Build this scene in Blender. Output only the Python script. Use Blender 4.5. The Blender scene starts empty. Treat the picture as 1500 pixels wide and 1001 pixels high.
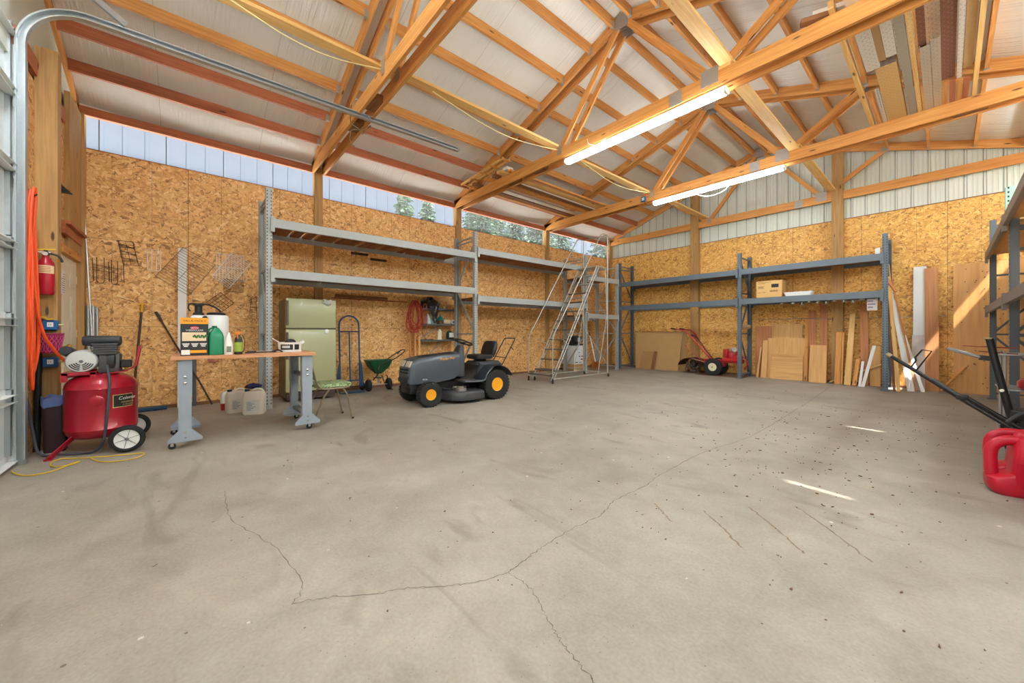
import bpy, bmesh, math, random
from mathutils import Vector, Matrix, Euler
R = math.radians
PI = math.pi
rng = random.Random(7)
scene = bpy.context.scene
COL = scene.collection

# ------------------------------------------------------------------ materials
def lin(c):
    return tuple(((v/255)/12.92 if v/255 <= .04045 else ((v/255+.055)/1.055)**2.4) for v in c)

class N:
    """tiny node-tree helper"""
    def __init__(s, name):
        s.m = bpy.data.materials.new(name); s.m.use_nodes = True
        s.t = s.m.node_tree; s.t.nodes.clear()
        s.out = s.t.nodes.new('ShaderNodeOutputMaterial')
    def n(s, typ, **kw):
        nd = s.t.nodes.new(typ)
        for k, v in kw.items():
            if k.startswith('_'): setattr(nd, k[1:], v)
            else:
                key = int(k[1:]) if k[0] == 'i' and k[1:].isdigit() else k.replace('__', ' ')
                if hasattr(v, 'is_output') or isinstance(v, bpy.types.NodeSocket): s.t.links.new(v, nd.inputs[key])
                else: nd.inputs[key].default_value = v
        return nd
    def link(s, a, b): s.t.links.new(a, b)
    def math(s, op, a, b=0.0, c=None):
        kw = {'i0': a, 'i1': b}
        if c is not None: kw['i2'] = c
        return s.n('ShaderNodeMath', _operation=op, **kw).outputs[0]
    def mix(s, f, a, b, blend='MIX'):
        nd = s.t.nodes.new('ShaderNodeMix'); nd.data_type = 'RGBA'; nd.blend_type = blend
        for k, v in ((0, f), (6, a), (7, b)):
            if isinstance(v, bpy.types.NodeSocket): s.t.links.new(v, nd.inputs[k])
            else: nd.inputs[k].default_value = (*v, 1) if isinstance(v, tuple) and len(v) == 3 else v
        return nd.outputs[2]
    def ramp(s, f, stops):
        nd = s.t.nodes.new('ShaderNodeValToRGB'); s.t.links.new(f, nd.inputs[0])
        el = nd.color_ramp.elements
        while len(el) < len(stops): el.new(.5)
        for e, (p, c) in zip(el, stops):
            e.position = p; e.color = (*c, 1) if len(c) == 3 else c
        return nd.outputs[0]
    def fin(s, color, rough=.6, metal=0., bump=None, bstr=.2, bdist=.01, spec=None, coat=0., alpha=None):
        b = s.t.nodes.new('ShaderNodeBsdfPrincipled')
        for k, v in (('Base Color', color), ('Roughness', rough), ('Metallic', metal)):
            if isinstance(v, bpy.types.NodeSocket): s.t.links.new(v, b.inputs[k])
            else: b.inputs[k].default_value = (*v, 1) if k == 'Base Color' and len(v) == 3 else v
        if spec is not None: b.inputs['Specular IOR Level'].default_value = spec
        if coat: b.inputs['Coat Weight'].default_value = coat
        if bump is not None:
            bp = s.n('ShaderNodeBump', Strength=bstr, Distance=bdist, Height=bump)
            s.t.links.new(bp.outputs[0], b.inputs['Normal'])
        s.t.links.new(b.outputs[0], s.out.inputs[0])
        return s.m

MATS = {}
def M(name, rgb, rough=.5, metal=0., var=.12, scale=9., bump=0., coat=0., spec=None):
    """plain surface: an sRGB colour with a little mottling and wear"""
    if name in MATS: return MATS[name]
    a = N(name); c = lin(rgb)
    co = a.n('ShaderNodeTexCoord').outputs['Object']
    nz = a.n('ShaderNodeTexNoise', Vector=co, Scale=scale, Detail=4.0)
    col = a.mix(nz.outputs[0], tuple(v*(1-var) for v in c), tuple(min(1, v*(1+var)) for v in c))
    r = a.math('ADD', a.math('MULTIPLY', nz.outputs[0], .15), rough-.07)
    m = a.fin(col, r, metal, nz.outputs[0] if bump else None, bump, coat=coat, spec=spec)
    MATS[name] = m
    return m

def wood(name, c1, c2, scale=1., rough=.65, knots=True):
    """board with grain along the UV u axis"""
    if name in MATS: return MATS[name]
    a = N(name)
    uv = a.n('ShaderNodeTexCoord').outputs['UV']
    mp = a.n('ShaderNodeMapping', Vector=uv, Scale=(1.3*scale, 26*scale, 1)).outputs[0]
    nz = a.n('ShaderNodeTexNoise', Vector=mp, Scale=1.6, Detail=5.0, Distortion=.6).outputs[0]
    mp2 = a.n('ShaderNodeMapping', Vector=uv, Scale=(.45, 1.7, 1)).outputs[0]
    nb = a.n('ShaderNodeTexNoise', Vector=mp2, Scale=1.3, Detail=2.0).outputs[0]
    f = a.math('ADD', a.math('MULTIPLY', nz, .75), a.math('MULTIPLY', nb, .5))
    col = a.ramp(f, [(.38, lin(c2)), (.78, lin(c1))])
    if knots:
        mp3 = a.n('ShaderNodeMapping', Vector=uv, Scale=(2.2, 9, 1)).outputs[0]
        vo = a.n('ShaderNodeTexVoronoi', Vector=mp3, Scale=1.0).outputs['Distance']
        k = a.ramp(vo, [(.07, (1, 1, 1)), (.13, (0, 0, 0))])
        col = a.mix(k, col, tuple(v*.28 for v in lin(c2)))
    m = a.fin(col, rough, 0, nz, .12, .004)
    MATS[name] = m
    return m

def osb(name, tint=(1, 1, 1), lines=True, gx=.4064):
    if name in MATS: return MATS[name]
    a = N(name)
    uv = a.n('ShaderNodeTexCoord').outputs['UV']
    cols = []
    for ang, sc in ((18, (9, 30, 1)), (-34, (8, 27, 1)), (72, (10, 32, 1)), (-66, (8, 29, 1))):
        r = a.n('ShaderNodeMapping', _vector_type='POINT', Vector=uv, Rotation=(0, 0, R(ang))).outputs[0]
        mp = a.n('ShaderNodeMapping', Vector=r, Scale=sc).outputs[0]
        v = a.n('ShaderNodeTexVoronoi', Vector=mp, Scale=1.0, Randomness=1.0)
        cols.append(v)
    def flake(v): return a.n('ShaderNodeSeparateColor', Color=v.outputs['Color']).outputs[0]
    f = flake(cols[0])
    pick = a.n('ShaderNodeTexNoise', Vector=uv, Scale=15.0, Detail=1.5).outputs[0]
    for i, th in ((1, .46), (2, .53), (3, .585)):
        st = a.math('GREATER_THAN', pick, th)
        f = a.n('ShaderNodeMix', i0=st, i2=f, i3=flake(cols[i])).outputs[0]
    fine = a.n('ShaderNodeTexNoise', Vector=a.n('ShaderNodeMapping', Vector=uv, Scale=(1, 1, 1)).outputs[0], Scale=90.0, Detail=3.0).outputs[0]
    big = a.n('ShaderNodeTexNoise', Vector=uv, Scale=.9, Detail=3.0).outputs[0]
    f2 = a.math('ADD', a.math('MULTIPLY', f, .82), a.math('MULTIPLY', fine, .22))
    def tt(c): return tuple(v*t for v, t in zip(lin(c), tint))
    col = a.ramp(f2, [(.10, tt((138, 88, 44))), (.20, tt((190, 132, 76))), (.42, tt((212, 154, 92))), (.70, tt((222, 170, 108))), (.9, tt((232, 190, 134))), (1., tt((242, 210, 162)))])
    col = a.mix(a.math('MULTIPLY', a.math('SUBTRACT', big, .42), .7), col, tt((172, 112, 62)))
    if lines:
        sx = a.n('ShaderNodeSeparateXYZ', Vector=uv)
        wob = a.math('MULTIPLY', a.math('SUBTRACT', a.n('ShaderNodeTexNoise', Vector=uv, Scale=3.0).outputs[0], .5), .006)
        def ln(s_, per, w):
            d = a.math('PINGPONG', a.math('ADD', s_, wob), per/2)
            return a.math('LESS_THAN', d, w)
        l1 = ln(sx.outputs[0], gx, .0022); l2 = ln(sx.outputs[0], gx*3, .0036); l3 = ln(sx.outputs[1], .4064, .002); l4 = ln(sx.outputs[1], 1.2192, .003)
        brk = a.math('GREATER_THAN', a.n('ShaderNodeTexNoise', Vector=uv, Scale=1.7).outputs[0], .45)
        L = a.math('MAXIMUM', a.math('MULTIPLY', a.math('MAXIMUM', l1, l3), a.math('MULTIPLY', brk, .5)), a.math('MAXIMUM', a.math('MULTIPLY', l2, .75), a.math('MULTIPLY', l4, .55)))
        col = a.mix(L, col, lin((78, 46, 24)))
    m = a.fin(col, .62, 0, f2, .25, .003)
    MATS[name] = m
    return m

# ------------------------------------------------------------------ mesh builder
def V(*a): return Vector(a)
def frame_of(d, up=(0, 0, 1)):
    d = Vector(d).normalized(); up = Vector(up)
    if abs(d.dot(up.normalized())) > .995: up = Vector((0, 1, 0)) if abs(d.y) < .9 else Vector((1, 0, 0))
    s = up.cross(d).normalized(); u = d.cross(s).normalized()
    return d, s, u

class MB:
    def __init__(s):
        s.bm = bmesh.new(); s.uv = s.bm.loops.layers.uv.new('UVMap')
    def _face(s, vs, uvs=None, smooth=False):
        try: f = s.bm.faces.new(vs)
        except ValueError: return None
        f.smooth = smooth
        if uvs:
            for l, u in zip(f.loops, uvs): l[s.uv].uv = u
        return f
    def obox(s, c, dx, dy, dz, ax, bev=0.):
        """oriented box; ax = 3 unit vectors; dx dy dz full sizes; grain runs along the longest side"""
        c = Vector(c); h = [ax[0]*dx/2, ax[1]*dy/2, ax[2]*dz/2]; size = (dx, dy, dz)
        vs = {}
        for i in (-1, 1):
            for j in (-1, 1):
                for k in (-1, 1): vs[i, j, k] = s.bm.verts.new(c+h[0]*i+h[1]*j+h[2]*k)
        longest = max(range(3), key=lambda q: size[q])
        o = rng.uniform(0, 40); o2 = rng.uniform(0, 40)
        fs = []
        for a in range(3):
            b, d = [q for q in range(3) if q != a]
            for sg in (-1, 1):
                cor = [(-1, -1), (1, -1), (1, 1), (-1, 1)]
                quad = []; uvs = []
                for p, q in cor:
                    key = [0, 0, 0]; key[a] = sg; key[b] = p; key[d] = q
                    quad.append(vs[tuple(key)])
                    u_, v_ = p*size[b]/2, q*size[d]/2
                    if longest == d: u_, v_ = v_, u_
                    uvs.append((u_+o, v_+o2+a*.37))
                if (sg == 1) != (a != 1): quad.reverse(); uvs.reverse()
                f = s._face(quad, uvs)
                if f: fs.append(f)
        if bev:
            es = list({e for f in fs for e in f.edges})
            bmesh.ops.bevel(s.bm, geom=es, offset=bev, segments=2 if bev > .008 else 1, affect='EDGES', profile=.5)
        return s
    def box(s, lo, hi, bev=0., rz=0.):
        lo, hi = Vector(lo), Vector(hi); c = (lo+hi)/2; d = hi-lo
        ca, sa = math.cos(rz), math.sin(rz)
        return s.obox(c, abs(d.x), abs(d.y), abs(d.z), (V(ca, sa, 0), V(-sa, ca, 0), V(0, 0, 1)), bev)
    def bar(s, a, b, w, h, up=(0, 0, 1), bev=0.):
        """board from a to b: w sideways, h along up"""
        a, b = Vector(a), Vector(b); d, sd, u = frame_of(b-a, up)
        return s.obox((a+b)/2, (b-a).length, w, h, (d, sd, u), bev)
    def tube(s, pts, r, closed=False, n=8, caps=True):
        pts = [Vector(p) for p in pts]
        m = len(pts); rings = []; prev = None; L = 0
        rs = r if isinstance(r, (list, tuple)) else [r]*m
        for i, p in enumerate(pts):
            if closed: t = pts[(i+1) % m]-pts[i-1]
            elif i == 0: t = pts[1]-pts[0]
            elif i == m-1: t = pts[-1]-pts[-2]
            else: t = (pts[i+1]-pts[i]).normalized()+(pts[i]-pts[i-1]).normalized()
            if t.length < 1e-9: t = pts[min(i+1, m-1)]-pts[max(i-1, 0)]
            t.normalize()
            if prev is None: _, sd, u = frame_of(t)
            else:
                sd = prev-t*prev.dot(t)
                if sd.length < 1e-6: _, sd, u = frame_of(t)
                sd.normalize(); u = t.cross(sd)
            prev = sd
            if i: L += (p-pts[i-1]).length
            k = 1.
            if not closed and 0 < i < m-1:
                cb = max(.35, math.cos((pts[i+1]-pts[i]).angle(pts[i]-pts[i-1], 0)/2)); k = 1/cb
            rings.append(([s.bm.verts.new(p+(sd*math.cos(2*PI*j/n)+u*math.sin(2*PI*j/n))*rs[i]) for j in range(n)], L))
        cnt = m if closed else m-1
        for i in range(cnt):
            A, la = rings[i]; B, lb = rings[(i+1) % m]
            if closed and i == m-1: lb = la+(pts[0]-pts[-1]).length
            off = 0
            if closed and i == m-1:
                off = min(range(n), key=lambda q: (B[q].co-A[0].co).length)
            for j in range(n):
                j2 = (j+1) % n
                s._face([A[j], A[j2], B[(j2+off) % n], B[(j+off) % n]], [(la, j*.02), (la, (j+1)*.02), (lb, (j+1)*.02), (lb, j*.02)], True)
        if caps and not closed:
            s._face(rings[0][0][::-1]); s._face(rings[-1][0])
        return s
    def lathe(s, prof, c, axis=(0, 0, 1), n=24, cap=True, ref=None, arc=None):
        """prof = [(radius, distance along axis)]"""
        c = Vector(c); d, sd, u = frame_of(axis, ref or (0, 0, 1)) if abs(Vector(axis).normalized().z) < .99 or ref else (Vector(axis).normalized(), V(1, 0, 0), V(0, 1, 0) if axis[2] > 0 else V(0, -1, 0))
        rings = []
        for r, h in prof:
            if r < 1e-6: rings.append([s.bm.verts.new(c+d*h)])
            else: rings.append([s.bm.verts.new(c+d*h+(sd*math.cos(2*PI*j/n)+u*math.sin(2*PI*j/n))*r) for j in range(n)])
        L = 0
        for i in range(len(rings)-1):
            A, B = rings[i], rings[i+1]; ra, rb = prof[i][0], prof[i+1][0]
            dl = math.hypot(prof[i+1][0]-prof[i][0], prof[i+1][1]-prof[i][1])
            for j in range(n):
                j2 = (j+1) % n
                if len(A) == 1 and len(B) == 1: continue
                if len(A) == 1: s._face([A[0], B[j2], B[j]][::-1], [(L, 0)]*3, True)
                elif len(B) == 1: s._face([A[j], A[j2], B[0]], [(L, 0)]*3, True)
                else: s._face([A[j], A[j2], B[j2], B[j]], [(2*PI*ra*j/n, L), (2*PI*ra*(j+1)/n, L), (2*PI*ra*(j+1)/n, L+dl), (2*PI*ra*j/n, L+dl)], True)
            L += dl
        if cap:
            if len(rings[0]) > 1: s._face(rings[0][::-1])
            if len(rings[-1]) > 1: s._face(rings[-1])
        return s
    def cyl(s, a, b, r, n=16, r2=None):
        a, b = Vector(a), Vector(b)
        return s.lathe([(r, 0), (r if r2 is None else r2, (b-a).length)], a, (b-a), n)
    def ball(s, c, r, sc=(1, 1, 1), n=16, k=8):
        c = Vector(c); rings = []
        for i in range(k+1):
            th = PI*i/k
            if i in (0, k): rings.append([s.bm.verts.new(c+V(0, 0, r*sc[2]*math.cos(th)))])
            else: rings.append([s.bm.verts.new(c+V(r*sc[0]*math.sin(th)*math.cos(2*PI*j/n), r*sc[1]*math.sin(th)*math.sin(2*PI*j/n), r*sc[2]*math.cos(th))) for j in range(n)])
        for i in range(k):
            A, B = rings[i], rings[i+1]
            for j in range(n):
                j2 = (j+1) % n
                if len(A) == 1: s._face([A[0], B[j], B[j2]], None, True)
                elif len(B) == 1: s._face([A[j], B[0], A[j2]], None, True)
                else: s._face([A[j], B[j], B[j2], A[j2]], None, True)
        return s
    def prism(s, poly, o, ex, ey, th, smooth=False):
        """polygon poly (2-D, along ex/ey from o) given thickness vector th"""
        o, ex, ey, th = Vector(o), Vector(ex), Vector(ey), Vector(th)
        if ex.cross(ey).dot(th) < 0: poly = poly[::-1]
        A = [s.bm.verts.new(o+ex*p[0]+ey*p[1]) for p in poly]; B = [s.bm.verts.new(v.co+th) for v in A]
        s._face(A[::-1], [tuple(p) for p in poly[::-1]]); s._face(B, [tuple(p) for p in poly])
        n = len(poly); L = 0; t = th.length
        for i in range(n):
            j = (i+1) % n; d = (A[j].co-A[i].co).length
            s._face([A[i], A[j], B[j], B[i]], [(L, 0), (L+d, 0), (L+d, t), (L, t)], smooth); L += d
        return s
    def loft(s, rings, cap=True, closed=True, smooth=True):
        vr = [[s.bm.verts.new(Vector(p)) for p in r] for r in rings]
        n = len(vr[0]); L = 0
        for i in range(len(vr)-1):
            A, B = vr[i], vr[i+1]; dl = (B[0].co-A[0].co).length; w = 0
            for j in range(n if closed else n-1):
                j2 = (j+1) % n; dw = (A[j2].co-A[j].co).length
                s._face([A[j], A[j2], B[j2], B[j]], [(L, w), (L, w+dw), (L+dl, w+dw), (L+dl, w)], smooth); w += dw
            L += dl
        if cap and closed: s._face(vr[0][::-1]); s._face(vr[-1])
        return s
    def surf(s, fn, nu, nv, th=0., uvs=(1, 1)):
        """smooth sheet fn(u,v) for u,v in 0..1"""
        g = [[s.bm.verts.new(Vector(fn(i/nu, j/nv))) for j in range(nv+1)] for i in range(nu+1)]
        fs = []
        for i in range(nu):
            for j in range(nv):
                q = [(i, j), (i+1, j), (i+1, j+1), (i, j+1)]
                f = s._face([g[a][b] for a, b in q], [(a/nu*uvs[0], b/nv*uvs[1]) for a, b in q], True); fs.append(f)
        if th: bmesh.ops.solidify(s.bm, geom=fs, thickness=th)
        return s
    def build(s, name, mat, parent=None, sharp=38, local=False, kind=None, label=None, cat=None, group=None, xf=None):
        if xf is not None: bmesh.ops.transform(s.bm, matrix=xf, verts=s.bm.verts)
        bmesh.ops.recalc_face_normals(s.bm, faces=s.bm.faces) if not getattr(s, 'keepn', False) else None
        loc = None
        if parent is not None and not local:
            r = parent
            while r.parent: r = r.parent
            inv = (Matrix.Translation(r.location) @ r.rotation_euler.to_matrix().to_4x4()).inverted()
            bmesh.ops.transform(s.bm, matrix=inv, verts=s.bm.verts)
        elif parent is None:
            xs = [v.co for v in s.bm.verts]
            loc = V((min(p.x for p in xs)+max(p.x for p in xs))/2, (min(p.y for p in xs)+max(p.y for p in xs))/2, min(p.z for p in xs))
            if kind == 'structure': loc = V(0, 0, 0)
            bmesh.ops.translate(s.bm, verts=s.bm.verts, vec=-loc)
        me = bpy.data.meshes.new(name); s.bm.to_mesh(me); s.bm.free()
        me.materials.append(mat)
        if sharp: me.set_sharp_from_angle(angle=R(sharp))
        o = bpy.data.objects.new(name, me); COL.objects.link(o)
        if parent is not None: o.parent = parent
        else: o.location = loc
        return tag(o, label, cat, group, kind)

def tag(o, label=None, cat=None, group=None, kind=None):
    if label: o['label'] = label
    if cat: o['category'] = cat
    if group: o['group'] = group
    if kind: o['kind'] = kind
    return o
def thing(name, label, cat, loc=(0, 0, 0), rz=0., group=None):
    o = bpy.data.objects.new(name, None); COL.objects.link(o)
    o.empty_display_size = .05; o.location = loc; o.rotation_euler = (0, 0, rz)
    return tag(o, label, cat, group)
def copy_tree(o, parent=None):
    c = o.copy(); COL.objects.link(c)
    if parent: c.parent = parent
    for ch in list(o.children): copy_tree(ch, c)
    return c
def text(txt, size, o, ex, ey, mat, parent, name='lettering', ex_d=.0006, align='LEFT', local=False, sx=1., shear=0., bend=None):
    """raised lettering whose baseline starts at o, reading along ex with ey up"""
    cu = bpy.data.curves.new('txt', 'FONT'); cu.body = txt; cu.size = size; cu.extrude = ex_d; cu.align_x = align; cu.shear = shear
    ob = bpy.data.objects.new('txt', cu); COL.objects.link(ob)
    dg = bpy.context.evaluated_depsgraph_get(); me = bpy.data.meshes.new_from_object(ob.evaluated_get(dg))
    bpy.data.objects.remove(ob); bpy.data.curves.remove(cu)
    ex, ey = Vector(ex).normalized(), Vector(ey).normalized(); ez = ex.cross(ey); o = Vector(o)
    mt = Matrix(((ex.x*sx, ey.x, ez.x, o.x), (ex.y*sx, ey.y, ez.y, o.y), (ex.z*sx, ey.z, ez.z, o.z), (0, 0, 0, 1)))
    me.transform(mt)
    if bend:
        c_, r_ = Vector(bend[0]), bend[1]
        for v in me.vertices:
            q = v.co-o; a_ = bend[2]+(q.dot(ex))/r_
            rr = r_+q.dot(ez); v.co = V(c_.x+rr*math.cos(a_), c_.y+rr*math.sin(a_), v.co.z)
    if not local:
        r = parent
        while r.parent: r = r.parent
        me.transform((Matrix.Translation(r.location) @ r.rotation_euler.to_matrix().to_4x4()).inverted())
    me.materials.clear(); me.materials.append(mat); me.name = name
    t = bpy.data.objects.new(name, me); COL.objects.link(t); t.parent = parent
    return t
def arc(c, r, a0, a1, n, ex, ey):
    c, ex, ey = Vector(c), Vector(ex), Vector(ey)
    return [c+ex*r*math.cos(a0+(a1-a0)*i/n)+ey*r*math.sin(a0+(a1-a0)*i/n) for i in range(n+1)]
def smooth_path(pts, k=6):
    """Catmull-Rom through pts"""
    P = [Vector(p) for p in pts]; out = []
    for i in range(len(P)-1):
        p0, p1, p2, p3 = P[max(i-1, 0)], P[i], P[i+1], P[min(i+2, len(P)-1)]
        for j in range(k):
            t = j/k
            out.append(.5*((2*p1)+(p2-p0)*t+(2*p0-5*p1+4*p2-p3)*t*t+(3*p1-p0-3*p2+p3)*t**3))
    out.append(P[-1]); return out
def rrect(w, h, r, n=4, cx=0., cy=0.):
    out = []
    for qx, qy, a in ((1, 1, 0), (-1, 1, 90), (-1, -1, 180), (1, -1, 270)):
        for i in range(n+1):
            t = R(a+90*i/n)
            out.append((cx+qx*(w/2-r)+r*math.cos(t), cy+qy*(h/2-r)+r*math.sin(t)))
    return out

# ------------------------------------------------------------------ shared materials
OSB_L = osb('osb_board', (1.16, 1.22, 1.22)); OSB_F = osb('osb_board_far', (1.10, 1.14, .80), gx=.4064)
PINE = wood('pine_lumber', (222, 160, 88), (178, 108, 46))
PINE_L = wood('pale_pine_lumber', (236, 196, 128), (206, 150, 80))
PINE_R = wood('reddish_lumber', (190, 112, 72), (146, 78, 50))
PINE_D = wood('dark_lumber', (150, 100, 62), (104, 64, 38))
POST = wood('treated_post', (190, 148, 92), (148, 108, 60))
TRIM_W = M('white_paint', (236, 236, 234), .5, var=.04)
GALV = M('galvanized_steel', (176, 182, 186), .38, .75, .12, 30)
PLATE = M('truss_plate_steel', (170, 162, 156), .45, .6, .15, 40)
BLACK = M('black_plastic', (28, 28, 30), .45, var=.2)
BLK_MET = M('black_painted_steel', (30, 30, 32), .4, .2, .2)
RUBBER = M('tyre_rubber', (34, 34, 35), .8, var=.25, scale=25)
CHROME = M('bright_metal', (205, 205, 205), .25, .9, .05)
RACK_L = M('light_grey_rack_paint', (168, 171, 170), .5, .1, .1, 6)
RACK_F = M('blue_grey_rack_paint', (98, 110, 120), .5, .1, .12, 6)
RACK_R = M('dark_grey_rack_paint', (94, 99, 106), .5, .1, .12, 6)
HOLE = M('punched_hole', (26, 28, 30), .8)
PLY = wood('plywood', (226, 178, 116), (196, 144, 84), .6, knots=False)
PLY_R = wood('reddish_plywood', (204, 140, 92), (170, 104, 62), .6, knots=False)
CARD = M('cardboard', (190, 152, 100), .8, var=.1, scale=5)
RED = M('red_paint', (172, 18, 40), .32, var=.1, scale=5, coat=.3)
WHITE_P = M('white_plastic', (232, 232, 230), .4, var=.05)
# ------------------------------------------------------------------ the building
W, D, XR, YF = -7.67, 11.05, 1.47, -1.12        # inner faces: left wall, far wall, right wall, front wall
RX = -3.10                                       # ridge line
ZO, ZH = 3.645, 4.09                             # top of the OSB, underside of the eave header
POSTS = [1.763, 4.823, 7.883]
def zb(x): return 5.66-.333*abs(x-RX)            # underside of the top chords
def zr(x): return zb(x)+.175                     # roof insulation

# floor: worn concrete slab with stains, specks and a long crack
a = N('worn_concrete'); co = a.n('ShaderNodeTexCoord').outputs['Object']
n1 = a.n('ShaderNodeTexNoise', Vector=co, Scale=.55, Detail=6.0, Roughness=.62).outputs[0]
n2 = a.n('ShaderNodeTexNoise', Vector=co, Scale=3.2, Detail=8.0, Roughness=.7, Distortion=.4).outputs[0]
n3 = a.n('ShaderNodeTexNoise', Vector=co, Scale=70.0, Detail=3.0).outputs[0]
n4 = a.n('ShaderNodeTexNoise', Vector=a.n('ShaderNodeMapping', Vector=co, Rotation=(0, 0, R(35)), Scale=(1, 3, 1)).outputs[0], Scale=1.1, Detail=5.0, Distortion=1.0).outputs[0]
f = a.math('ADD', a.math('MULTIPLY', n1, .5), a.math('ADD', a.math('MULTIPLY', n2, .35), a.math('MULTIPLY', n3, .18)))
col = a.ramp(f, [(.36, lin((124, 116, 105))), (.5, lin((150, 142, 130))), (.64, lin((170, 162, 150)))])
st = a.ramp(n4, [(.6, (0, 0, 0)), (.74, (.55, .55, .55))])
col = a.mix(st, col, lin((108, 100, 89)))
vo = a.n('ShaderNodeTexVoronoi', Vector=co, Scale=9.0).outputs['Distance']
rare = a.math('GREATER_THAN', a.n('ShaderNodeTexNoise', Vector=co, Scale=5.0).outputs[0], .56)
spk = a.math('MULTIPLY', a.math('LESS_THAN', vo, .07), rare)
col = a.mix(a.math('MULTIPLY', spk, .75), col, lin((74, 66, 58)))
vo2 = a.n('ShaderNodeTexVoronoi', Vector=co, Scale=4.3).outputs['Distance']
chip = a.math('MULTIPLY', a.math('LESS_THAN', vo2, .045), a.math('GREATER_THAN', n2, .5))
vo3 = a.n('ShaderNodeTexVoronoi', Vector=co, Scale=26.0).outputs['Distance']
spk2 = a.math('MULTIPLY', a.math('LESS_THAN', vo3, .075), a.math('GREATER_THAN', n1, .47))
col = a.mix(a.math('MULTIPLY', spk2, .45), col, lin((92, 80, 68)))
col = a.mix(a.math('MULTIPLY', chip, .6), col, lin((216, 210, 202)))
rough = a.ramp(n2, [(.3, (.5, .5, .5)), (.7, (.72, .72, .72))])
CONC = a.fin(col, rough, 0, a.math('ADD', n3, a.math('MULTIPLY', n2, 1.5)), .18, .004, spec=.35)
flo = MB().box((W-.3, -2.6, -.2), (XR+.3, D+.3, 0)).build('floor', CONC, kind='structure')
CRK = M('crack_dark', (96, 88, 80), .95)  # dark tone of the crack itself
def crack(pts, w, name='crack', mt=None):
    m = MB(); P = smooth_path(pts, 12); Q = []
    for i, p in enumerate(P):
        Q.append(p+V(rng.uniform(-1, 1)*.007, rng.uniform(-1, 1)*.007, 0))
    L = []
    for i, p in enumerate(Q):
        t = Q[min(i+1, len(Q)-1)]-Q[max(i-1, 0)]; s_ = V(-t.y, t.x, 0).normalized()*w*rng.uniform(.35, 1.)/2
        L.append(((p+s_), (p-s_)))
    for i in range(len(L)-1):
        m._face([m.bm.verts.new(V(q.x, q.y, .0012)) for q in (L[i][0], L[i][1], L[i+1][1], L[i+1][0])])
    bmesh.ops.remove_doubles(m.bm, verts=m.bm.verts, dist=1e-5)
    m.build(name, mt or CRK, flo, local=True)
crack([(-1.62, 10.9, 0), (-1.44, 6.45, 0), (-1.41, 4.63, 0), (-1.50, 3.81, 0), (-1.50, 2.94, 0), (-1.46, 2.51, 0), (-1.47, 2.19, 0), (-1.41, 1.94, 0), (-1.42, 1.69, 0), (-1.40, 1.40, 0), (-1.37, 1.23, 0), (-1.36, 1.15, 0)], .006)
crack([(-1.36, 1.15, 0), (-1.40, 1.00, 0), (-1.46, 0.89, 0), (-1.56, 0.75, 0), (-1.64, 0.59, 0), (-1.75, 0.43, 0), (-1.79, 0.33, 0)], .004)
crack([(-1.36, 1.15, 0), (-1.22, 1.15, 0), (-1.08, 1.10, 0), (-0.96, 1.05, 0), (-0.85, 1.02, 0), (-0.75, 1.00, 0)], .004)
crack([(-1.79, 0.33, 0), (-1.92, 0.39, 0), (-2.35, 0.34, 0), (-2.85, 0.20, 0), (-3.38, 0.20, 0)], .004)

STREAK = M('rust_streak', (128, 110, 90), .8, var=.25, scale=14)
for p_ in ([(-.85, 2.77), (-.63, 2.56), (-.48, 2.40)], [(-.65, 3.01), (-.43, 2.78), (-.24, 2.56)], [(-1.02, 2.49), (-.85, 2.35), (-.71, 2.21)], [(-1.27, 2.35), (-1.18, 2.27), (-1.08, 2.20)]):
    crack([(x, y, 0) for x, y in p_], .014, 'rust_streak', STREAK)
# dried leaf bits and wood chips that nobody could count
m = MB()
for i in range(560):
    t = rng.random()
    if t < .6: x, y = rng.gauss(-.9, .75), rng.gauss(4.6, 1.6)
    else: x, y = rng.uniform(-5.5, .9), rng.uniform(.6, 9.5)
    if x > .9 or y < .5: continue
    a_ = rng.uniform(0, PI*2); l = rng.choice((.003, .004, .005, .007, .010))*(1.2 if y > 4 else 1.); w_ = l*rng.uniform(.25, .8)
    c = V(x, y, .003); e = V(math.cos(a_), math.sin(a_), 0)*l; s_ = V(-math.sin(a_), math.cos(a_), 0)*w_
    m.prism([(-1, -.6), (0, -1), (1, -.2), (.7, .8), (-.6, .9)], c, e, s_, V(0, 0, rng.uniform(.002, .005)))
m.build('leaf_litter', M('dry_leaf_bits', (112, 84, 56), .9, var=.35, scale=4), kind='stuff', label='dried leaf bits and wood chips scattered over the concrete floor', cat='debris')

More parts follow.
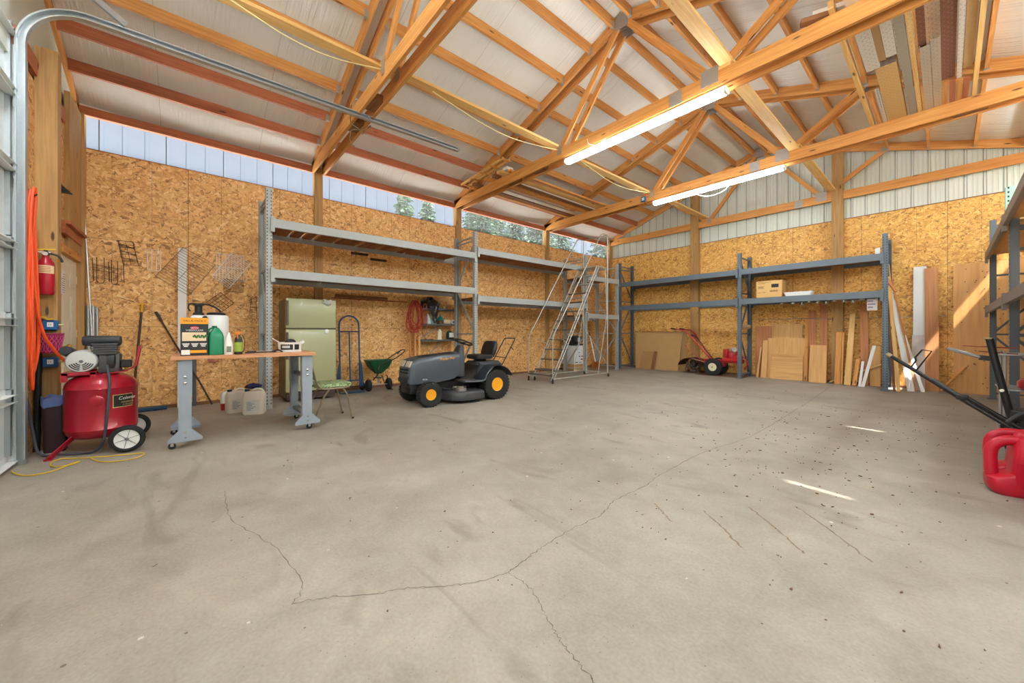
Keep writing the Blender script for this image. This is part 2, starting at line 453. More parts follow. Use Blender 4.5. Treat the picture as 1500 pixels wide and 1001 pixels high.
# left wall: OSB below, clear ribbed panels between the posts above
def sheet_x(x, y0, y1, z0, z1, th, mat, name, kind='structure', parent=None):
    m = MB(); p = [m.bm.verts.new(V(x, y, z)) for y, z in ((y0, z0), (y1, z0), (y1, z1), (y0, z1))]
    q = [m.bm.verts.new(v.co+V(th, 0, 0)) for v in p]
    uv = [(y0, z0), (y1, z0), (y1, z1), (y0, z1)]
    m._face(p, uv); m._face(q, uv)
    for i in range(4): m._face([p[i], p[(i+1) % 4], q[(i+1) % 4], q[i]], [uv[i], uv[(i+1) % 4], uv[(i+1) % 4], uv[i]])
    return m.build(name, mat, parent, kind=kind)
def sheet_y(y, x0, x1, z0, z1, th, mat, name, kind='structure', parent=None):
    m = MB(); p = [m.bm.verts.new(V(x, y, z)) for x, z in ((x0, z0), (x1, z0), (x1, z1), (x0, z1))]
    q = [m.bm.verts.new(v.co+V(0, th, 0)) for v in p]
    uv = [(x0, z0), (x1, z0), (x1, z1), (x0, z1)]
    m._face(p, uv); m._face(q, uv)
    for i in range(4): m._face([p[i], p[(i+1) % 4], q[(i+1) % 4], q[i]], [uv[i], uv[(i+1) % 4], uv[(i+1) % 4], uv[i]])
    return m.build(name, mat, parent, kind=kind)
wl = sheet_x(W, -1.3, D+.1, 0, ZO, -.1, OSB_L, 'wall_left')
MB().box((W-.1, -1.3, ZO), (W+.006, D, ZO+.012)).build('trim_1', PINE_R, kind='structure')
MB().box((W-.001, -1.1, 0), (W+.012, D, .05)).build('baseboard_left', PINE_D, kind='structure')

a = N('clear_ribbed_panel')
tr = a.n('ShaderNodeBsdfTransparent', Color=(.76, .80, .85, 1))
gl = a.n('ShaderNodeBsdfGlossy', Color=(.8, .8, .8, 1), Roughness=.15)
tl = a.n('ShaderNodeBsdfTranslucent', Color=(.62, .68, .78, 1))
m1 = a.n('ShaderNodeMixShader', i0=.10, i1=tr.outputs[0], i2=tl.outputs[0])
m2 = a.n('ShaderNodeMixShader', i0=.05, i1=m1.outputs[0], i2=gl.outputs[0])
a.link(m2.outputs[0], a.out.inputs[0]); CLEAR = a.m
SEAM = M('panel_rib_edge', (120, 134, 150), .5)
ROOFW = M('white_insulation_edge', (230, 226, 220), .6, var=.03)
bays = [YF]+[p for p in POSTS]+[D-.1]
for i in range(4):
    y0, y1 = bays[i]+(.14 if i else 0), bays[i+1]
    m = MB(); prof = []
    y = y0
    k0 = math.ceil((y0+.06)/.229)
    edges = [y0]
    ribs = []
    k = k0
    while k*.229 < y1-.06: ribs.append(k*.229); k += 1
    pts = [(y0, 0)]
    for r_ in ribs: pts += [(r_-.028, 0), (r_-.014, -.02), (r_+.014, -.02), (r_+.028, 0)]
    pts.append((y1, 0))
    vs = [[m.bm.verts.new(V(W-.03+dx, yy, z)) for z in (ZO-.02, ZH+.1)] for yy, dx in pts]
    for j in range(len(vs)-1): m._face([vs[j][0], vs[j+1][0], vs[j+1][1], vs[j][1]])
    wdw = m.build('window_%d' % (i+1), CLEAR, kind='structure', sharp=10)
    m = MB()
    for q, r_ in enumerate(ribs):
        w_ = .011 if q % 3 == 0 else .004
        m.box((W-.036, r_-.03, ZO), (W-.031, r_-.03+w_, ZH+.08))
    m.build('rib_edge', SEAM, wdw)
    MB().box((W-.03, y0, ZH), (W+.035, y1, ZH+.115)).build('header_beam', PINE_R, kind='structure')
MB().box((W-.07, -1.3, ZH+.10), (W-.02, D+.1, zr(W)+.06)).build('trim_8', ROOFW, kind='structure')
for p in POSTS:
    MB().box((W-.1, p, 0), (W+.05, p+.14, 4.2)).build('post', POST, kind='structure')
MB().box((W-.02, D-.14, 0), (W+.13, D+.02, 4.28)).build('post', POST, kind='structure')

# far wall: OSB below, cream ribbed steel above, framed by the gable truss
wf = sheet_y(D, W-.1, XR+.1, 0, ZO, .1, OSB_F, 'wall_far')
MB().box((W, D-.012, 0), (XR, D, .05)).build('baseboard_far', PINE_D, kind='structure')
MB().box((W, D-.01, ZO), (XR, D+.1, ZO+.014)).build('trim_2', PINE_D, kind='structure')
SIDING = M('cream_ribbed_steel', (212, 215, 205), .45, .1, .03, 3)
m = MB(); pts = [(W, .06)]
k = 0
while W+.1+k*.229 < XR-.1:
    x = W+.1+k*.229
    pts += [(x-.03, .06), (x-.016, .022+.06), (x+.016, .022+.06), (x+.03, .06)]
    for q in (.085, .145): pts += [(x+q-.012, .06), (x+q-.006, .066), (x+q+.006, .066), (x+q+.012, .06)]
    k += 1
pts.append((XR, .06))
vs = [[m.bm.verts.new(V(x, D+dy, z)) for z in (ZO-.02, zr(x)+.1)] for x, dy in pts]
for j in range(len(vs)-1): m._face([vs[j][0], vs[j+1][0], vs[j+1][1], vs[j][1]])
m.build('wall_far_upper', SIDING, kind='structure', sharp=10)
m = MB()
k = 0
RIBD = M('rib_groove', (132, 132, 124), .6)
while W+.1+k*.229 < XR-.1:
    x = W+.1+k*.229
    m._face([m.bm.verts.new(V(*q)) for q in ((x-.017, D+.0795, ZO), (x-.007, D+.0795, ZO), (x-.007, D+.0795, zr(x)), (x-.017, D+.0795, zr(x)))]); k += 1
m.build('trim_3', RIBD, kind='structure')
for x0, x1 in ((-4.82, -4.6), (-1.70, -1.50)):
    MB().box((x0, D-.14, 0), (x1, D-.01, zr((x0+x1)/2)-.02)).build('post', POST, kind='structure')

# right wall (beside the picture): siding with narrow gaps and an end slot, placed to shape the sunbeams
SL = [(3.225, 3.236, 3.30, 4.02), (5.80, 5.815, 3.30, 3.98), (10.25, 10.97, 3.64, 3.96)]
a = N('frosted_ribbed_panel')
tl = a.n('ShaderNodeBsdfTranslucent', Color=(.80, .82, .84, 1)); df = a.n('ShaderNodeBsdfDiffuse', Color=(.7, .7, .7, 1))
mx = a.n('ShaderNodeMixShader', i0=.25, i1=tl.outputs[0], i2=df.outputs[0]); a.link(mx.outputs[0], a.out.inputs[0]); FROST = a.m
m = MB(); mp_ = MB(); cur = -2.6
for y0, y1, z0, z1 in SL+[(D+.2, D+.2, 0, 0)]:
    m.box((XR, cur, 0), (XR+.03, y0, ZO)); m.box((XR, cur, ZH), (XR+.03, y0, 4.5)); mp_.box((XR+.005, cur, ZO), (XR+.015, y0, ZH))
    if y1 > y0: m.box((XR, y0, 0), (XR+.03, y1, z0)); m.box((XR, y0, z1), (XR+.03, y1, 4.5)); cur = y1
m.build('wall_right', SIDING, kind='structure')
mp_.build('window_5', FROST, kind='structure')

# roof: white-faced insulation over the purlins
a = N('white_faced_insulation'); co = a.n('ShaderNodeTexCoord').outputs['UV']
w1 = a.n('ShaderNodeTexNoise', Vector=a.n('ShaderNodeMapping', Vector=co, Scale=(16, .7, 1)).outputs[0], Scale=1.6, Detail=4.0, Distortion=.8).outputs[0]
w2 = a.n('ShaderNodeTexNoise', Vector=a.n('ShaderNodeMapping', Vector=co, Scale=(5, 1.1, 1)).outputs[0], Scale=1.0, Detail=3.0).outputs[0]
pk = a.n('ShaderNodeTexNoise', Vector=co, Scale=1.1, Detail=2.0).outputs[0]
wr = a.math('MULTIPLY', w1, a.ramp(pk, [(.4, (.1, .1, .1)), (.62, (1, 1, 1))]))
sx = a.n('ShaderNodeSeparateXYZ', Vector=co).outputs[0]
seam = a.math('LESS_THAN', a.math('PINGPONG', a.math('ADD', sx, .31), .61), .003)
col = a.mix(a.math('MULTIPLY', seam, .45), lin((224, 221, 214)), lin((122, 116, 110)))
ROOF = a.fin(col, .38, 0, a.math('ADD', wr, a.math('MULTIPLY', w2, .6)), .85, .03)
OFF = [.14, .56, 1.13, 1.70, 2.28, 2.86, 3.43, 3.97]
for sg in (-1, 1):
    nodes = [0]+OFF+[4.60]
    m = MB(); rows = []
    NY = 64
    for i in range(len(nodes)-1):
        for k in range(6):
            t = k/6; o_ = nodes[i]+(nodes[i+1]-nodes[i])*t
            rows.append((o_, .022*math.sin(PI*t)*(1 if i else .3)+(.105*(o_-nodes[i])/(4.57-nodes[i]) if i == len(nodes)-2 else 0)))
    rows.append((4.60, .108))
    g = []
    for o_, sag in rows:
        x = RX+sg*o_; r_ = []
        for j in range(NY+1):
            y = -2.4+(D+2.6)*j/NY
            r_.append(m.bm.verts.new(V(x, y, zr(x)-sag*(.75+.5*math.sin(y*2.1+o_*3)*.5))))
        g.append(r_)
    for i in range(len(g)-1):
        for j in range(NY):
            q = [(i, j), (i+1, j), (i+1, j+1), (i, j+1)]
            m._face([g[a_][b_] for a_, b_ in q], [(-2.4+(D+2.6)*b_/NY, rows[a_][0]) for a_, b_ in q], True)
    ext = bmesh.ops.extrude_face_region(m.bm, geom=list(m.bm.faces))
    bmesh.ops.translate(m.bm, verts=[v for v in ext['geom'] if isinstance(v, bmesh.types.BMVert)], vec=(0, 0, .12))
    m.build('ceiling', ROOF, kind='structure', sharp=60)

spans = [(YF-.1, POSTS[0]-.04), (POSTS[0]+.18, POSTS[1]-.04), (POSTS[1]+.18, POSTS[2]-.04), (POSTS[2]+.18, D-.1)]
HANG = M('joist_hanger_steel', (176, 174, 170), .5, .5, .1, 40)
for bi, (y0, y1) in enumerate(spans):
    for sg in (-1, 1):
        for o_ in OFF:
            x = RX+sg*o_; z1 = zr(x)-.002; z0 = z1-.142
            pm = PINE if o_ < 3.2 or sg > 0 else PINE_R
            pu = MB().bar((x, y0, (z0+z1)/2), (x, y1, (z0+z1)/2), .040, .142).build('purlin', pm, kind='structure')
            m = MB()
            for yy, dd in ((y0, 1), (y1, -1)):
                for sx_ in (-1, 1): m.box((x+sx_*.021, yy, z0-.004), (x+sx_*.024, yy+dd*.05, z0+.09))
                m.box((x-.024, yy, z0-.006), (x+.024, yy+dd*.05, z0-.003))
            m.build('joist_hanger', HANG, pu)

# roof trusses: two plies, one each side of the posts
def truss(y0, label, plies, xr=XR):
    t = thing('roof_truss', label, 'truss', (RX, y0, 4.08), 0, 'timber roof trusses')
    zc0, zc1 = 4.08, 4.262; nodes = (RX-1.215, RX+1.215)
    for py in plies:
        yc = py+.019
        MB().bar((W+.03, yc, (zc0+zc1)/2), (xr-.02, yc, (zc0+zc1)/2), .038, zc1-zc0).build('bottom_chord', PINE, t)
        for sg in (-1, 1):
            xe = W+.0 if sg < 0 else xr
            e = V(xe, yc, zb(xe)+.08); r_ = V(RX, yc, zb(RX)+.08)
            MB().bar(e, r_, .038, .15).build('top_chord', PINE, t)
            nx = nodes[0 if sg < 0 else 1]
            MB().bar((RX+sg*.06, yc, zb(RX)-.0), (nx, yc, zc1-.03), .036, .09).build('web', PINE, t)
            qx = RX+sg*2.25
            MB().bar((nx+sg*.05, yc, zc1-.03), (qx, yc, zb(qx)+.02), .036, .09).build('web', PINE, t)
        fy = yc-.0225; by = yc+.0225
        for yy in (fy, by):
            for cx_, cz, w_, h_ in ((RX, zb(RX)+.02, .20, .22), (nodes[0], zc1-.02, .10, .16), (nodes[1], zc1-.03, .20, .20), (nodes[1]-.42, zc0+.085, .16, .17)):
                MB().box((cx_-w_/2, yy-.0015, cz-h_/2), (cx_+w_/2, yy+.0015, cz+h_/2)).build('gusset_plate', PLATE, t)
            for sg in (-1, 1):
                qx = RX+sg*2.25
                MB().box((qx-.06, yy-.0015, zb(qx)-.02), (qx+.06, yy+.0015, zb(qx)+.07)).build('gusset_plate', PLATE, t)
    if len(plies) == 2:
        for bx in (-5.6, -4.9, -2.4, .2):
            MB().box((bx-.15, plies[0]+.039, 4.10), (bx+.15, plies[1]-.001, 4.19)).build('blocking', PINE_D, t)
    return t
LBL = ['timber roof truss nearest the garage door, cut off by the top of the picture', 'second timber roof truss, the nearer tube light hung from its right part', 'third timber roof truss, the farther tube light hung under it']
for p, l in zip(POSTS, LBL): truss(p, l, (p-.038, p+.14))
truss(D-.12, 'timber gable truss against the cream ribbed steel of the far wall', (D-.105,))
# front gable: top chords and studs only
for sg in (-1, 1):
    xe = W if sg < 0 else XR
    MB().bar((xe, YF-.02, zb(xe)+.06), (RX, YF-.02, zb(RX)+.06), .04, .15).build('gable_beam', PINE, kind='structure')

# lateral braces lying along the bottom chords
for x, mt, nm in ((-4.42, PINE_L, 'left'), (-1.72, PINE_L, 'right')):
    for i, (y0, y1) in enumerate(((YF, POSTS[0]+.18), (POSTS[0]-.04, POSTS[1]+.17), (POSTS[1]-.04, POSTS[2]+.17), (POSTS[2]-.04, D-.12))):
        zz = 4.282+(.038 if i % 2 else 0)
        MB().box((x-.07+(i % 2)*.02, y0, zz-.018), (x+.07+(i % 2)*.02, y1, zz+.018)).build('brace_beam', mt, kind='structure')

# front wall: OSB, jamb posts, walk-in door, sectional garage door
ff = sheet_y(YF, -6.50, -5.25, 0, 3.55, -.06, osb('osb_front'), 'wall_front')
sheet_y(YF, W, -7.49, 0, 4.2, -.06, osb('osb_front'), 'wall_front_corner')
sheet_y(YF, -7.49, -6.50, 2.07, 3.62, -.06, osb('osb_front'), 'wall_front_above_door')
sheet_y(YF-.03, W, 1.5, 3.50, 5.9, -.04, SIDING, 'wall_front_gable')
sheet_y(YF-.02, -2.9, -1.9, 0, 3.55, -.04, osb('osb_front'), 'wall_front_pier')  # unseen wall beyond this pier stays open, an added doorway for daylight
MB().box((-5.86, YF-.0, 0), (-5.72, YF+.145, 3.90)).build('post', POST, kind='structure')
MB().box((-7.62, YF, 2.12), (-6.86, YF+.045, 4.02)).build('trim_4', POST, kind='structure')
MB().box((-7.64, YF-.02, 0), (-7.50, YF+.07, 4.05)).build('post', POST, kind='structure')
MB().box((-7.49, YF-.02, 2.055), (-6.52, YF+.05, 2.14)).build('trim_5', PINE, kind='structure')
MB().box((-7.45, YF+.03, 2.38), (-6.56, YF+.10, 2.42)).box((-7.45, YF+.03, 2.27), (-6.56, YF+.06, 2.38)).build('trim_6', PINE_R, kind='structure')
MB().box((-6.8, YF-.03, 3.6), (-5.2, YF+.02, 3.76)).build('trim_7', PINE_R, kind='structure')

DOORP = M('ivory_door_paint', (226, 218, 198), .45, var=.03)
d1 = thing('door_1', None, None); d1['kind'] = 'structure'
m = MB().box((-7.47, YF-.035, .01), (-6.57, YF+.005, 2.05)).build('slab', DOORP, d1)
m = MB()
for cx_ in (-7.22, -6.82):
    for z0, z1 in ((.2, .78), (.92, 1.58), (1.70, 1.92)):
        m.bar((cx_-.13, YF+.009, (z0+z1)/2), (cx_+.13, YF+.009, (z0+z1)/2), .008, z1-z0, bev=.004)
        m.bar((cx_-.09, YF+.014, (z0+z1)/2), (cx_+.09, YF+.014, (z0+z1)/2), .008, z1-z0-.08, bev=.004)
m.build('raised_panel', DOORP, d1)
BRASS = M('brass', (196, 158, 78), .3, .85, .1)
MB().lathe([(.032, 0), (.032, .008), (.012, .012), (.012, .04), (.03, .055), (.034, .07), (.026, .085), (0, .09)], (-6.66, YF+.005, .97), (0, 1, 0), 16).build('knob', BRASS, d1)
for z in (.25, 1.12, 1.82):
    MB().box((-7.485, YF-.0, z-.05), (-7.455, YF+.012, z+.05)).build('hinge', M('cream_hinge', (226, 206, 150), .5), d1)
pp = MB().box((-6.80, YF+.018, 1.58), (-6.60, YF+.020, 1.85)).build('notice', TRIM_W, d1)
m = MB()
for i in range(9): m.box((-6.785, YF+.0205, 1.60+.026*i), (-6.785+rng.uniform(.09, .165), YF+.0209, 1.608+.026*i))
m.build('print', M('grey_print', (120, 124, 140), .7), pp, sharp=0)

# sectional garage door
GDW = M('pale_door_enamel', (218, 224, 224), .4, .1, .04)
d2 = thing('door_2', None, None); d2['kind'] = 'structure'
zs = [.03, .60, 1.25, 1.90, 2.56, 3.20, 3.72]
y_ = YF-.03
for i in range(6):
    z0, z1 = zs[i], zs[i+1]
    MB().box((-5.28, y_-.05, z0+.004), (-2.9, y_-.02, z1-.004), .004).build('section', GDW, d2)
    m = MB()
    for zz in (z0+.03, z1-.03): m.box((-5.27, y_-.02, zz-.028), (-2.9, y_-.012, zz+.028)).box((-5.27, y_-.02, zz-.028), (-2.9, y_+.045, zz-.022))
    m.build('stiffener_rail', M('white_door_rail', (232, 234, 232), .4, .1, .04), d2)
    m = MB()
    for xx in (-5.21, -4.75, -4.3, -3.6): m.box((xx-.05, y_-.021, z0+.06), (xx+.05, y_+.012, z1-.06)) if xx < -5.1 else m.box((xx-.03, y_-.021, z0+.06), (xx+.03, y_+.0, z1-.06))
    m.build('stile', GALV, d2)
    m = MB()
    for xx in (-5.21, -4.75):
        m.box((xx-.05, y_-.02, z1-.05), (xx+.05, y_+.02, z1+.05), .004)
        m.cyl((xx-.04, y_+.02, z1), (xx+.04, y_+.02, z1), .010, 8)
    m.build('hinge', GALV, d2)
MB().box((-5.28, y_-.05, 0), (-2.9, y_-.02, .03)).build('bottom_seal', RUBBER, d2)
MB().box((-5.29, YF-.055, 0), (-5.21, YF+.004, 3.6)).build('door_stop', TRIM_W, d2)
# track
tk = thing('garage_door_track', 'galvanized steel garage door track curving up and running out below the rafters', 'door track', (-5.17, YF+.03, 0))
xk = -5.17; yk = YF+.035; rk = .42; zt = 4.03
path = [V(xk, yk, .05), V(xk, yk, 1.8), V(xk, yk, zt-rk)]+arc((xk, yk+rk, zt-rk), rk, PI, PI/2, 14, (0, 1, 0), (0, 0, 1))[1:]+[V(xk, 1.2, zt+.02), V(xk+.02, 3.30, zt+.05)]
def channel(path, prof, mat, name, parent):
    m = MB(); rings = []
    for i, p in enumerate(path):
        t = (path[min(i+1, len(path)-1)]-path[max(i-1, 0)]).normalized()
        sd = V(1, 0, 0); u = t.cross(sd).normalized()
        rings.append([p+sd*a_+u*b_ for a_, b_ in prof])
    m.loft(rings, closed=True, smooth=False)
    return m.build(name, mat, parent)
channel(path, [(-.028, -.03), (.028, -.03), (.028, -.018), (.022, -.018), (.022, -.026), (-.022, -.026), (-.022, .026), (.022, .026), (.022, .018), (.028, .018), (.028, .03), (-.028, .03)], GALV, 'curved_rail', tk)
MB().box((xk-.07, YF+.002, 0), (xk-.03, YF+.06, 3.5)).build('jamb_angle', GALV, tk)
for z in (.4, 1.1, 1.8, 2.5, 3.1): MB().box((xk-.06, YF+.0, z-.06), (xk+.03, YF+.012, z+.06)).build('jamb_bracket', GALV, tk)
MB().bar((-5.16, 1.86, 4.10), (-5.16, 1.86, 4.05), .03, .02, up=(0, 1, 0)).build('hanger_strap', PLATE, tk)
MB().bar((-4.93, YF+.02, 4.42), (-5.13, -.45, 4.075), .03, .055).build('spring_angle', GALV, tk)
# ------------------------------------------------------------------ pallet racks
def upright(t, fx, rx, w_, top, mat, side, sub_holes=True, name='upright_frame', hmat=None):
    """frame in the plane from front post fx to rear post rx (points on the floor); side = direction along the aisle"""
    fx, rx = Vector(fx), Vector(rx); d = (rx-fx).normalized(); s_ = Vector(side)
    fr = None
    m = MB()
    for p, tp in ((fx, top), (rx, top)):
        o_ = p; sg = 1 if p is fx else -1
        # open C post: web facing the aisle, two flanges
        m.obox(o_+V(0, 0, tp/2), w_, .004, tp, (s_, d, V(0, 0, 1)))
        for q in (-1, 1): m.obox(o_+s_*q*(w_/2-.002)+d*sg*.035+V(0, 0, tp/2), .004, .07, tp, (s_, d, V(0, 0, 1)))
        m.obox(o_+d*sg*.03+V(0, 0, .004), w_+.04, .12, .008, (s_, d, V(0, 0, 1)))
    fr = m.build(name, mat, t)
    m = MB(); z = .10; n = 0
    f2, r2 = fx+d*.05, rx-d*.05
    while z < top-.1:
        m.bar(f2+V(0, 0, z), r2+V(0, 0, z), .03, .03)
        nz = min(z+1.0, top-.08)
        if nz-z > .25:
            if n % 2: m.bar(f2+V(0, 0, z+.04), r2+V(0, 0, nz-.04), .03, .03)
            else: m.bar(r2+V(0, 0, z+.04), f2+V(0, 0, nz-.04), .03, .03)
        z = nz; n += 1
        if z >= top-.1:
            m.bar(f2+V(0, 0, top-.1), r2+V(0, 0, top-.1), .03, .03); break
    m.build('brace', mat, fr)
    m = MB()
    for p, sg in ((fx, -1), (rx, 1)):
        z = .08
        while z < top-.03:
            for q in (-1, 1): m.obox(p+s_*q*w_*.31+d*sg*.0024+V(0, 0, z), .011, .001, .019, (s_, d, V(0, 0, 1)))
            z += .0508
    m.build('slot_row', HOLE if hmat is None else hmat, fr)
    return fr
def beam(t, a, b, ztop, h, mat, d, name='beam'):
    """box beam whose outer face lies at the posts, d points into the rack"""
    a, b, d = Vector(a), Vector(b), Vector(d); l = (b-a).normalized()
    m = MB().bar(a+V(0, 0, ztop-h/2)-d*.004+d*.0, b+V(0, 0, ztop-h/2)-d*.004, .045, h, bev=.004)
    o = m.build(name, mat, t)
    m = MB()
    for p, sg in ((a, 1), (b, -1)):
        m.obox(p+l*sg*.0-d*.012+V(0, 0, ztop-h/2-.02), .05, .035, h+.09, (l, d, V(0, 0, 1)))
    m.build('beam_bracket', mat, o)
    return o
DECK = wood('rack_deck_boards', (168, 112, 68), (112, 66, 38), 1., .75)
DECKL = wood('pale_deck_board', (222, 180, 120), (190, 140, 84), 1., .7, knots=False)

# along the left wall
lr = thing('pallet_rack', 'light grey two-level pallet rack running along the left wall beside the mower and the fridge', 'rack', (-6.95, 5.4, 0))
LX, LXR = -6.55, -7.35
ys = [.905, 4.635, 8.37, 9.90]; tops = [3.28, 3.28, 3.28, 3.20]
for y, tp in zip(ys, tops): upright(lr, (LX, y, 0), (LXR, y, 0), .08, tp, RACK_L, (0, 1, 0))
lev = [(2.82, 2.075), (2.935, 1.92), (2.72, 1.65)]
for i, L in enumerate(lev):
    for z in L:
        y0, y1 = ys[i]+.04, ys[i+1]-.04
        beam(lr, (LX+.025, y0, 0), (LX+.025, y1, 0), z, .13, RACK_L, (-1, 0, 0))
        beam(lr, (LXR-.025, y0, 0), (LXR-.025, y1, 0), z, .13, RACK_L, (1, 0, 0))
        m = MB(); y = y0+.02
        while y < y1-.1:
            w_ = rng.choice((.138, .138, .188)); 
            if y+w_ > y1-.01: break
            m.box((LXR-.0, y, z-.055+rng.uniform(-.003, .003)), (LX-.0, y+w_, z-.02)); y += w_+rng.choice((.01, .02, .05))
        m.build('deck', DECK, lr)
# along the far wall
fr_ = thing('pallet_rack', 'blue grey two-level pallet rack across the far wall with a cardboard box on it', 'rack', (-3.7, 10.6, 0))
xs = [-6.70, -3.325, -.79]; ftop = [3.29, 3.07, 3.05]
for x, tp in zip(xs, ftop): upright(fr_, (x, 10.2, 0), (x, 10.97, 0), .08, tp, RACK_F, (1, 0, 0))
for i in range(2):
    for z in (2.665, 1.945):
        x0, x1 = xs[i]+.04, xs[i+1]-.04
        beam(fr_, (x0, 10.175, 0), (x1, 10.175, 0), z, .135, RACK_F, (0, 1, 0))
        beam(fr_, (x0, 10.995, 0), (x1, 10.995, 0), z, .12, RACK_F, (0, -1, 0))
        if z > 2 or i == 1:
            MB().box((x0+.02, 10.205, z-.05), (x1-.02, 10.965, z-.03)).build('deck', DECKL if z < 2 else DECK, fr_)
# along the right side, running out of the picture
rr = thing('pallet_rack', 'dark grey pallet rack running out of the picture on the right with plywood shelves', 'rack', (.85, 8.4, 0))
PALEG = M('pale_green_rack_paint', (172, 204, 196), .5, .1)
for y, tp in ((10.36, 3.04), (7.25, 2.46), (3.70, 2.46)):
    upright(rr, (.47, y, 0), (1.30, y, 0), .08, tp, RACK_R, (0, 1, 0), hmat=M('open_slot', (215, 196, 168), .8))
m = MB().box((.44, 7.205, 2.46), (.51, 7.295, 2.83)); m.build('post_extension', PALEG, rr, label='pale green post extension')
m = MB()
for k in range(7): m.box((.455, 7.2035, 2.50+k*.0508), (.467, 7.206, 2.52+k*.0508))
m.build('slot_row', HOLE, rr)
BEAM_R = M('worn_grey_beam', (128, 120, 116), .5, .1, .15, 4)
for i, (y0, y1) in enumerate(((7.29, 10.32), (3.74, 7.21))):
    for z in (2.49, 1.57):
        beam(rr, (.445, y0, 0), (.445, y1, 0), z, .11, BEAM_R, (1, 0, 0))
        beam(rr, (1.325, y0, 0), (1.325, y1, 0), z, .11, BEAM_R, (-1, 0, 0))
        MB().box((.475, max(y0+.02, 6.15 if z > 2 and i else 0), z-.04), (1.295, y1-.02, z-.018)).build('deck', PLY, rr)
# on the far rack
cb = thing('cardboard_box', 'closed cardboard box with a printed side on the lower shelf of the far rack', 'box', (-2.75, 10.36, 1.945))
c0 = (-2.72, 10.42)
MB().box((-2.965, 10.21, 1.946), (-2.455, 10.58, 2.335), .006).build('carton', M('box_card', (214, 172, 110), .75, var=.05), cb)
m = MB().box((-2.66, 10.2085, 2.17), (-2.52, 10.2098, 2.25)); m.build('black_print', BLACK, cb)
m = MB()
for z, x0, x1 in ((2.30, -2.93, -2.66), (2.27, -2.93, -2.78), (2.20, -2.93, -2.80), (2.18, -2.93, -2.82), (2.16, -2.93, -2.81), (2.06, -2.93, -2.87), (2.06, -2.84, -2.77)): m.box((x0, 10.2085, z), (x1, 10.2098, z+.010))
for k in range(9): m.box((-2.69+k*.018, 10.2085, 2.07), (-2.68+k*.018, 10.2098, 2.11))
m.build('fine_print', M('brown_print', (120, 88, 50), .8), cb)
MB().box((-2.965, 10.36, 2.3352), (-2.455, 10.43, 2.336)).build('packing_tape', M('clear_tape', (206, 172, 116), .3), cb)
tr_ = MB(); tr_.loft([[V(-2.16+x*s_, 10.30+y*s_*.8, z) for x, y in rrect(.52, .26, .04)] for z, s_ in ((1.946, .88), (2.02, 1.0), (2.035, 1.02), (2.035, .94), (1.965, .84))])
tag(tr_.build('plastic_tray', WHITE_P), 'low white plastic tray beside the cardboard box on the far rack', 'tray')
pap = MB(); pap.prism([(0, 0), (.07, .01), (.065, .16), (-.01, .14)], (-.93, 10.26, 2.645), (1, 0, 0), (0, .12, 1), (0, .01, 0))
tag(pap.build('paper_sheet', TRIM_W), 'white sheet standing at the end of the far rack top shelf', 'paper')
# jars screwed under the lower shelf
GLS = N('jar_glass'); g0 = GLS.n('ShaderNodeBsdfTransparent', Color=(.93, .95, .94, 1)); g1 = GLS.n('ShaderNodeBsdfGlossy', Color=(.9, .9, .9, 1), Roughness=.05); g_ = GLS.n('ShaderNodeMixShader', i0=.28, i1=g0.outputs[0], i2=g1.outputs[0])
GLS.link(g_.outputs[0], GLS.out.inputs[0]); GLASS = GLS.m
LIDM = M('jar_lid_metal', (200, 196, 190), .4, .5)
def jar(x, y, r, h):
    t = thing('glass_jar', 'clear glass jar hung by its lid under the lower shelf of the far rack', 'jar', (x, y, 1.895-h-.014), 0, 'jars hung under the far rack shelf')
    MB().lathe([(0, 0), (r*.9, 0), (r, .01), (r, h-.03), (r*.8, h-.01), (r*.8, h), (r*.74, h), (r*.74, h-.012), (r*.93, h-.034), (r*.93, .014), (0, .008)], (0, 0, 0), (0, 0, 1), 14).build('glass', GLASS, t, local=True)
    MB().cyl((0, 0, h), (0, 0, h+.014), r*.86, 14).build('lid', LIDM, t, local=True)
for k, x in enumerate((-2.48, -2.28, -2.12, -1.98, -1.84, -1.70, -1.56, -1.41, -1.27, -1.13)): jar(x, 10.30+.03*(k % 3), .045+.006*(k % 2), .11+.02*(k % 3))
sg = thing('small_carton', 'small printed carton hung under the far rack by its right post', 'carton', (-.98, 10.3, 1.60))
MB().box((-1.05, 10.24, 1.57), (-.90, 10.30, 1.87)).build('carton', M('lilac_card', (206, 190, 186), .7), sg)
m = MB()
for k in range(4): m.box((-1.04, 10.2385, 1.62+k*.06), (-.96+(k % 2)*.03, 10.2395, 1.645+k*.06))
m.build('print', M('grey_print', (120, 124, 140), .7), sg)
cv = MB().tube(smooth_path([(-3.2, 10.985, 1.47), (-2.6, 10.99, 1.44), (-2.35, 10.99, 1.47), (-1.6, 10.99, 1.44), (-.6, 10.98, 1.45), (.0, 10.99, 1.45)], 5), .006, n=6)
tag(cv.build('wall_cable', M('grey_cable', (150, 140, 130), .6)), 'thin grey cable strung along the far wall behind the stacked lumber', 'cable')
wad = MB(); wad.ball((-3.16, 10.60, 1.30), .07, (1.5, 1, .6), 10, 6)
for v in wad.bm.verts: v.co += V(rng.uniform(-.02, .02), rng.uniform(-.02, .02), rng.uniform(-.02, .02))
MBs = wad.build('rag', M('tan_rag', (196, 160, 118), .9, var=.3, scale=20)); tag(MBs, 'crumpled tan rag stuffed in the middle frame of the far rack', 'rag'); MBs.location = (-3.30, 10.60, 1.22)
